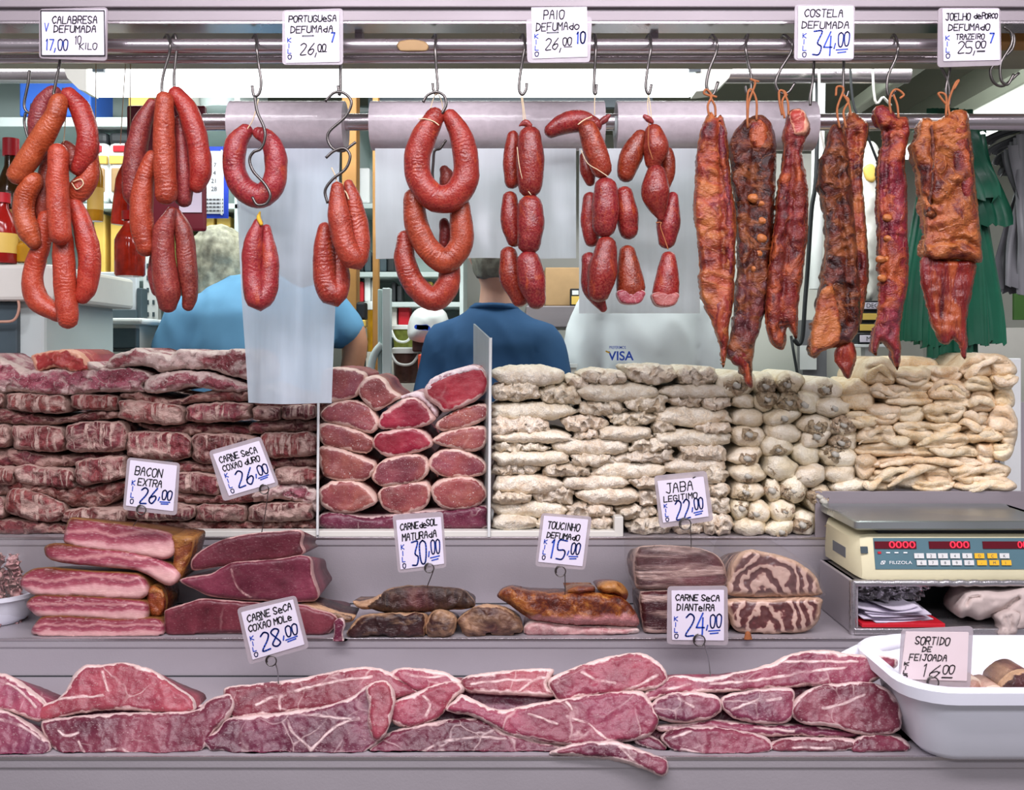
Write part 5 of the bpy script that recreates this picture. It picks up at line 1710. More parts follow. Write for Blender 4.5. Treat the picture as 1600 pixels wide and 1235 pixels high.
G4 = 'paio sausages in tied chains'
P1 = 'stubby paio sausage, '
for pts, dd, lab in (
        ([(828, 214, 18), (829, 250, 22), (828, 291, 19)], -0.012, 'topmost at the front of the first chain'),
        ([(828, 322, 19), (829, 350, 22), (827, 380, 19)], -0.012, 'middle one at the front of the first chain'),
        ([(826, 408, 18), (831, 440, 22), (838, 470, 15)], -0.012, 'lowest at the front of the first chain'),
        ([(802, 212, 9), (799, 245, 13), (800, 284, 12)], 0.028, 'topmost at the back of the first chain'),
        ([(797, 310, 12), (798, 345, 16), (804, 374, 13)], 0.028, 'middle one at the back of the first chain'),
        ([(794, 398, 14), (799, 435, 18), (812, 468, 13)], 0.028, 'lowest at the back of the first chain'),
        ([(861, 204, 12), (882, 193, 17), (908, 190, 17.5), (930, 196, 12)], 0.012, 'lying sideways over the second chain'),
        ([(919, 202, 15), (930, 235, 18.5), (940, 264, 16)], -0.014, 'slanting at the top of the second chain'),
        ([(914, 245, 8), (919, 268, 12), (922, 284, 8)], 0.035, 'dark edge behind the slanting one of the second chain'),
        ([(946, 294, 18), (946, 325, 22), (944, 354, 19)], -0.014, 'middle one at the front of the second chain'),
        ([(922, 310, 11), (921, 345, 14), (925, 376, 11)], 0.028, 'middle one at the back of the second chain'),
        ([(976, 304, 14), (979, 335, 18), (982, 360, 16)], 0.012, 'plump one beside the middle of the second chain'),
        ([(947, 384, 16), (941, 425, 23), (936, 456, 18)], -0.014, 'lowest at the front of the second chain'),
        ([(920, 405, 12), (926, 450, 16), (942, 482, 7)], 0.02, 'pointed one hanging lowest behind the second chain'),
        ([(1021, 207, 14), (1025, 230, 20), (1021, 254, 14)], 0.0, 'rounded one at the top of the third chain'),
        ([(1001, 214, 12), (986, 245, 18.5), (978, 272, 14)], 0.018, 'leaning sideways at the top of the third chain'),
        ([(1040, 240, 12), (1044, 268, 12), (1040, 288, 8)], 0.028, 'half hidden at the upper back of the third chain'),
        ([(1025, 272, 16), (1024, 300, 23), (1028, 325, 15), (1032, 340, 6)], -0.014, 'teardrop shaped one with a tied tip in the third chain'),
        ([(1051, 308, 9), (1045, 348, 18.5), (1042, 376, 14)], 0.012, 'next to the tied tip in the third chain')):
    o = sg(P1 + lab, pts, dd, 'paio', G4, 'paio_sausage')
    if 'front of the first' in lab and 'topmost' in lab:
        tie(o, [(808, 230), (812, 262), (820, 290), (830, 305)], -0.030, 'tie', 0.0009)
        tie(o, [(818, 195), (817, 172), (814, 150)], 0.0, 'tie', 0.001)
        tie(o, [(822, 196), (820, 178), (816, 150)], 0.0, 'tie', 0.001)
        sausage('casing_knot', [(813, 196, 3), (820, 192, 6), (828, 196, 4)], DR - 0.045, M['calabresa_dark'], o, 12, 0.002, 3)
    if 'slanting at the top' in lab:
        tie(o, [(903, 195), (912, 188), (925, 182)], -0.032, 'tie', 0.0012)
        tie(o, [(908, 235), (918, 255), (935, 266), (950, 276)], -0.034, 'tie', 0.0009)
        tie(o, [(929, 180), (929, 162), (930, 146)], 0.0, 'tie', 0.001)
        sausage('casing_knot', [(938, 192, 4), (946, 186, 6), (951, 182, 4)], DR - 0.03, M['calabresa_dark'], o, 12, 0.002, 3)
    if 'rounded one at the top' in lab:
        tie(o, [(1014, 186), (1012, 165), (1013, 147)], 0.0, 'tie', 0.001)
        tie(o, [(1018, 186), (1016, 165), (1013, 147)], 0.0, 'tie', 0.001)
        tie(o, [(1014, 192), (1013, 225), (1020, 250)], -0.028, 'brown_tie', 0.001)
        sausage('casing_knot', [(1008, 182, 4), (1014, 186, 6), (1018, 190, 5)], DR - 0.04, M['calabresa_dark'], o, 12, 0.002, 3)
    if 'teardrop' in lab:
        tie(o, [(1025, 348), (1033, 348), (1032, 355), (1040, 378), (1044, 390)], -0.018, 'brown_tie', 0.0012)
for lab, pts, cut, dd in (('cut paio sausage with a pink cut face beside the pointed one', [(980, 395, 13), (983, 425, 20), (986, 452, 23)], (986, 466, 20), 0.012),
                          ('cut paio sausage hanging alone at the end of the third chain', [(1045, 404, 12), (1042, 435, 19), (1040, 458, 21)], (1040, 470, 19), 0.012)):
    o = sg(lab, pts, dd, 'paio', G4, 'paio_sausage')
    x, y, r = cut
    slab('cut_face', [(x - r, y - 12), (x + r, y - 12), (x + r * 0.95, y + 2), (x + r * 0.5, y + 9), (x - r * 0.5, y + 9), (x - r * 0.95, y + 2)], DR - 0.035 + dd - 0.022, M['paio_cut'], 0.004, 0.03, 4, 3, 0.5, 0.001, 60, parent=o)


# ---------------------------------------------------------------- smoked ribs
def rib(label, pts, dd, mat, knots=(), flaps=(), creases=(), veins=(), bump=0.006, front=0.022, bs=26, nubs=()):
    o = slab('smoked_rib', pts, DR - 0.03 + dd, M[mat], front, front * 0.9, 13, 3.6, 1.6, bump, bs, creases, 0.010, 4, veins, lens=True, ridge=0.9)
    tag(o, label, 'ribs', 'smoked ribs on hooks')
    for kp in knots:
        wire('string_tie', [(p[0], p[1], p[2] if len(p) > 2 else DR - 0.045) for p in kp], 0.0024, M['brown_tie'], o)
    for nm, fp, fm, fd in flaps:
        slab(nm, fp, DR - 0.03 + dd + fd, M[fm], 0.012, 0.010, 10, 3.6, 1.5, 0.004, 30, lens=True, parent=o, ridge=0.6)
    for (x, y, r) in nubs:
        sausage('bone_end', [(x - 2, y, r * 1.15), (x + 2, y + 1, r * 1.15)], DR - 0.03 + dd - front * 0.80, M['rib_orange'], o, 10, 0.002, 3)
    return o


rib('long smoked rib hanging nearest the paio chains', [(1104, 180), (1112, 174), (1120, 184), (1126, 178), (1133, 192), (1138, 230), (1143, 290), (1150, 340), (1149, 400), (1147, 465), (1141, 500), (1138, 530), (1131, 576), (1126, 560), (1124, 540), (1112, 505), (1096, 462), (1090, 380), (1084, 330), (1087, 260), (1092, 215), (1098, 196)],
    -0.005, 'rib_orange', [[(1108, 182), (1106, 165), (1112, 150), (1104, 140), (1100, 146), (1110, 150)], [(1118, 182), (1117, 166), (1110, 150), (1120, 152)]],
    (('red_lean_edge', [(1122, 190), (1132, 200), (1136, 240), (1141, 300), (1147, 350), (1146, 420), (1138, 440), (1134, 380), (1132, 300), (1122, 240)], 'rib_red', -0.014),
     ('red_lean_end', [(1118, 470), (1134, 455), (1142, 475), (1138, 505), (1132, 540), (1124, 530), (1116, 500)], 'rib_lean', -0.012)), ([(1122, 190), (1126, 260), (1130, 340), (1130, 420)],), (), 0.006)
rib('dark brown smoked rib with round bone ends showing', [(1160, 190), (1172, 184), (1186, 180), (1204, 190), (1213, 225), (1212, 290), (1206, 380), (1202, 440), (1192, 500), (1178, 545), (1176, 580), (1174, 607), (1162, 590), (1150, 568), (1138, 560), (1134, 545), (1142, 520), (1148, 470), (1152, 400), (1148, 320), (1140, 240), (1146, 208)],
    0.012, 'rib_dark', [[(1168, 190), (1170, 160), (1180, 130), (1172, 124), (1186, 128)], [(1182, 188), (1182, 158), (1174, 140), (1168, 150), (1168, 200)]],
    (('lean_tongue', [(1142, 545), (1160, 535), (1176, 548), (1174, 575), (1176, 604), (1166, 600), (1158, 576), (1144, 568)], 'rib_lean', -0.012), ('purple_knob', [(1172, 192), (1186, 186), (1198, 196), (1202, 220), (1194, 236), (1178, 232), (1170, 214)], 'rib_red', -0.018)),
    ([(1178, 200), (1176, 300), (1172, 420), (1166, 520)],), (), 0.007, 0.024, 28, [(1176, 310, 6), (1192, 345, 5), (1190, 372, 6), (1184, 396, 5), (1188, 318, 5), (1180, 420, 4)])
rib('smoked rib strip with a pale pink knuckle at the top', [(1228, 188), (1236, 172), (1252, 172), (1264, 190), (1266, 206), (1258, 222), (1254, 240), (1262, 290), (1263, 350), (1256, 420), (1248, 480), (1245, 530), (1238, 520), (1230, 512), (1226, 545), (1208, 540), (1196, 505), (1198, 440), (1210, 350), (1218, 280), (1226, 240), (1224, 210)],
    0.0, 'rib_red', [[(1226, 185), (1222, 160), (1228, 146), (1218, 142), (1218, 160), (1222, 180)], [(1232, 180), (1231, 160), (1224, 142), (1230, 150)]],
    (('knuckle', [(1234, 178), (1246, 170), (1258, 176), (1265, 196), (1258, 212), (1242, 212), (1236, 200)], 'pile_red', -0.016),),
    ([(1240, 225), (1236, 320), (1226, 430), (1218, 520)],), (), 0.005)
rib('dark rib of the twisted pair, with a leathery flap below', [(1296, 205), (1304, 194), (1314, 200), (1324, 225), (1330, 290), (1336, 350), (1342, 420), (1345, 470), (1343, 505), (1334, 530), (1316, 540), (1288, 548), (1272, 560), (1266, 545), (1268, 518), (1280, 455), (1290, 390), (1288, 330), (1278, 290), (1282, 250), (1290, 235)],
    -0.004, 'rib_dark', [[(1312, 200), (1308, 170), (1318, 140), (1308, 136), (1306, 150)], [(1322, 200), (1318, 175), (1326, 158), (1320, 150)]],
    (('hanging_tongue', [(1310, 540), (1332, 535), (1338, 555), (1332, 580), (1325, 592), (1314, 578), (1303, 562)], 'rib_lean', 0.006),
     ('leathery_flap', [(1280, 460), (1298, 440), (1306, 460), (1314, 500), (1312, 535), (1286, 548), (1268, 556), (1267, 525), (1272, 500)], 'rib_orange', -0.02)),
    ([(1312, 250), (1314, 330), (1322, 420), (1326, 500)],), (), 0.007, 0.022, 30)
rib('pale orange rib of the twisted pair, behind the dark one', [(1322, 182), (1334, 176), (1348, 186), (1358, 196), (1356, 215), (1350, 240), (1348, 280), (1352, 330), (1356, 390), (1358, 430), (1352, 470), (1346, 505), (1336, 500), (1334, 430), (1330, 350), (1326, 280), (1318, 230)],
    0.026, 'rib_orange', [[(1330, 182), (1326, 162), (1318, 148)]], (), ([(1338, 210), (1338, 300), (1344, 420)],), (), 0.005)
rib('narrow red smoked rib between the twisted pair and the largest slab', [(1366, 172), (1378, 164), (1392, 170), (1402, 182), (1418, 184), (1422, 205), (1414, 250), (1418, 300), (1418, 350), (1420, 430), (1412, 480), (1406, 520), (1408, 555), (1402, 580), (1397, 568), (1392, 545), (1376, 535), (1370, 556), (1362, 548), (1364, 525), (1372, 480), (1374, 400), (1372, 320), (1372, 260), (1378, 215)],
    0.002, 'rib_red', [[(1392, 178), (1390, 158), (1394, 144), (1402, 140), (1412, 148), (1406, 154)], [(1404, 185), (1402, 165), (1396, 148)]],
    (), ([(1384, 200), (1384, 300), (1382, 420), (1372, 520)], [(1378, 200), (1396, 205), (1412, 200)]), (), 0.006, 0.022, 28, [(1386, 340, 5), (1387, 373, 5), (1388, 405, 5), (1376, 405, 5), (1378, 435, 5)])
rib('largest smoked rib slab, orange fat above and a red lean flap below', [(1438, 188), (1450, 184), (1462, 188), (1480, 178), (1496, 172), (1510, 174), (1514, 190), (1518, 220), (1524, 280), (1530, 340), (1535, 400), (1530, 410), (1500, 406), (1470, 406), (1442, 398), (1446, 370), (1440, 310), (1432, 260), (1424, 232), (1434, 215)],
    -0.002, 'rib_orange', [[(1484, 182), (1482, 160), (1492, 132), (1498, 126), (1490, 140)], [(1478, 182), (1478, 150), (1466, 146), (1474, 158), (1482, 166)]],
    (('lean_flap', [(1444, 398), (1470, 404), (1500, 406), (1524, 408), (1522, 440), (1514, 480), (1510, 510), (1512, 535), (1509, 560), (1503, 558), (1500, 540), (1490, 530), (1480, 540), (1470, 534), (1456, 505), (1444, 460), (1437, 430)], 'rib_lean', 0.004),
     ('purple_groove', [(1452, 200), (1460, 196), (1464, 230), (1463, 280), (1458, 320), (1466, 336), (1452, 342), (1444, 332), (1450, 300), (1454, 250)], 'rib_dark', -0.018),
     ('purple_lean_patch', [(1490, 200), (1508, 190), (1516, 230), (1522, 285), (1514, 320), (1494, 280), (1488, 240)], 'rib_red', -0.018)),
    ([(1456, 200), (1458, 290), (1452, 380)], [(1462, 380), (1500, 375), (1532, 388)], [(1440, 305), (1470, 320)]), (), 0.008, 0.028, 22)


# ---------------------------------------------------------------- the big piles on the upper step
ORD = ['first', 'second', 'third', 'fourth', 'fifth', 'sixth', 'seventh', 'eighth', 'ninth', 'tenth', 'eleventh', 'twelfth', 'thirteenth', 'fourteenth', 'fifteenth', 'sixteenth']
DP = 2.235


def piece(name, pts, mat, label, cat, group, d=DP, **k):
    if d > 2.1: k.setdefault('floor', Z3 + 0.001)
    elif d > 1.9: k.setdefault('floor', Z2 + 0.001)
    o = slab(name, pts, d, M[mat], **k)
    return tag(o, label, cat, group)


def rot_box(x0, y0, x1, y1, sl=0.0, sq=6.5):
    """rounded brick outline whose right end sits sl px lower"""
    P = blob_pts(x0, y0, x1, y1, 18, 0.05, sq)
    return [(x, y + sl * ((x - x0) / (x1 - x0) - 0.5)) for x, y in P]


# dark salt beef: (kind, outline or box, layer)
BEEF = [
    ('top', [(-30, 556), (-5, 560), (20, 572), (40, 580), (62, 577), (130, 577), (190, 574), (228, 582), (236, 592), (222, 603), (225, 612), (150, 614), (80, 619), (20, 612), (-30, 618)], 0),
    ('red', [(49, 557), (64, 551), (82, 549), (102, 546), (122, 552), (134, 566), (140, 578), (130, 582), (105, 580), (88, 575), (72, 577), (58, 581), (51, 568)], 0),
    ('top', [(136, 566), (148, 567), (159, 578), (140, 580)], 0),
    ('top', [(160, 580), (168, 565), (180, 554), (200, 548), (212, 543), (222, 549), (245, 552), (264, 556), (282, 546), (310, 549), (345, 547), (383, 546), (402, 556), (410, 580), (404, 598), (380, 592), (352, 585), (330, 579), (288, 577), (252, 582), (236, 574), (205, 572)], 0),
    ('top', [(232, 590), (250, 584), (278, 580), (322, 582), (352, 590), (380, 600), (392, 610), (345, 612), (302, 604), (262, 613), (226, 612)], 1),
    ('strip', [(188, 617), (215, 612), (235, 617), (268, 625), (298, 618), (335, 610), (375, 608), (396, 612), (396, 626), (345, 628), (300, 630), (260, 638), (222, 630), (194, 622)], 1),
    ('strip', [(400, 600), (440, 612), (488, 625), (494, 640), (440, 640), (398, 632)], 1),
    ('roll', (-30, 612, 9, 638, 0), 2), ('roll', (10, 616, 107, 645, 6), 2), ('roll', (110, 616, 185, 642, 4), 2), ('roll', (184, 627, 287, 663, 10), 2),
    ('roll', (290, 629, 391, 660, -4), 2), ('roll', (394, 635, 440, 658, 0), 2), ('roll', (440, 633, 494, 656, 0), 2),
    ('strip', [(-30, 640), (20, 640), (60, 648), (100, 652), (150, 642), (182, 644), (186, 652), (150, 657), (115, 660), (70, 665), (30, 663), (-30, 660)], 3),
    ('strip', [(215, 661), (258, 668), (300, 661), (345, 664), (400, 668), (396, 680), (345, 681), (280, 679), (235, 673)], 3),
    ('strip', [(392, 662), (440, 656), (490, 658), (496, 673), (440, 676), (395, 678)], 3),
    ('roll', (-30, 663, 17, 699, 0), 4), ('roll', (18, 665, 102, 706, 4), 4), ('roll', (102, 659, 199, 706, -2), 4), ('roll', (197, 675, 299, 719, 4), 4), ('roll', (299, 678, 402, 726, 4), 4),
    ('roll', (404, 676, 498, 716, -3), 4),
    ('strip', [(-30, 702), (30, 702), (90, 712), (160, 707), (188, 702), (194, 714), (160, 726), (110, 729), (60, 734), (20, 730), (-30, 728)], 5),
    ('strip', [(270, 722), (330, 722), (420, 722), (420, 736), (335, 738), (270, 740)], 5), ('strip', [(424, 716), (495, 713), (497, 730), (428, 732)], 5),
    ('roll', (-30, 730, 22, 758, 0), 6), ('roll', (20, 729, 117, 761, 10), 6), ('roll', (117, 714, 197, 756, -8), 6), ('roll', (272, 738, 345, 772, 6), 6), ('roll', (345, 738, 430, 768, 0), 6), ('roll', (430, 730, 498, 758, 0), 6),
    ('strip', [(-30, 757), (30, 750), (80, 757), (125, 760), (195, 752), (198, 764), (165, 792), (120, 792), (85, 780), (40, 772), (-30, 776)], 7),
    ('strip', [(270, 770), (330, 774), (395, 766), (395, 784), (330, 788), (270, 784)], 7),
    ('top', [(394, 772), (420, 759), (455, 752), (488, 763), (500, 776), (497, 802), (478, 790), (440, 780), (402, 786)], 7),
    ('roll', [(8, 785), (20, 762), (60, 770), (102, 790), (92, 814), (50, 814), (10, 800)], 8), ('roll', (96, 794, 198, 818, 0), 8), ('roll', (-30, 776, 8, 812, 0), 8), ('roll', (198, 788, 304, 814, 0), 8),
    ('roll', (306, 788, 386, 816, 0), 8), ('roll', (388, 786, 490, 816, -4), 8),
    ('strip', [(-30, 810), (60, 815), (100, 820), (110, 838), (-30, 838)], 9), ('strip', [(110, 816), (280, 813), (400, 814), (480, 812), (496, 822), (488, 834), (400, 833), (300, 834), (110, 838)], 9),
]
LN = ['uppermost', 'second', 'third', 'fourth', 'fifth', 'sixth', 'seventh', 'eighth', 'ninth', 'lowest']
cnt = {}
for kind, geo, ly in BEEF:
    cnt[(kind, ly)] = cnt.get((kind, ly), 0) + 1
    n = ORD[cnt[(kind, ly)] - 1]
    pts = rot_box(*geo) if isinstance(geo, tuple) else geo
    lab = {'roll': 'rolled dark salt beef, %s from the counter end in the %s layer' % (n, LN[ly]),
           'strip': 'flat strip of dark salt beef, %s from the counter end in the %s layer' % (n, LN[ly]),
           'top': 'frosted slab of salt beef, %s from the counter end in the %s layer' % (n, LN[ly]),
           'red': 'bright red meat chunk with a fat edge on top of the salt beef pile'}[kind]
    mat = {'roll': 'pile_roll', 'strip': 'pile_strip', 'top': 'pile_top', 'red': 'pile_red'}[kind]
    piece('salt_beef', pts, mat, lab, 'meat', 'salt beef in the dark pile', DP + random.uniform(-0.008, 0.012) + (0.02 if kind == 'strip' else 0), front=0.028 if kind == 'roll' else 0.024,
          back=0.20, rim=8 if kind == 'roll' else 11, sp=3.3, jag=1.8, bump=0.006 if kind == 'roll' else 0.009, bscale=40, ridge=0.8 if kind != 'red' else 0.1, floor=Z3 + 0.001, fine=0.5)

# cuts of salted beef between the two clear dividers
CUTS = [
    ('desol', [(503, 588), (512, 577), (535, 574), (560, 580), (571, 590), (560, 612), (548, 623), (518, 628), (503, 622)], 'square cut salted on top, resting beside the first divider'),
    ('desol', [(560, 606), (568, 592), (588, 588), (602, 596), (612, 610), (625, 621), (606, 632), (590, 642), (574, 632), (562, 618)], 'tilted cut leaning on the square one in the top row'),
    ('desol_red', [(664, 620), (668, 604), (684, 592), (730, 575), (750, 575), (761, 592), (759, 612), (740, 628), (698, 643), (684, 634)], 'large bright red cut with frosted top in the top row'),
    ('desol', [(502, 645), (520, 631), (545, 626), (575, 634), (590, 655), (590, 667), (578, 676), (540, 666), (508, 657)], 'oval cut by the first divider in the second row'),
    ('desol_red', [(592, 656), (604, 641), (634, 623), (658, 628), (676, 648), (678, 658), (660, 667), (620, 671), (593, 668)], 'oval cut in the middle of the second row'),
    ('desol', [(682, 668), (688, 656), (718, 640), (756, 632), (761, 650), (742, 664), (700, 673)], 'wedge cut by the second divider in the second row'),
    ('desol', [(499, 665), (530, 664), (574, 680), (582, 694), (572, 708), (530, 701), (502, 691)], 'slanting cut by the first divider in the third row'),
    ('desol_red', [(583, 690), (596, 676), (648, 669), (674, 688), (664, 703), (612, 714), (590, 704)], 'bright red cut in the middle of the third row'),
    ('desol', [(677, 690), (690, 678), (722, 670), (757, 668), (760, 690), (742, 705), (700, 699)], 'dark cut by the second divider in the third row'),
    ('desol', [(499, 701), (530, 702), (572, 718), (586, 728), (574, 748), (540, 752), (506, 742)], 'squarish cut by the first divider in the fourth row'),
    ('desol', [(581, 745), (595, 723), (632, 711), (664, 716), (669, 738), (652, 752), (602, 760)], 'oval cut in the middle of the fourth row'),
    ('desol', [(670, 722), (682, 707), (716, 702), (744, 713), (760, 730), (748, 744), (702, 746), (677, 738)], 'oval cut by the second divider in the fourth row'),
    ('desol', [(500, 765), (520, 753), (560, 755), (580, 770), (588, 784), (576, 793), (540, 803), (510, 795), (500, 780)], 'large oval cut by the first divider in the bottom row'),
    ('desol', [(592, 772), (610, 758), (660, 754), (673, 766), (666, 790), (636, 803), (602, 796)], 'oval cut in the middle of the bottom row'),
    ('desol', [(674, 768), (688, 752), (728, 746), (754, 760), (757, 782), (722, 797), (686, 790)], 'dark round cut by the second divider in the bottom row'),
]
for i, (mt, pts, lab) in enumerate(CUTS):
    o = piece('salted_beef_cut', pts, mt, 'salted beef piece, ' + lab, 'meat', 'cut salted beef between the dividers', DP - 0.005 + random.uniform(-0.006, 0.006), front=0.012, back=0.24, rim=8, sp=3.2, grow=(1.02, 1.03), jag=1.5, bump=0.002, bscale=30)
piece('salt_crust', [(664, 608), (676, 592), (700, 580), (742, 571), (756, 578), (762, 590), (745, 582), (712, 590), (684, 602), (672, 622)], 'desol_frost', 'pink crust of salt over the large bright red cut', 'meat', None, DP, front=0.02, back=0.22, rim=6, sp=3.4, jag=1.6, bump=0.005, bscale=60)
piece('salt_crust', [(612, 628), (625, 620), (645, 613), (664, 616), (680, 634), (686, 648), (680, 652), (664, 632), (640, 622)], 'desol_frost', 'pink salted crust edge between the top row cuts', 'meat', None, DP + 0.02, front=0.02, back=0.2, rim=6, sp=3.4, jag=1.4, bump=0.005, bscale=60)
piece('salt_beef', [(499, 806), (530, 800), (580, 808), (640, 800), (700, 796), (760, 790), (762, 812), (756, 828), (620, 830), (510, 829)], 'carne', 'long red slab with a fat base under the cut salted beef', 'meat', None, DP, front=0.02, back=0.25, rim=10, sp=4, jag=0.8, bump=0.004, bscale=40)

# dividers, ledge
def divider(name, x0, x1, y0a, y0b, y1, d0, d1, label, mat):
    a, b = W(x0, 0, d0), W(x1, 0, d1)
    dv = empty(name, W((x0 + x1) / 2, y1, (d0 + d1) / 2), label, 'divider')
    p = [W(x0, y1, d0), W(x1, y1, d1), W(x1, y0b, d1), W(x0, y0a, d0)]
    p[0].z = p[1].z = Z3 + 0.001
    t = Vector((0.0025, 0, 0))
    n = (p[1] - p[0]).cross(Vector((0, 0, 1))).normalized() * 0.004
    vs = p + [q + n for q in p]
    o = mesh_obj('sheet', vs, [[0, 1, 2, 3], [7, 6, 5, 4], [0, 4, 5, 1], [1, 5, 6, 2], [2, 6, 7, 3], [3, 7, 4, 0]], M[mat], dv, False)
    return dv


dv = divider('divider_sheet', 742, 766, 506, 528, 838, 2.50, 2.19, 'scratched clear divider sheet rising above the cut salted beef', 'acrylic')
MB().cyl(W(766.5, 528, 2.188), W(764, 839, 2.188), 0.0035, 10).build('front_edge', M['white'], dv)
dv = divider('divider_sheet', 500, 498, 628, 628, 838, 2.46, 2.19, 'low clear divider sheet between dark and cut salt beef', 'acrylic')
MB().cyl(W(497.5, 629, 2.188), W(496, 836, 2.188), 0.003, 10).build('front_edge', M['white'], dv)
lg = pthing('ledge_strip', 'white plastic ledge strip along the front of the upper step', 'strip', 620, 842, 2.188)
pbox(MB(), 110, 830, 974, 839.2, 2.1935, 0.03, 0.002).build('strip', M['offwhite'], lg)
pbox(MB(), 960, 808, 974, 839.2, 2.1928, 0.036, 0.002).build('upright_end', M['offwhite'], lg)

# salted tripe: (box, smooth roll or crumpled lump)
R_, L_ = 1, 0
TRIPE = [
    [(766, 570, 882, 604, R_), (884, 586, 924, 610, L_), (906, 576, 978, 604, L_), (974, 568, 1060, 602, L_), (1056, 571, 1124, 604, L_)],
    [(766, 597, 843, 627, L_), (840, 600, 912, 634, L_), (902, 598, 1034, 630, R_), (1030, 599, 1142, 624, R_)],
    [(764, 628, 903, 657, R_), (899, 624, 980, 650, L_), (976, 614, 1046, 646, L_), (1043, 615, 1100, 638, L_), (1096, 619, 1143, 642, L_)],
    [(766, 648, 856, 682, L_), (876, 646, 950, 676, L_), (946, 641, 1026, 668, L_), (1020, 634, 1146, 668, R_)],
    [(766, 672, 898, 694, R_), (895, 668, 938, 690, L_), (932, 664, 1022, 692, R_), (1018, 655, 1056, 678, L_), (1084, 658, 1144, 683, L_)],
    [(764, 690, 858, 708, L_), (856, 684, 986, 714, R_), (980, 682, 1052, 708, L_), (1020, 670, 1142, 700, R_)],
    [(766, 704, 893, 730, R_), (889, 706, 962, 732, L_), (958, 702, 1062, 728, L_), (1060, 692, 1140, 724, L_)],
    [(765, 720, 843, 748, L_), (841, 724, 922, 748, L_), (920, 719, 1042, 752, R_), (1030, 714, 1140, 742, R_)],
    [(766, 741, 882, 774, R_), (878, 741, 986, 768, R_), (983, 744, 1042, 768, L_), (1040, 738, 1100, 770, L_), (1096, 728, 1138, 757, L_)],
    [(766, 766, 832, 790, L_), (828, 756, 902, 790, L_), (900, 760, 998, 790, R_), (992, 764, 1034, 792, L_), (1032, 768, 1098, 792, L_), (1098, 754, 1142, 780, L_)],
    [(766, 780, 886, 812, R_), (880, 784, 962, 812, L_), (958, 786, 1030, 814, L_), (1028, 788, 1106, 814, L_), (1102, 776, 1142, 806, L_)],
    [(766, 804, 838, 832, R_), (834, 806, 898, 832, L_), (894, 808, 964, 832, L_), (974, 808, 1052, 841, L_), (1048, 808, 1104, 841, L_), (1098, 800, 1146, 841, L_)],
]
for r, row in enumerate(TRIPE):
    for c, (x0, y0, x1, y1, kd) in enumerate(row):
        pts = blob_pts(x0, y0, x1, y1, 16, 0.12 if kd else 0.2, 2.8)
        lay = 'topmost' if r == 0 else ('bottom' if r == len(TRIPE) - 1 else ORD[r])
        lab = '%s of salted tripe, %s from the scratched divider in the %s layer' % ('smooth pale roll' if kd else 'crumpled pale lump', ORD[c], lay)
        piece('salted_tripe', pts, 'white_roll' if kd else 'white_lump', lab, 'meat', 'salted tripe in the pale pile', DP + random.uniform(-0.012, 0.014), front=0.034, back=0.2, rim=0 if not kd else 14, sp=3.2,
              jag=1.6 if kd else 2.8, bump=0.005 if kd else 0.013, bscale=38 if kd else 46, ridge=0.5 if kd else 1.3, fine=0.55)

# trotters with a grey-white bone end
TROT = [
    (1118, 576, 1180, 622), (1176, 582, 1212, 618), (1210, 580, 1256, 614), (1252, 590, 1322, 628),
    (1142, 612, 1180, 640), (1176, 608, 1212, 646), (1204, 612, 1252, 650), (1244, 608, 1280, 648), (1272, 620, 1330, 652),
    (1142, 636, 1194, 668), (1192, 638, 1250, 666), (1244, 646, 1302, 682), (1292, 645, 1338, 686),
    (1140, 664, 1196, 700), (1196, 660, 1252, 696), (1248, 670, 1300, 700), (1296, 670, 1342, 706),
    (1138, 698, 1192, 728), (1190, 680, 1240, 716), (1234, 692, 1282, 728), (1280, 696, 1338, 730),
    (1140, 724, 1196, 756), (1194, 712, 1246, 752), (1240, 724, 1290, 764), (1286, 722, 1338, 758),
    (1142, 752, 1196, 784), (1194, 746, 1222, 786), (1216, 742, 1260, 786), (1258, 758, 1300, 800), (1296, 748, 1362, 775),
    (1140, 780, 1172, 812), (1168, 782, 1204, 816), (1200, 780, 1242, 818), (1236, 796, 1276, 842),
    (1144, 808, 1198, 842), (1194, 812, 1240, 842), (1270, 780, 1330, 842), (1276, 766, 1300, 800),
]
tops = sorted({y0 for _, y0, _, _ in TROT})
for i, (x0, y0, x1, y1) in enumerate(TROT):
    row = 0
    for rr, lim in enumerate((4, 9, 13, 17, 21, 25, 30, 34, 38)):
        if i < lim:
            row = rr
            break
    start = (0, 4, 9, 13, 17, 21, 25, 30, 34)[row]
    pts = blob_pts(x0 - 1, y0 - 1, x1 + 1, y1 + 1, 12, 0.16, 2.3, random.uniform(-0.25, 0.25))
    o = piece('salted_trotter', pts, 'trotter', 'pale salted pig trotter, %s from the tripe in the %s layer of trotters' % (ORD[i - start], ORD[row] if row else 'topmost'), 'meat', 'salted trotters', DP + random.uniform(-0.014, 0.012),
              front=0.036, back=0.18, rim=0, sp=3.8, jag=1.0, bump=0.0035, bscale=26, ridge=0.15)
    if i % 5 != 4:
        cx, cy = (x0 + x1) / 2 + random.uniform(-5, 5), (y0 + y1) / 2 + random.uniform(-3, 6)
        rr = min(x1 - x0, y1 - y0) * random.uniform(0.26, 0.40)
        e = slab('cut_end', blob_pts(cx - rr * 1.3, cy - rr, cx + rr * 1.3, cy + rr, 9, 0.25, 2.0), DP - 0.030, M['trotter_end'], 0.010, 0.03, 0, 2.6, 2.4, 0.011, 85, parent=o, ridge=1.0)
        sausage('bone', [(cx - 2, cy - 1, 4), (cx + 1, cy + 1, 4.6), (cx + 3, cy + 1, 4)], DP - 0.042, M['bone'], o, 10, 0.002, 2)

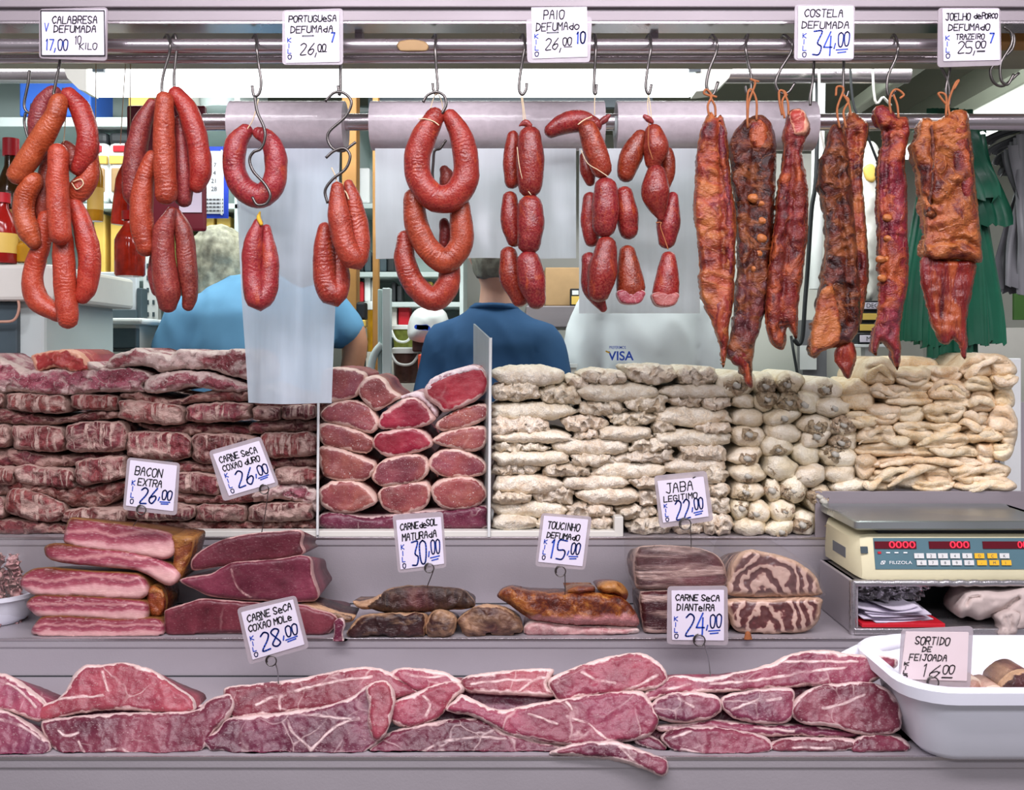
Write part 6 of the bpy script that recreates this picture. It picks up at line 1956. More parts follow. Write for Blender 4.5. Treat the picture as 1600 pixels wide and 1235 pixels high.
# folded pale rinds
RIND = [
    (1345, 563, 1402, 606), (1396, 572, 1454, 604), (1448, 570, 1506, 602), (1498, 556, 1588, 594),
    (1312, 598, 1366, 646), (1358, 600, 1422, 622), (1412, 594, 1460, 616), (1450, 596, 1516, 628), (1504, 588, 1552, 614), (1546, 582, 1588, 608),
    (1384, 612, 1458, 638), (1456, 614, 1520, 642), (1508, 610, 1558, 648), (1550, 604, 1586, 642),
    (1320, 640, 1382, 668), (1354, 628, 1410, 664), (1398, 630, 1448, 662), (1440, 626, 1510, 660), (1502, 640, 1546, 664), (1542, 636, 1590, 682),
    (1338, 664, 1402, 696), (1396, 656, 1502, 686), (1490, 652, 1548, 678), (1508, 668, 1568, 694), (1560, 660, 1590, 700),
    (1362, 676, 1432, 700), (1428, 674, 1516, 702), (1334, 690, 1432, 716), (1420, 692, 1532, 718), (1524, 686, 1556, 730), (1546, 690, 1584, 718),
    (1334, 706, 1370, 746), (1364, 712, 1542, 736), (1364, 730, 1440, 754), (1386, 722, 1492, 768), (1482, 722, 1578, 756), (1352, 736, 1406, 768), (1420, 746, 1494, 770), (1490, 746, 1588, 770),
]
lims = (4, 10, 14, 20, 25, 31, 39)
for i, (x0, y0, x1, y1) in enumerate(RIND):
    row = next(r for r, l in enumerate(lims) if i < l)
    start = (0,) + lims
    n = i - start[row]
    wd, ht = x1 - x0, y1 - y0
    sgn = random.choice((-1, 1))
    cx, cy = (x0 + x1) / 2, (y0 + y1) / 2
    # a bent, folded outline
    top, bot = [], []
    for k in range(7):
        t = k / 6 * 2 - 1
        b = sgn * (1 - t * t) * ht * 0.20 - sgn * ht * 0.1
        th = ht * 0.5 * (1 - abs(t) ** 3.2) ** 0.5 if abs(t) < 1 else ht * 0.12
        th = max(th, ht * 0.16) * random.uniform(0.92, 1.12)
        top.append((cx + t * wd / 2, cy - th + b))
        bot.append((cx + t * wd / 2, cy + th + b))
    pts = top + bot[::-1]
    cr = [[(x0 + wd * 0.08, cy + sgn * ht * random.uniform(-0.1, 0.2)), (cx, cy + sgn * ht * random.uniform(0.02, 0.25)), (x1 - wd * 0.1, cy + sgn * ht * random.uniform(-0.2, 0.2))]]
    if wd > 60 and random.random() < 0.6:
        cr.append([(cx - wd * 0.1, y0 + 3), (cx + wd * 0.05, cy), (cx + wd * random.uniform(-.15, .2), y1 - 3)])
    o = piece('pork_rind', pts, 'rind', 'folded pale pork rind, %s from the trotters in the %s layer of rinds' % (ORD[n], ORD[row] if row else 'topmost'), 'meat', 'folded pork rinds', DP + random.uniform(-0.02, 0.02), front=0.036, back=0.16, rim=11, sp=3.8,
          jag=1.1, bump=0.004, bscale=24, creases=cr, cdepth=0.018, cw=3.2, ridge=0.3, warp=0.014)
    if random.random() < 0.72 and wd > 40:
        # the turned-over lip of the rind
        ty = random.choice((0, 1, 2))
        q = []
        hw = wd * random.uniform(0.24, 0.40)
        ox = cx + random.uniform(-0.12, 0.12) * wd
        am = ht * random.uniform(0.2, 0.42) * random.choice((-1, 1))
        for k in range(6):
            t = k / 5 * 2 - 1
            yy = am * (1 - t * t) - am * 0.5 if ty == 0 else (am * math.sin(t * 2.6) * 0.8 if ty == 1 else am * t + am * 0.5 * (1 - t * t))
            q.append((ox + t * hw, cy + yy, random.uniform(4.6, 7.0) * (1 if 0 < k < 5 else 0.55), -0.012 * (1 - t * t)))
        sausage('turned_lip', q, DP - 0.028, M['rind'], o, 12, 0.0035, 4)
piece('pork_rind', [(1345, 590), (1360, 572), (1385, 560), (1420, 556), (1460, 562), (1465, 580), (1440, 592), (1400, 598)], 'rind', 'long pale rind lying furthest back on top of the rinds', 'meat', None, 2.36, front=0.03, back=0.12, rim=12, sp=4, jag=1.0, bump=0.005, bscale=26)


# ---------------------------------------------------------------- middle step
D2 = 1.965
GB = 'smoked bacon slabs in a stack'
for lab, pts, dd in (
        ('lowest of the smoked bacon slabs', [(50, 986), (58, 972), (72, 964), (120, 964), (180, 968), (240, 966), (254, 974), (255, 990), (240, 997), (150, 1001), (80, 999), (56, 994)], -0.012),
        ('second smoked bacon slab from below', [(42, 946), (52, 934), (76, 931), (130, 932), (216, 938), (229, 946), (229, 964), (216, 972), (130, 966), (66, 964), (50, 956)], -0.005),
        ('third smoked bacon slab from below, with the thickest fat', [(32, 912), (42, 896), (70, 888), (130, 893), (200, 896), (218, 900), (229, 914), (228, 930), (206, 937), (130, 932), (64, 931), (40, 922)], 0.0),
        ('fourth smoked bacon slab from below, slanting down at one end', [(70, 860), (78, 852), (95, 851), (150, 858), (205, 863), (250, 876), (279, 894), (272, 911), (256, 912), (216, 892), (150, 885), (84, 877)], 0.003),
        ('uppermost of the smoked bacon slabs', [(100, 842), (104, 824), (112, 811), (140, 814), (190, 820), (245, 828), (268, 838), (273, 856), (268, 868), (250, 873), (200, 865), (130, 857), (104, 849)], 0.008)):
    piece('bacon_slab', pts, 'bacon', lab, 'bacon', GB, D2 + dd, front=0.012, back=0.13, rim=8, sp=3.4, jag=0.6, bump=0.002, bscale=40, taper=1.0, grow=(1.01, 1.06), plane=(D2 + dd, Z2, 0.12), drop=0.026)
o = piece('bacon_skin', [(266, 840), (285, 838), (302, 842), (298, 866), (288, 892), (276, 912), (270, 890), (272, 862)], 'toucinho', 'brown smoked skin corner sticking out behind the upper bacon slabs', 'bacon', None, D2 + 0.03, front=0.01, back=0.08, rim=6, sp=3.4, jag=0.6, bump=0.003, bscale=40)
piece('bacon_skin', [(228, 925), (242, 914), (256, 924), (260, 945), (254, 962), (240, 966), (230, 955)], 'toucinho', 'dark smoked skin end beside the middle bacon slabs', 'bacon', None, D2 + 0.03, front=0.02, back=0.08, rim=8, sp=3.4, jag=0.6, bump=0.005, bscale=40)

GC = 'dark lean beef blocks in a stack'
piece('lean_beef_block', [(298, 886), (301, 872), (318, 858), (350, 843), (390, 834), (440, 830), (471, 829), (470, 850), (471, 868), (400, 878), (335, 887), (305, 892)], 'coxao', 'uppermost dark lean beef block, wedge shaped', 'meat', GC, D2 + 0.02, front=0.010, back=0.16, drop=0.045, rim=7, sp=3.6, jag=0.5, bump=0.002, bscale=30)
piece('lean_beef_block', [(282, 910), (286, 904), (328, 897), (352, 884), (372, 878), (430, 874), (480, 869), (488, 900), (497, 935), (470, 941), (400, 939), (332, 933), (306, 922)], 'coxao', 'middle dark lean beef block with a fat seam', 'meat', GC, D2, front=0.010, back=0.17, drop=0.042, rim=7, sp=3.6, jag=0.5, bump=0.002, bscale=30, veins=[[(362, 890), (366, 908), (376, 924), (392, 934)]])
piece('lean_beef_block', [(257, 962), (262, 952), (300, 940), (322, 936), (400, 942), (470, 945), (492, 952), (520, 960), (528, 972), (518, 986), (500, 996), (430, 992), (340, 991), (290, 996), (262, 996)], 'coxao', 'lowest dark lean beef block, longest of the three', 'meat', GC, D2 - 0.005, front=0.010, back=0.19, drop=0.04, rim=7, sp=3.6, jag=0.5, bump=0.002, bscale=30)
piece('meat_tail', [(522, 972), (532, 966), (540, 976), (536, 992), (541, 1015), (543, 1036), (536, 1048), (526, 1046), (520, 1030), (520, 1004), (522, 985)], 'carne', 'thin tail of meat hanging over the step edge', 'meat', None, 1.915, front=0.008, back=0.012, rim=6, sp=3, jag=0.7, bump=0.003, bscale=50, lens=True)
piece('fat_trim', [(470, 943), (500, 947), (530, 958), (556, 962), (548, 972), (530, 972), (505, 962), (480, 956)], 'jerky_fat', 'pale fatty trimming between the lean beef and the dried beef', 'meat', None, D2 + 0.01, front=0.01, back=0.06, rim=6, sp=3.4, jag=0.9, bump=0.005, bscale=40)

GJ = 'dark dried beef pieces'
for lab, pts, mt, dd in (
        ('dark dried beef lying across the top of the other dried pieces', [(572, 948), (590, 934), (605, 922), (640, 915), (690, 917), (722, 921), (735, 932), (743, 944), (735, 951), (700, 954), (660, 958), (612, 960), (598, 957)], 'jerky', 0.01),
        ('dried beef with pale torn end on the lower row', [(541, 996), (548, 978), (566, 962), (600, 958), (660, 958), (668, 968), (664, 985), (662, 998), (620, 999), (580, 998), (556, 1004)], 'jerky_fat', -0.005),
        ('dried beef block with yellowish fat beneath in the middle of the dried pieces', [(663, 980), (672, 960), (684, 952), (704, 956), (714, 970), (710, 988), (704, 998), (676, 999), (664, 992)], 'jerky_fat', -0.008),
        ('dried beef with curled fat end next to the smoked bacon', [(715, 968), (738, 950), (770, 944), (800, 954), (816, 974), (814, 990), (790, 996), (762, 994), (740, 997), (730, 1001), (720, 984)], 'jerky_fat', 0.0),
        ('small torn dried beef scrap behind the dried pieces', [(551, 940), (562, 942), (580, 936), (598, 928), (600, 944), (580, 952), (560, 951)], 'jerky_fat', 0.02)):
    piece('dried_beef', pts, mt, lab, 'meat', GJ, D2 + dd, front=0.03, back=0.10, drop=0.03, rim=12, sp=3.3, jag=1.2, bump=0.007, bscale=34, ridge=0.5)
GT = 'smoked fatback pieces'
for lab, pts, mt, dd in (
        ('upper smoked fatback slab with glossy brown top', [(776, 932), (786, 921), (800, 918), (830, 924), (880, 926), (920, 926), (950, 928), (972, 934), (988, 950), (999, 974), (985, 980), (940, 978), (880, 976), (836, 970), (812, 958), (794, 944)], 'fatback', 0.0),
        ('lower pink smoked fatback slab', [(818, 986), (824, 974), (840, 971), (900, 978), (960, 980), (995, 982), (996, 990), (960, 995), (900, 998), (830, 998)], 'bits', -0.004),
        ('small amber smoked scrap on the fatback slab', [(884, 926), (896, 916), (918, 914), (930, 918), (926, 929), (904, 932)], 'toucinho', 0.015),
        ('curled amber smoked scrap at the end of the fatback slab', [(933, 920), (942, 910), (960, 908), (974, 914), (982, 928), (976, 940), (958, 930), (944, 930)], 'toucinho', 0.015)):
    piece('smoked_fatback', pts, mt, lab, 'bacon', GT, D2 + dd, front=0.03 if mt != 'bits' else 0.014, back=0.12, drop=0.025, rim=13, sp=3.3, jag=0.9, bump=0.005, bscale=32, ridge=0.3)
GP = 'packed salt beef blocks'
o = piece('packed_beef', [(990, 884), (994, 862), (1006, 853), (1060, 853), (1104, 860), (1128, 876), (1135, 900), (1131, 921), (1060, 921), (1000, 922), (992, 905)], 'packed', 'upper block of salt beef in clear wrap', 'meat', GP, D2 + 0.02, front=0.02, back=0.14, drop=0.035, rim=10, sp=3.6, jag=0.6, bump=0.004, bscale=26)
slab('clear_wrap', [(986, 884), (988, 858), (1004, 848), (1060, 848), (1108, 854), (1138, 872), (1139, 900), (1134, 922), (1060, 924), (996, 924), (988, 905)], D2 + 0.016, M['wrap'], 0.026, 0.145, 10, 4, 1.2, 0.005, 22, parent=o)
o = piece('packed_beef', [(1000, 930), (1010, 924), (1070, 923), (1130, 925), (1137, 950), (1135, 988), (1080, 992), (1014, 994), (1004, 975)], 'packed', 'lower block of salt beef behind the price card', 'meat', GP, D2 + 0.01, front=0.02, back=0.15, drop=0.03, rim=10, sp=3.6, jag=0.6, bump=0.004, bscale=26)
o = piece('beef_roll', [(1138, 930), (1139, 900), (1150, 872), (1170, 859), (1190, 862), (1220, 868), (1252, 882), (1274, 900), (1281, 918), (1280, 931), (1200, 934)], 'rolled', 'upper half of the rolled beef in clear wrap', 'meat', 'rolled beef', D2 + 0.01, front=0.016, back=0.16, drop=0.04, rim=12, sp=3.5, jag=0.8, bump=0.004, bscale=36)
slab('clear_wrap', [(1135, 932), (1136, 898), (1146, 868), (1168, 854), (1192, 857), (1224, 864), (1256, 878), (1278, 897), (1285, 918), (1283, 933), (1200, 937)], D2 + 0.006, M['wrap'], 0.022, 0.165, 10, 4, 1.2, 0.005, 22, parent=o)
o = piece('beef_roll', [(1137, 938), (1200, 936), (1279, 934), (1283, 950), (1278, 972), (1262, 986), (1228, 993), (1180, 992), (1150, 986), (1140, 966)], 'rolled', 'lower half of the rolled beef with a swirled cut face', 'meat', 'rolled beef', D2, front=0.016, back=0.17, drop=0.03, rim=12, sp=3.5, jag=0.8, bump=0.004, bscale=36)
o = piece('twine_end', [(1164, 990), (1173, 990), (1176, 1018), (1163, 1019)], 'brown_tie', 'brown twine end hanging from the rolled beef over the step', 'twine', None, 1.92, front=0.002, back=0.003, rim=3, sp=3, jag=0.3, bump=0.001, lens=True)

# white bowl with diced bacon
bw = pthing('plastic_bowl', 'white plastic bowl at the counter end below the diced bacon bag', 'bowl', 0, 1002, 2.0)
base = W(-4, 1000, 2.06); base.z = Z2 + 0.001
MB().lathe(base, [(0.055, 0), (0.068, 0.012), (0.078, 0.052), (0.088, 0.055), (0.088, 0.063), (0.080, 0.063), (0.066, 0.014), (0.0, 0.012)], 32).build('bowl', M['tray'], bw, True)
base = W(-8, 960, 2.07)
k = 0
for i in range(150):
    a = random.random() * 6.28
    lv = i / 150
    rr = (0.070 - lv * 0.028) * math.sqrt(random.uniform(0.45, 1))
    px = base + Vector((rr * math.cos(a), rr * math.sin(a) - 0.01, -0.030 + lv * 0.150))
    s = random.uniform(0.008, 0.014)
    bm = bmesh.new()
    bmesh.ops.create_cube(bm, size=1.0)
    R = Matrix.Rotation(random.random() * 3, 4, 'X') @ Matrix.Rotation(random.random() * 3, 4, 'Z')
    for v in bm.verts:
        v.co = R @ Vector((v.co.x * s * random.uniform(1.0, 1.7), v.co.y * s, v.co.z * s * random.uniform(.8, 1.2))) + px
    bmesh.ops.bevel(bm, geom=bm.edges[:], offset=s * 0.18, segments=2, affect='EDGES')
    bm.verts.index_update()
    o = mesh_obj('bacon_dice', [v.co.copy() for v in bm.verts], [[v.index for v in f.verts] for f in bm.faces], M['bits'], None, True,
                 {'rim': [1.0] * len(bm.verts), 'vein': [1.0] * len(bm.verts), 'vv': [0.5] * len(bm.verts), 'dep': [0.0] * len(bm.verts)})
    bm.free()
    tag(o, 'pink and white bacon dice heaped over the white bowl', 'bacon', 'bacon dice in the bowl and bag')
o = slab('plastic_bag', [(-40, 958), (-40, 850), (-10, 842), (14, 834), (30, 838), (44, 832), (40, 850), (54, 862), (50, 890), (58, 915), (52, 948), (40, 964), (0, 970)], 2.05, M['wrap'], 0.09, 0.10, 0, 5, 1.6, 0.010, 20)
tag(o, 'crinkled clear bag around the diced bacon', 'bag')

# ---------------------------------------------------------------- bottom step: slices of dried beef
D1 = 1.60
GS = 'dried beef slices on the bottom step'
BOT = [
    ('carne_light', [(-40, 1056), (0, 1056), (20, 1062), (46, 1080), (66, 1096), (68, 1112), (60, 1126), (40, 1120), (0, 1109), (-40, 1108)], 0.012, 'slice with white fat edge at the counter end, upper one', [[(0, 1062), (24, 1074), (44, 1092), (56, 1106)]]),
    ('carne', [(-40, 1112), (0, 1112), (36, 1128), (66, 1150), (80, 1162), (76, 1178), (50, 1184), (-40, 1184)], -0.004, 'slice at the counter end, lower one', [[(0, 1124), (36, 1136), (62, 1154)]]),
    ('carne_light', [(44, 1113), (62, 1102), (88, 1094), (104, 1080), (116, 1058), (134, 1044), (160, 1043), (190, 1040), (216, 1044), (240, 1052), (262, 1068), (290, 1086), (300, 1100), (296, 1111), (250, 1112), (180, 1108), (120, 1114), (84, 1122), (56, 1122)], 0.012, 'dome shaped slice on top near the counter end', [[(88, 1094), (120, 1090), (160, 1088)], [(160, 1050), (168, 1080)]]),
    ('carne', [(68, 1132), (78, 1126), (110, 1122), (200, 1116), (296, 1114), (318, 1102), (340, 1092), (356, 1090), (364, 1108), (352, 1126), (330, 1146), (314, 1172), (280, 1178), (240, 1182), (180, 1178), (120, 1184), (100, 1182), (78, 1158)], 0.0, 'long slice under the dome shaped one', [[(92, 1142), (104, 1150), (122, 1146)], [(122, 1160), (132, 1180)], [(166, 1174), (186, 1170), (206, 1178)]]),
    ('carne_light', [(353, 1082), (362, 1074), (400, 1070), (470, 1062), (520, 1052), (562, 1046), (600, 1050), (622, 1064), (648, 1080), (640, 1086), (610, 1092), (568, 1096), (520, 1104), (450, 1112), (380, 1120), (362, 1112)], 0.014, 'long folded slice with a bright fat rim on top', [[(400, 1102), (440, 1086), (520, 1066), (580, 1058)], [(438, 1108), (436, 1092), (446, 1086)]]),
    ('carne', [(317, 1156), (340, 1142), (360, 1124), (420, 1118), (500, 1108), (545, 1094), (570, 1078), (590, 1086), (586, 1120), (590, 1150), (580, 1168), (545, 1185), (500, 1180), (440, 1182), (368, 1187), (354, 1174), (332, 1172)], 0.0, 'wide dark slice below the long folded one', [[(450, 1128), (460, 1148), (486, 1172)], [(486, 1174), (520, 1140), (560, 1122)], [(450, 1112), (520, 1122), (560, 1124)]]),
    ('carne_light', [(572, 1078), (590, 1068), (606, 1070), (616, 1086), (614, 1110), (606, 1138), (594, 1153), (582, 1148), (575, 1128), (576, 1100)], -0.018, 'narrow folded flap hanging over the wide dark slice', [[(578, 1090), (576, 1120), (580, 1140)]]),
    ('carne_light', [(608, 1056), (624, 1046), (650, 1046), (690, 1050), (712, 1060), (720, 1066), (716, 1076), (680, 1078), (650, 1080), (628, 1068)], 0.018, 'short slice lying highest beside the folded flap', [[(630, 1052), (660, 1058), (700, 1056)]]),
    ('carne_light', [(610, 1112), (614, 1098), (640, 1088), (676, 1074), (700, 1068), (720, 1072), (724, 1082), (704, 1098), (690, 1116), (664, 1130), (630, 1134), (614, 1126)], 0.004, 'round marbled slice next to the folded flap', [[(660, 1088), (672, 1102), (664, 1118)]]),
    ('carne_light', [(722, 1064), (740, 1056), (790, 1050), (840, 1047), (864, 1048), (860, 1060), (856, 1070), (868, 1082), (862, 1088), (820, 1086), (770, 1084), (730, 1080)], 0.016, 'marbled slice in the middle, behind the oval ones', [[(736, 1070), (780, 1064), (830, 1062)], [(806, 1084), (836, 1062), (856, 1060)]]),
    ('carne_light', [(858, 1068), (866, 1058), (900, 1044), (940, 1032), (985, 1024), (1008, 1026), (1030, 1040), (1040, 1056), (1036, 1070), (1010, 1078), (960, 1083), (910, 1088), (878, 1094), (866, 1084)], 0.004, 'large oval slice at the top of the middle stack', [[(908, 1050), (930, 1062), (962, 1068)], [(934, 1088), (984, 1078), (1028, 1056)]]),
    ('carne_light', [(700, 1110), (712, 1098), (724, 1088), (744, 1096), (780, 1110), (820, 1104), (868, 1096), (930, 1088), (990, 1082), (1010, 1094), (1022, 1114), (1024, 1132), (1004, 1150), (960, 1158), (930, 1165), (870, 1160), (810, 1150), (776, 1136), (740, 1120), (716, 1116)], -0.006, 'largest slice with a white vein across the middle stack', [[(886, 1120), (920, 1132), (944, 1154), (970, 1160)], [(884, 1098), (894, 1110)], [(826, 1116), (870, 1132)]]),
    ('carne', [(576, 1176), (590, 1160), (612, 1146), (660, 1134), (720, 1126), (756, 1128), (790, 1144), (850, 1160), (900, 1168), (900, 1178), (860, 1184), (780, 1184), (680, 1186), (594, 1188)], 0.004, 'long dark slice at the bottom under the largest one', [[(656, 1178), (690, 1160), (740, 1152), (790, 1154)]]),
    ('carne', [(860, 1178), (900, 1164), (950, 1160), (970, 1162), (1010, 1176), (1040, 1188), (1042, 1204), (1034, 1212), (1012, 1204), (970, 1190), (920, 1184)], -0.055, 'tongue of meat hanging over the front edge', [[(968, 1168), (990, 1190), (1004, 1204)]]),
    ('carne', [(992, 1156), (1010, 1150), (1028, 1156), (1046, 1172), (1046, 1180), (1024, 1174), (1000, 1166)], 0.006, 'small dark end between the middle stack and the next', []),
    ('carne_light', [(1002, 1086), (1024, 1072), (1060, 1056), (1100, 1060), (1150, 1052), (1200, 1040), (1240, 1024), (1290, 1020), (1330, 1026), (1388, 1030), (1398, 1040), (1388, 1050), (1360, 1066), (1340, 1072), (1260, 1072), (1180, 1078), (1100, 1082), (1040, 1086), (1018, 1096)], 0.014, 'long pointed slice on top beside the white tub', [[(1110, 1068), (1180, 1064), (1260, 1050), (1320, 1044)], [(1220, 1034), (1270, 1034), (1340, 1034)], [(1036, 1080), (1080, 1068)]]),
    ('carne', [(1018, 1106), (1030, 1092), (1060, 1084), (1110, 1086), (1126, 1098), (1124, 1114), (1100, 1124), (1060, 1128), (1030, 1122)], -0.004, 'small oval slice beside the middle stack', [[(1060, 1092), (1084, 1106)]]),
    ('carne', [(1128, 1102), (1140, 1086), (1200, 1078), (1236, 1078), (1240, 1100), (1234, 1124), (1200, 1130), (1150, 1122)], 0.0, 'dark veined slice between the small oval and large oval', [[(1144, 1110), (1180, 1096), (1220, 1092)]]),
    ('carne', [(1238, 1110), (1250, 1090), (1276, 1076), (1330, 1070), (1366, 1072), (1392, 1084), (1406, 1106), (1406, 1134), (1390, 1144), (1350, 1146), (1300, 1134), (1252, 1128)], -0.006, 'large dark oval slice beside the white tub', [[(1286, 1108), (1318, 1100), (1350, 1086)]]),
    ('carne', [(1030, 1134), (1080, 1128), (1130, 1126), (1190, 1132), (1250, 1132), (1310, 1140), (1340, 1146), (1320, 1154), (1250, 1150), (1180, 1150), (1100, 1140), (1040, 1144)], 0.012, 'torn fatty layer under the oval slices', [[(1060, 1134), (1120, 1136)], [(1180, 1138), (1240, 1142)]]),
    ('carne', [(1036, 1150), (1060, 1140), (1110, 1138), (1170, 1146), (1200, 1156), (1204, 1174), (1150, 1184), (1090, 1180), (1056, 1174), (1040, 1162)], -0.004, 'dark bottom slice beneath the small oval', [[(1050, 1152), (1080, 1144)], [(1064, 1172), (1100, 1178)]]),
    ('carne', [(1206, 1164), (1230, 1154), (1290, 1154), (1332, 1156), (1334, 1172), (1290, 1178), (1230, 1178), (1208, 1174)], 0.0, 'flat bottom slice in the last stack', [[(1240, 1168), (1300, 1170)]]),
    ('carne', [(1330, 1166), (1342, 1152), (1376, 1148), (1408, 1154), (1422, 1168), (1414, 1176), (1370, 1178), (1336, 1178)], -0.002, 'bottom slice touching the white tub', []),
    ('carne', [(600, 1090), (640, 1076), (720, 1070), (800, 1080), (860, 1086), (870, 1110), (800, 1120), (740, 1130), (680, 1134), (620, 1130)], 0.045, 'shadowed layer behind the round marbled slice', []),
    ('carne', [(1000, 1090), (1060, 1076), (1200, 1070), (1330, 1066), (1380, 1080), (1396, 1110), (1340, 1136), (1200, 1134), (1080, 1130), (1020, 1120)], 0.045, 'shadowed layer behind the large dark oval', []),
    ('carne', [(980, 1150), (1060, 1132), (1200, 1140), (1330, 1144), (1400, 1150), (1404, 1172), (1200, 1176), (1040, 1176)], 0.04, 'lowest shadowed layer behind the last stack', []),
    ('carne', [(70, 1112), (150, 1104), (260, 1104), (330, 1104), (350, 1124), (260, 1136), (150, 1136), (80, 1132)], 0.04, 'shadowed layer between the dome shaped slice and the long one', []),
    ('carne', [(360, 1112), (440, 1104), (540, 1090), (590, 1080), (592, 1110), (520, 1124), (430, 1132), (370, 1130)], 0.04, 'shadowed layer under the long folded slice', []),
]
for mt, pts, dd, lab, vn in BOT:
    hang = 'hanging over' in lab and 'front edge' in lab
    piece('dried_beef_slice', pts, mt, 'dried beef, ' + lab, 'meat', GS, D1, front=0.016, back=0.03 if hang else 0.075, rim=9, sp=2.9, grow=(1.025, 1.10), jag=1.2, bump=0.003, bscale=34, veins=vn, ridge=0.4,
          plane=(1.585 + dd * 1.2 + (0.03 if hang else 0), Z1, 0.62), drop=0.045, floor=None if hang else Z1 + 0.001)


# ---------------------------------------------------------------- white tub
tb = empty('plastic_tub', W(1520, 1190, 1.55), 'white plastic tub of mixed pork at the end of the bottom step', 'tub')


def tub_ring(z, inset, r=0.05):
    """rounded rectangle seen from above, slightly bulging at the near-left end"""
    x0, x1, y0, y1 = 0.612 + inset, 1.05 - inset * 0.2, 1.475 + inset, 1.765 - inset
    r = max(0.012, r - inset * 0.5)
    P = []
    for cx, cy, a0 in ((x1 - r, y1 - r, 0), (x0 + r, y1 - r, 90), (x0 + r, y0 + r, 180), (x1 - r, y0 + r, 270)):
        for k in range(7):
            a = math.radians(a0 + k * 15)
            P.append(Vector((cx + r * math.cos(a), cy + r * math.sin(a), z)))
    return P


zt = CZ - 528 * 1.475 / F
zb = Z1 + 0.002
levels = [(zb, 0.06), (zb + 0.012, 0.048), (zt - 0.030, 0.026), (zt - 0.026, 0.004), (zt - 0.006, 0.0), (zt, 0.006), (zt - 0.002, 0.016), (zt - 0.03, 0.030), (zb + 0.014, 0.056)]
rings = [tub_ring(z, i, 0.075) for z, i in levels]
n = len(rings[0])
V = [v for r in rings for v in r]
Fc = []
for a in range(len(rings) - 1):
    for k in range(n):
        Fc.append([a * n + k, a * n + (k + 1) % n, (a + 1) * n + (k + 1) % n, (a + 1) * n + k])
Fc.append(list(range(n))[::-1])
Fc.append([(len(rings) - 1) * n + k for k in range(n)])
o = mesh_obj('tub', V, Fc, M['tray'], tb)
o.data.set_sharp_from_angle(angle=math.radians(50))
hp = [W(1300, 1044, 1.72), W(1330, 1027, 1.73), W(1365, 1012, 1.742), W(1395, 1005, 1.752), W(1425, 1004, 1.76), W(1450, 1007, 1.765)]
hp = [Vector(p) for p in catmull(np.array([tuple(p) for p in hp]), 6)]
Vh, Fh, _ = tube_mesh(hp, [0.015] * len(hp), 14, True)
mesh_obj('handle', Vh, Fh, M['tray'], tb)
for lab, pts, d in (('pale pork scrap lying in the white tub behind the card', [(1448, 1076), (1456, 1070), (1480, 1068), (1500, 1072), (1512, 1080), (1500, 1092), (1460, 1094)], 1.60),
                    ('pinkish knuckle of pork in the white tub', [(1496, 1078), (1505, 1066), (1518, 1060), (1532, 1064), (1536, 1076), (1530, 1092), (1505, 1094)], 1.595),
                    ('brown smoked pork piece at the end of the white tub', [(1562, 1074), (1572, 1060), (1588, 1050), (1610, 1050), (1625, 1070), (1610, 1092), (1575, 1094)], 1.57),
                    ('pale ribbon of pork beside the smoked piece in the tub', [(1530, 1088), (1545, 1076), (1562, 1074), (1570, 1082), (1560, 1096), (1538, 1098)], 1.56)):
    piece('pork_scrap', pts, 'feijoada' if 'brown' not in lab else 'jerky_fat', lab, 'meat', 'pork scraps in the tub', d, front=0.03, back=0.06, rim=0, sp=3.0, jag=1.0, bump=0.006, bscale=60)
# the heap of scraps below
for i in range(10):
    x = 1480 + (i % 5) * 34 + random.uniform(-8, 8)
    y = 1104 + (i // 5) * 14
    d = 1.56 + 0.05 * (i // 5)
    piece('pork_scrap', blob_pts(x - 26, y - 14, x + 26, y + 20, 10, 0.2), 'feijoada', 'pork scrap deep in the white tub under the others', 'meat', 'pork scraps deep in the tub', d, front=0.03, back=0.04, rim=0, sp=5, jag=1.0, bump=0.006, bscale=50)

# ---------------------------------------------------------------- scale on its foil-covered stand
DS = 1.96
sx0 = (1332 - 800) * DS / F
sx1 = 1.12
zs0, zs1 = Z2 + 0.001, CZ - (908 - HZ) * DS / F
stn = empty('scale_stand', (0.85, 2.05, zs0), 'foil covered open box that carries the shop scale', 'stand')
MB().box(sx0, sx1, DS, DS + 0.20, zs1 - 0.012, zs1, 0.003).build('top_board', M['foil'], stn)
MB().box(sx0, sx1, DS - 0.012, DS + 0.20, zs0, zs0 + 0.014, 0.003).build('bottom_board', M['foil'], stn)
MB().box(sx0 - 0.003, sx0 + 0.012, DS, DS + 0.20, zs0, zs1, 0.002).build('side_board', M['steel'], stn)
MB().box(sx0 + 0.30, sx1, DS + 0.11, DS + 0.14, zs0 + 0.014, zs1 - 0.012).build('inner_board', M['wood'], stn)
MB().box(sx0, sx1, DS + 0.185, DS + 0.20, zs0, zs1, 0.002).build('back_board', M['dark'], stn)
# crumpled foil at the front edges and inside
bm = bmesh.new()
V, Fc = [], []
nx, ny = 60, 14
for j in range(ny + 1):
    for i in range(nx + 1):
        u, v = i / nx, j / ny
        x = sx0 + 0.012 + u * 0.155
        z = zs1 - 0.014 - v * 0.042
        y = DS + 0.02 + v * 0.045 + noise.noise(Vector((u * 11, v * 5, 1))) * 0.020 + noise.noise(Vector((u * 26, v * 12, 4))) * 0.010
        V.append(Vector((x, y, z + noise.noise(Vector((u * 9, v * 3, 8))) * 0.008)))
for j in range(ny):
    for i in range(nx):
        a = j * (nx + 1) + i
        Fc.append([a, a + 1, a + nx + 2, a + nx + 1])
mesh_obj('crumpled_foil', V, Fc, M['foil'], stn, False)
wl = []
for k in range(60):
    t = k / 59
    wl.append(Vector((sx0 + t * (sx1 - sx0), DS - 0.002, zs1 - 0.004 + noise.noise(Vector((t * 30, 2, 1))) * 0.002)))
MB().tube(wl, 0.007, 10).build('foil_edge', M['foil'], stn, True)
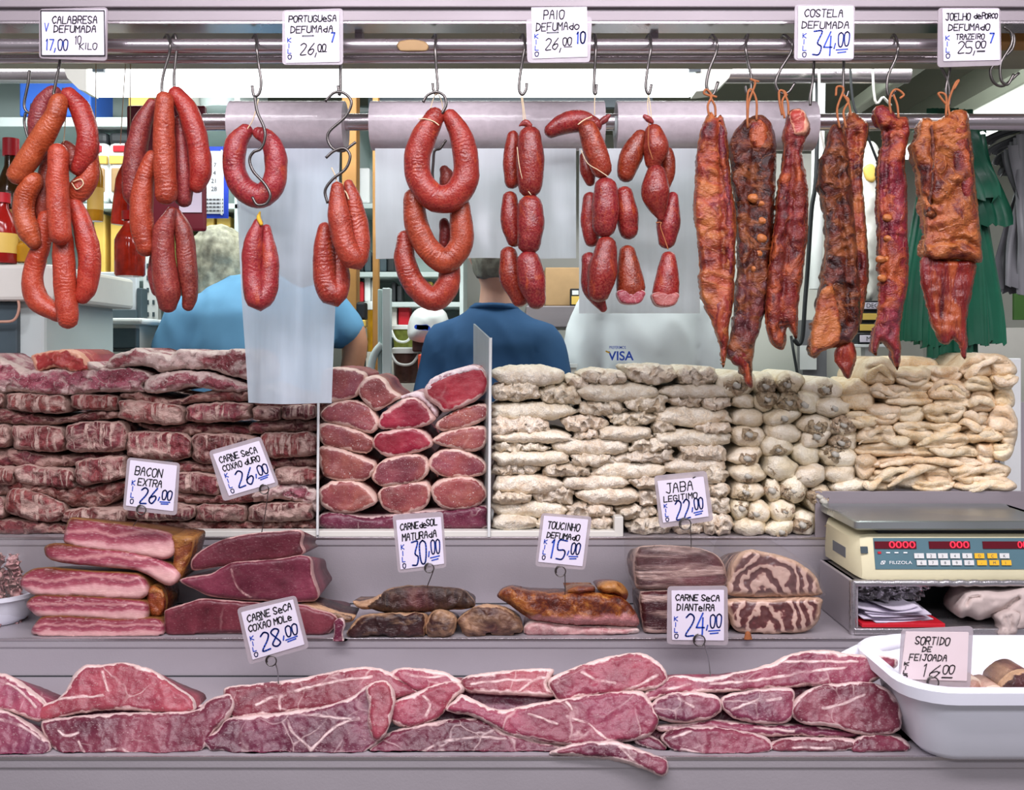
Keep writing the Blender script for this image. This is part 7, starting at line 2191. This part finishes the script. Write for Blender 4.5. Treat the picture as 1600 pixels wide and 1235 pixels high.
wl = [Vector((sx0 - 0.0 + noise.noise(Vector((1, k * 0.7, 3))) * 0.003, DS - 0.002, zs0 + (zs1 - zs0) * k / 20)) for k in range(21)]
MB().tube(wl, 0.007, 10).build('foil_edge', M['foil'], stn, True)

# papers, rag
pp = empty('red_folder', (0.79, 2.0, zs0 + 0.015), 'red folder lying in the stand under the loose papers', 'folder')
MB().box(sx0 + 0.016, sx0 + 0.185, DS - 0.01, DS + 0.10, zs0 + 0.015, zs0 + 0.023, 0.001).build('folder', M['red'], pp)
for i in range(6):
    z = zs0 + 0.024 + i * 0.0042
    xo = random.uniform(-0.006, 0.012)
    Mt = Matrix.Translation((sx0 + 0.09 + xo, DS + 0.045, z)) @ Matrix.Rotation(random.uniform(-0.25, 0.25), 4, 'Z') @ Matrix.Rotation(random.uniform(-0.04, 0.1), 4, 'X')
    n = 10
    V, Fc = [], []
    for sde in (0, 1):
        for j in range(3):
            for k in range(n + 1):
                u, v = k / n - .5, j / 2 - .5
                V.append(Mt @ Vector((u * (0.13 if i < 5 else 0.075), v * 0.085, (u * u) * 0.03 * (1 if i > 3 else 0.3) + sde * 0.0012)))
    K = 3 * (n + 1)
    for j in range(2):
        for k in range(n):
            q = [j * (n + 1) + k, j * (n + 1) + k + 1, (j + 1) * (n + 1) + k + 1, (j + 1) * (n + 1) + k]
            Fc += [q[::-1], [w + K for w in q]]
    o = mesh_obj('paper_slip', V, Fc, M['paper'])
    tag(o, ['lowest', 'second', 'third', 'fourth', 'fifth', 'topmost, curled'][i] + ' of the white paper slips on the red folder', 'paper', 'paper slips in the stand')
o = slab('cleaning_rag', [(1491, 950), (1500, 932), (1512, 922), (1560, 920), (1640, 918), (1640, 985), (1600, 992), (1578, 992), (1560, 975), (1558, 962), (1530, 970), (1512, 964), (1500, 966)], DS + 0.03, M['cloth'], 0.05, 0.06, 16, 4, 1.0, 0.006, 18,
         floor=Z2 + 0.016, creases=[[(1510, 945), (1516, 936), (1530, 934)], [(1556, 965), (1580, 945), (1590, 935)], [(1575, 990), (1590, 960)]], cdepth=0.02, cw=3)
tag(o, 'greyish pink rag stuffed into the stand under the scale', 'rag')
slab('rag_tail', [(1560, 965), (1578, 955), (1595, 960), (1592, 978), (1586, 992), (1562, 994), (1566, 980)], DS - 0.02, M['cloth'], 0.008, 0.03, 6, 3.5, 0.8, 0.004, 40, creases=[[(1570, 965), (1572, 990)], [(1580, 962), (1580, 990)]], cdepth=0.008, cw=2, parent=o)

sc = empty('shop_scale', (0.9, 2.05, zs1), 'ivory electronic shop scale with red digits on the foil covered stand', 'scale')
DSc = 1.965
bx0, bx1 = (1340 - 800) * DSc / F, 1.10
fz0, fz1 = zs1 + 0.001, CZ - (838 - HZ) * DSc / F
# wedge-shaped ivory body: sloping front, rounded left end
bm = bmesh.new()
prof = [(DSc, fz0), (DSc - 0.004, fz0 + 0.012), (DSc + 0.012, fz1 - 0.004), (DSc + 0.022, fz1), (DSc + 0.215, fz1 + 0.004), (DSc + 0.225, fz0 + 0.02), (DSc + 0.22, fz0)]
secs = []
for x, ins, dz in ((bx0, 0.02, -0.012), (bx0 + 0.010, 0.004, -0.003), (bx0 + 0.025, 0.0, 0.0), (bx1 - 0.02, 0.0, 0.0), (bx1, 0.01, -0.01)):
    cy = DSc + 0.11
    secs.append([bm.verts.new((x, y + (ins if y < cy else -ins), z + (dz if z > fz0 + 0.02 else -dz * 0.5))) for y, z in prof])
for a, b in zip(secs, secs[1:]):
    for k in range(len(prof)):
        bm.faces.new([a[k], a[(k + 1) % len(prof)], b[(k + 1) % len(prof)], b[k]])
bm.faces.new(secs[0]); bm.faces.new(secs[-1][::-1])
bmesh.ops.recalc_face_normals(bm, faces=bm.faces[:])
bm.verts.index_update()
o = mesh_obj('body', [v.co.copy() for v in bm.verts], [[v.index for v in f.verts] for f in bm.faces], M['cream_plastic'], sc)
bm.free()
o.data.set_sharp_from_angle(angle=math.radians(35))
# control panel on the sloping front
fA = Vector((0, DSc - 0.004, fz0 + 0.012))
fB = Vector((0, DSc + 0.012, fz1 - 0.004))
pv = (fB - fA)
PH = pv.length
pv.normalize()
pn = Vector((1, 0, 0)).cross(pv)
if pn.y > 0: pn = -pn


def PX(px):
    return (px - 800) * (DSc + 0.004) / F


def panel(name, x0, x1, v0, v1, lift, mat, parent, bev=None):
    """rectangle on the sloping front; v from 0 (bottom) to 1 (top)"""
    o0 = Vector((0, fA.y, fA.z))
    a = [o0 + Vector((x, 0, 0)) + pv * (v * PH) + pn * l for l in (lift, lift - 0.002) for x, v in ((x0, v0), (x1, v0), (x1, v1), (x0, v1))]
    return mesh_obj(name, a, [[0, 1, 2, 3], [7, 6, 5, 4], [0, 4, 5, 1], [1, 5, 6, 2], [2, 6, 7, 3], [3, 7, 4, 0]], mat, parent, False)


def pvv(py):
    return (905 - py) / 66.0


cp = panel('control_panel', PX(1366), bx1 - 0.005, pvv(896), pvv(841), 0.002, M['panel_blue'], sc)
x00 = PX(1366)
o0 = Vector((0, fA.y, fA.z))
for x0, x1, txt, tx in ((1367, 1432, '0.000', 1389), (1452, 1516, '0.00', 1484), (1536, 1622, '0.00', 1590)):
    panel('display_window', PX(x0), PX(x1), pvv(860), pvv(847), 0.004, M['led_win'], cp)
    type_text('lit_digits', txt.replace('.', ''), o0 + Vector((PX(tx), 0, 0)) + pv * (pvv(858.5) * PH) + pn * 0.0045, UX, pv, 0.0135, M['led'], cp, 0.0006, 0.0, PX(x1 - 2) - PX(tx) if txt != '0.00' or x0 < 1500 else 0.03)
type_text('maker_lettering', 'FILIZOLA', o0 + Vector((PX(1388), 0, 0)) + pv * (pvv(887) * PH) + pn * 0.003, UX, pv, 0.0065, M['white_print'], cp, 0.0006, 0.0, PX(1423) - PX(1388))
ribbon('maker_emblem', [np.array([(0, 0), (.003, .006), (.006, 0), (0, 0)]), np.array([(.004, .006), (.007, 0), (.010, .006), (.004, .006)])], o0 + Vector((PX(1374), 0, 0)) + pv * (pvv(887) * PH), UX, pv, pn, 0.0012, M['white_print'], cp, 0.0035)
keys = [('1', 1427, 0), ('2', 1446, 0), ('3', 1464, 0), ('4', 1483, 0), ('5', 1502, 0), ('D', 1521, 0), ('C', 1541, 0), ('K', 1560, 0),
        ('6', 1430, 1), ('7', 1448, 1), ('8', 1467, 1), ('9', 1485, 1), ('0', 1504, 1), ('-', 1524, 1), ('M', 1543, 1), ('I', 1562, 1)]
for ch, x, r in keys:
    y = 877 if r == 0 else 889
    ye = ch in 'DC-MI'
    kb = panel('key', PX(x), PX(x + 15), pvv(y), pvv(y - 9), 0.0055, M['key_yellow' if ye else 'key_white'], cp)
    type_text('key_symbol', ch, o0 + Vector((PX(x + 5.5), 0, 0)) + pv * (pvv(y - 1.8) * PH) + pn * 0.0055, UX, pv, 0.0058, M['slate'], kb, 0.0005)
pr = panel('red_mark', PX(1371), PX(1376), pvv(869), pvv(865), 0.004, M['red'], cp)
for x in (1384, 1397, 1411):
    panel('small_print', PX(x), PX(x + 6), pvv(868), pvv(866), 0.004, M['white_print'], cp)
panel('side_sticker', PX(1345), PX(1356), pvv(868), pvv(856), 0.0025, M['slate'], sc)
# left side plate
MB().box(bx0 - 0.001, bx0 + 0.004, DSc + 0.07, DSc + 0.15, fz0 + 0.03, fz0 + 0.052).build('rating_plate', M['grey_print'], sc)
# weighing plate
pz0, pz1 = fz1 + 0.012, CZ - (814 - HZ) * (DSc + 0.0) / F
x0, x1, y0, y1 = (1338 - 800) * DSc / F - 0.004, 1.12, DSc - 0.005, DSc + 0.225
bm = bmesh.new()


def rring(x0, x1, y0, y1, z, r):
    P = []
    for cx, cy, a0 in ((x1 - r, y1 - r, 0), (x0 + r, y1 - r, 90), (x0 + r, y0 + r, 180), (x1 - r, y0 + r, 270)):
        for k in range(5):
            a = math.radians(a0 + k * 22.5)
            P.append(bm.verts.new((cx + r * math.cos(a), cy + r * math.sin(a), z)))
    return P


pl = [rring(x0 + .006, x1, y0 + .006, y1 - .006, pz0, .008), rring(x0, x1, y0, y1, pz0 + 0.004, .01), rring(x0, x1, y0, y1, pz1 - 0.002, .01), rring(x0 + .004, x1, y0 + .004, y1 - .004, pz1, .01),
      rring(x0 + .016, x1, y0 + .016, y1 - .016, pz1 - 0.004, .012)]
for a, b in zip(pl, pl[1:]):
    for k in range(len(a)):
        bm.faces.new([a[k], a[(k + 1) % len(a)], b[(k + 1) % len(a)], b[k]])
bm.faces.new(pl[0][::-1]); bm.faces.new(pl[-1])
bm.verts.index_update()
o = mesh_obj('weighing_plate', [v.co.copy() for v in bm.verts], [[v.index for v in f.verts] for f in bm.faces], M['platter'], sc)
o.data.set_sharp_from_angle(angle=math.radians(35))
bm.free()
MB().box(x0 + .06, x1 - .02, DSc + 0.03, DSc + 0.19, fz1, pz0 + 0.002).build('plate_support', M['dark'], sc)
simple('front_board', 1274, 768, 1606, 842, 2.195, 0.006, M['beam'], 'grey metal board in front of the rinds behind the scale', 'board', None, 0.001)

# ---------------------------------------------------------------- price cards


def card(label, sleeve, paper, d, lines, price=None, kilo=None, ring=None, papermat='paper', border=False, extra=(), rails=False, ink2='blue_ink'):
    """sleeve and paper: four photo corners (top left, top right, bottom right, bottom left)"""
    t = empty('price_card', W(sum(p[0] for p in sleeve) / 4, max(p[1] for p in sleeve), d), label, 'price card', 'handwritten price cards')

    def sheet(name, quad, dd, th, mat, r):
        q = [W(x, y, d) for x, y in quad]
        c = sum(q, Vector()) / 4
        P = []
        for i in range(4):
            p, a, b = q[i], q[i - 1], q[(i + 1) % 4]
            u, v = (a - p).normalized(), (b - p).normalized()
            for k in range(5):
                s = k / 4
                P.append(p + u * r * (1 - s) ** 2 + v * r * s ** 2)
        n = len(P)
        V = [Vector((p.x, d + dd, p.z)) for p in P] + [Vector((p.x, d + dd + th, p.z)) for p in P]
        Fc = [list(range(n))[::-1], [n + k for k in range(n)]] + [[k, (k + 1) % n, n + (k + 1) % n, n + k] for k in range(n)]
        o = mesh_obj(name, V, Fc, mat, t, False)
        bm = bmesh.new(); bm.from_mesh(o.data); bmesh.ops.recalc_face_normals(bm, faces=bm.faces[:]); bm.to_mesh(o.data); bm.free()
        return o
    sheet('plastic_sleeve', sleeve, 0.0, 0.0025, M['sleeve'], 0.008)
    pa = sheet('paper', paper, -0.0016, 0.0012, M[papermat], 0.0015)
    tl, tr, br, bl = [W(x, y, d - 0.0016) for x, y in paper]
    u, v = (br - bl), (tl - bl)
    wu, hv = u.length, v.length
    uu, vvv = u.normalized(), v.normalized()
    if border:
        S = [np.array([(0, 0), (wu, 0), (wu, hv), (0, hv), (0, 0)])]
        ribbon('black_border', S, bl, uu, vvv, NY, 0.0022, M['black'], pa)

    def fit(text, x, y, w, h, mat, pen, nm, slant=0.1, **k):
        S = write(text, 0, 0, 1.0, None, slant, **k)
        mx = max(s[:, 0].max() for s in S)
        mn = min(s[:, 0].min() for s in S)
        for s in S:
            s[:, 0] = (x + (s[:, 0] - mn) / (mx - mn) * w) * wu
            s[:, 1] = (y + s[:, 1] * h) * hv
        ribbon(nm, S, bl, uu, vvv, NY, pen, M[mat], pa)
    for ln in lines:
        text, x, y, w, h = ln[:5]
        fit(text, x, y, w, h, ln[5] if len(ln) > 5 else 'black', ln[6] if len(ln) > 6 else 0.0020, 'handwriting')
    if price:
        a, b, x, y, w, h, ink, pen = price
        fit(a, x, y, w * 0.52, h, ink, pen, 'handwritten_price')
        fit(b, x + w * 0.58, y + h * 0.38, w * 0.42, h * 0.60, ink, pen * 0.85, 'handwritten_price')
        ribbon('price_underline', [np.array([((x + w * .64) * wu, (y + h * .2) * hv), ((x + w * .95) * wu, (y + h * .24) * hv)]), np.array([((x + w * .68) * wu, (y + h * .08) * hv), ((x + w * .9) * wu, (y + h * .12) * hv)])],
               bl, uu, vvv, NY, pen * 0.8, M[ink], pa)
    if kilo:
        x, y, hh, ink = kilo
        for i, ch in enumerate('KILO'):
            S = write(ch, 0, 0, 1.0, 0.8, 0.05)
            for s in S:
                s[:, 0] = (x + (s[:, 0] if ch != 'I' else s[:, 0] * 0.6 + .2) * 0.075) * wu
                s[:, 1] = (y + hh * (3 - i) / 4 + s[:, 1] * hh * 0.18) * hv
            ribbon('vertical_kilo', S, bl, uu, vvv, NY, 0.0017, M[ink], pa)
    for ex in extra:
        fit(*ex)
    if ring:
        (cx, cy, r), (ex_, ey, ed) = ring
        P = []
        for k in range(22):
            a = math.radians(100 + k * 22)
            rr = r * (1 - k * 0.012)
            P.append((cx + rr * math.cos(a), cy - rr * math.sin(a), d - 0.006))
        wire('ring_clip', P[::-1], 0.0012, M['hook'], t)
        wire('wire_stem', [(cx + r * 0.75, cy + r * 0.6, d - 0.004), ((cx + ex_) / 2 + r * 0.5, (cy + ey) / 2, (d + ed) / 2), (ex_, ey, ed)], 0.0010, M['hook'], t)
    return t


DC = 1.935
card('calabresa price card with a dark border, first on the rail', [(61, 14), (168, 11), (167, 95), (61, 91)], [(64, 17), (166, 15), (164, 87), (65, 87)], DC,
     [('CALABRESA', .18, .72, .70, .16), ('DEFUMADA', .20, .52, .66, .15), ('17,00', .08, .12, .34, .24, 'blue_ink', .0022), ('KILO', .60, .14, .28, .14, 'black', .0016), ('10', .54, .26, .09, .18, 'black', .0016)],
     None, None, None, 'paper', True, [('V', .06, .54, .06, .18, 'blue_ink', .0018, 'handwriting')])
card('portuguesa price card hanging left of the largest ring', [(441, 16), (536, 13), (536, 101), (441, 101)], [(445, 19), (530, 18), (531, 97), (447, 99)], DC,
     [('PORTUGUeSA', .07, .80, .88, .12), ('DEFUMAdA', .10, .59, .78, .13), ('-', .32, .50, .2, .05, 'grey_print', .003), ('26,', .27, .16, .30, .22), ('00', .60, .22, .15, .14)],
     None, (.04, .08, .44, 'blue_ink'), None, 'paper', False, [('7', .86, .40, .06, .18, 'blue_ink', .003, 'handwriting'), ('-', .62, .20, .14, .02, 'black', .0016, 'handwriting')])
card('paio price card hanging above the first paio chain', [(822, 30), (925, 26), (922, 97), (824, 98)], [(830, 12), (917, 11), (918, 89), (832, 92)], DC,
     [('PAIO', .22, .76, .38, .17), ('DEFUMAdo', .08, .54, .78, .15), ('26,', .24, .16, .28, .22), ('00', .56, .24, .16, .15), ('10', .82, .27, .15, .22, 'blue_ink', .003)],
     None, (.05, .05, .46, 'blue_ink'), None, 'paper', False, [('-', .58, .2, .14, .02, 'black', .0016, 'handwriting'), ('-', .28, .48, .2, .04, 'grey_print', .003, 'handwriting')])
card('costela price card hanging above the smoked ribs', [(1242, 7), (1336, 7), (1334, 94), (1241, 94)], [(1247, 10), (1333, 10), (1333, 92), (1246, 92)], DC,
     [('COSTELA', .12, .80, .68, .14), ('DEFUMADA', .07, .58, .84, .13)], ('34', ',00', .27, .08, .66, .44, 'blue_ink', .0030), (.09, .04, .48, 'blue_ink'))
card('joelho de porco price card, last on the rail', [(1466, 12), (1563, 12), (1565, 102), (1465, 105)], [(1472, 14), (1560, 14), (1562, 94), (1474, 96)], DC,
     [('JOELHO', .06, .78, .44, .13), ('deP', .56, .80, .20, .11), ('ORCO', .76, .80, .22, .09), ('DEFUMAdO', .10, .58, .74, .12), ('TRAZEIRO', .24, .41, .50, .10, 'black', .0018), ('25,', .26, .15, .30, .22), ('00', .58, .24, .18, .13)],
     None, (.05, .06, .46, 'blue_ink'), None, 'paper', False, [('7', .84, .34, .07, .18, 'blue_ink', .003, 'handwriting'), ('=', .60, .17, .14, .04, 'black', .0014, 'handwriting')])

BIGP = 'blue_ink'
card('bacon extra price card standing over the bacon slabs', [(199, 715), (281, 724), (276, 806), (192, 797)], [(204, 719), (277, 728), (271, 799), (197, 790)], 1.93,
     [('BACON', .12, .70, .58, .18), ('EXTRA', .20, .48, .50, .15)], ('26', ',00', .28, .10, .66, .34, BIGP, .0030), (.08, .06, .54, BIGP), ((221, 797, 8), (208, 822, 1.965)))
card('carne seca coxao duro price card, tilted in front of the dark pile', [(326, 705), (407, 682), (436, 759), (349, 784)], [(333, 710), (405, 689), (430, 754), (358, 775)], 1.99,
     [('CARNE SeCA', .08, .76, .80, .14), ('COXÃO dURO'.replace('Ã', 'A'), .08, .56, .80, .13)], ('26', ',00', .26, .12, .70, .36, BIGP, .0030), (.07, .04, .50, BIGP), ((413, 765, 8), (409, 832, 2.02)),
     extra=[('~', .30, .70, .08, .03, 'black', .0018, 'handwriting')])
card('carne seca coxao mole price card, tilted over the bottom step', [(370, 951), (462, 931), (483, 1013), (389, 1039)], [(377, 957), (458, 937), (476, 1007), (395, 1031)], 1.80,
     [('CARNE SeCA', .08, .76, .84, .14), ('COXAO MOLe', .06, .56, .82, .13)], ('28', ',00', .22, .12, .72, .36, BIGP, .0030), (.05, .04, .46, BIGP), ((424, 1033, 9), (435, 1068, 1.62)),
     extra=[('~', .28, .70, .08, .03, 'black', .0018, 'handwriting')])
card('carne de sol price card over the dark dried beef', [(613, 805), (692, 800), (698, 887), (622, 896)], [(619, 813), (689, 808), (694, 881), (626, 890)], 1.93,
     [('CARNE', .08, .78, .42, .13), ('de', .52, .78, .15, .13), ('SOL', .68, .80, .24, .13), ('MATURAdA', .10, .56, .78, .14)], ('30', ',00', .28, .06, .66, .46, BIGP, .0030), (.06, .02, .50, BIGP), ((671, 888, 8), (667, 918, 1.98)))
card('toucinho price card over the smoked fatback', [(846, 802), (925, 808), (914, 891), (836, 885)], [(850, 806), (919, 812), (910, 885), (841, 878)], 1.93,
     [('TOUCINHO', .12, .74, .72, .15), ('DEFUMAdO', .12, .54, .74, .12)], ('15', ',00', .26, .10, .64, .40, BIGP, .0030), (.08, .06, .46, BIGP), ((876, 893, 9), (881, 955, 1.955)))
card('jaba price card with the lowest price in front of the tripe', [(1022, 744), (1104, 736), (1115, 814), (1031, 826)], [(1027, 752), (1099, 745), (1107, 807), (1036, 817)], 1.97,
     [('JABA', .16, .68, .58, .22), ('LEGITIMO', .08, .48, .74, .13)], ('22', ',00', .30, .04, .62, .44, BIGP, .0030), (.07, .02, .44, BIGP), ((1071, 819, 10), (1079, 874, 1.985)), extra=[("'", .78, .84, .05, .10, 'black', .002, 'handwriting')])
card('carne seca dianteira price card over the middle step edge', [(1043, 917), (1137, 916), (1138, 1009), (1042, 1007)], [(1049, 923), (1131, 922), (1131, 1001), (1050, 1000)], 1.84,
     [('CARNE SeCA', .08, .80, .84, .12), ('DIANTeIRA', .10, .60, .72, .13)], ('24', ',00', .26, .10, .70, .44, BIGP, .0030), (.05, .04, .46, BIGP), ((1093, 1001, 10), (1110, 1056, 1.62)))
card('sortido de feijoada price card on pinkish paper in the white tub', [(1409, 984), (1521, 979), (1516, 1077), (1404, 1076)], [(1415, 987), (1513, 988), (1510, 1064), (1406, 1061)], 1.55,
     [('SORTIDO', .16, .74, .52, .16, 'pencil', .0016), ('DE', .28, .59, .14, .10, 'pencil', .0016), ('FEIJOADA', .10, .40, .56, .13, 'pencil', .0016), ('16', .34, .06, .24, .26, 'pencil', .0016), ('.00', .58, .14, .22, .18, 'pencil', .0016)],
     None, (.04, .02, .36, 'pencil'), ((1458, 1067, 10), (1462, 1100, 1.56)), 'pink_paper', False, [('=', .62, .05, .16, .03, 'pencil', .0014, 'handwriting')])
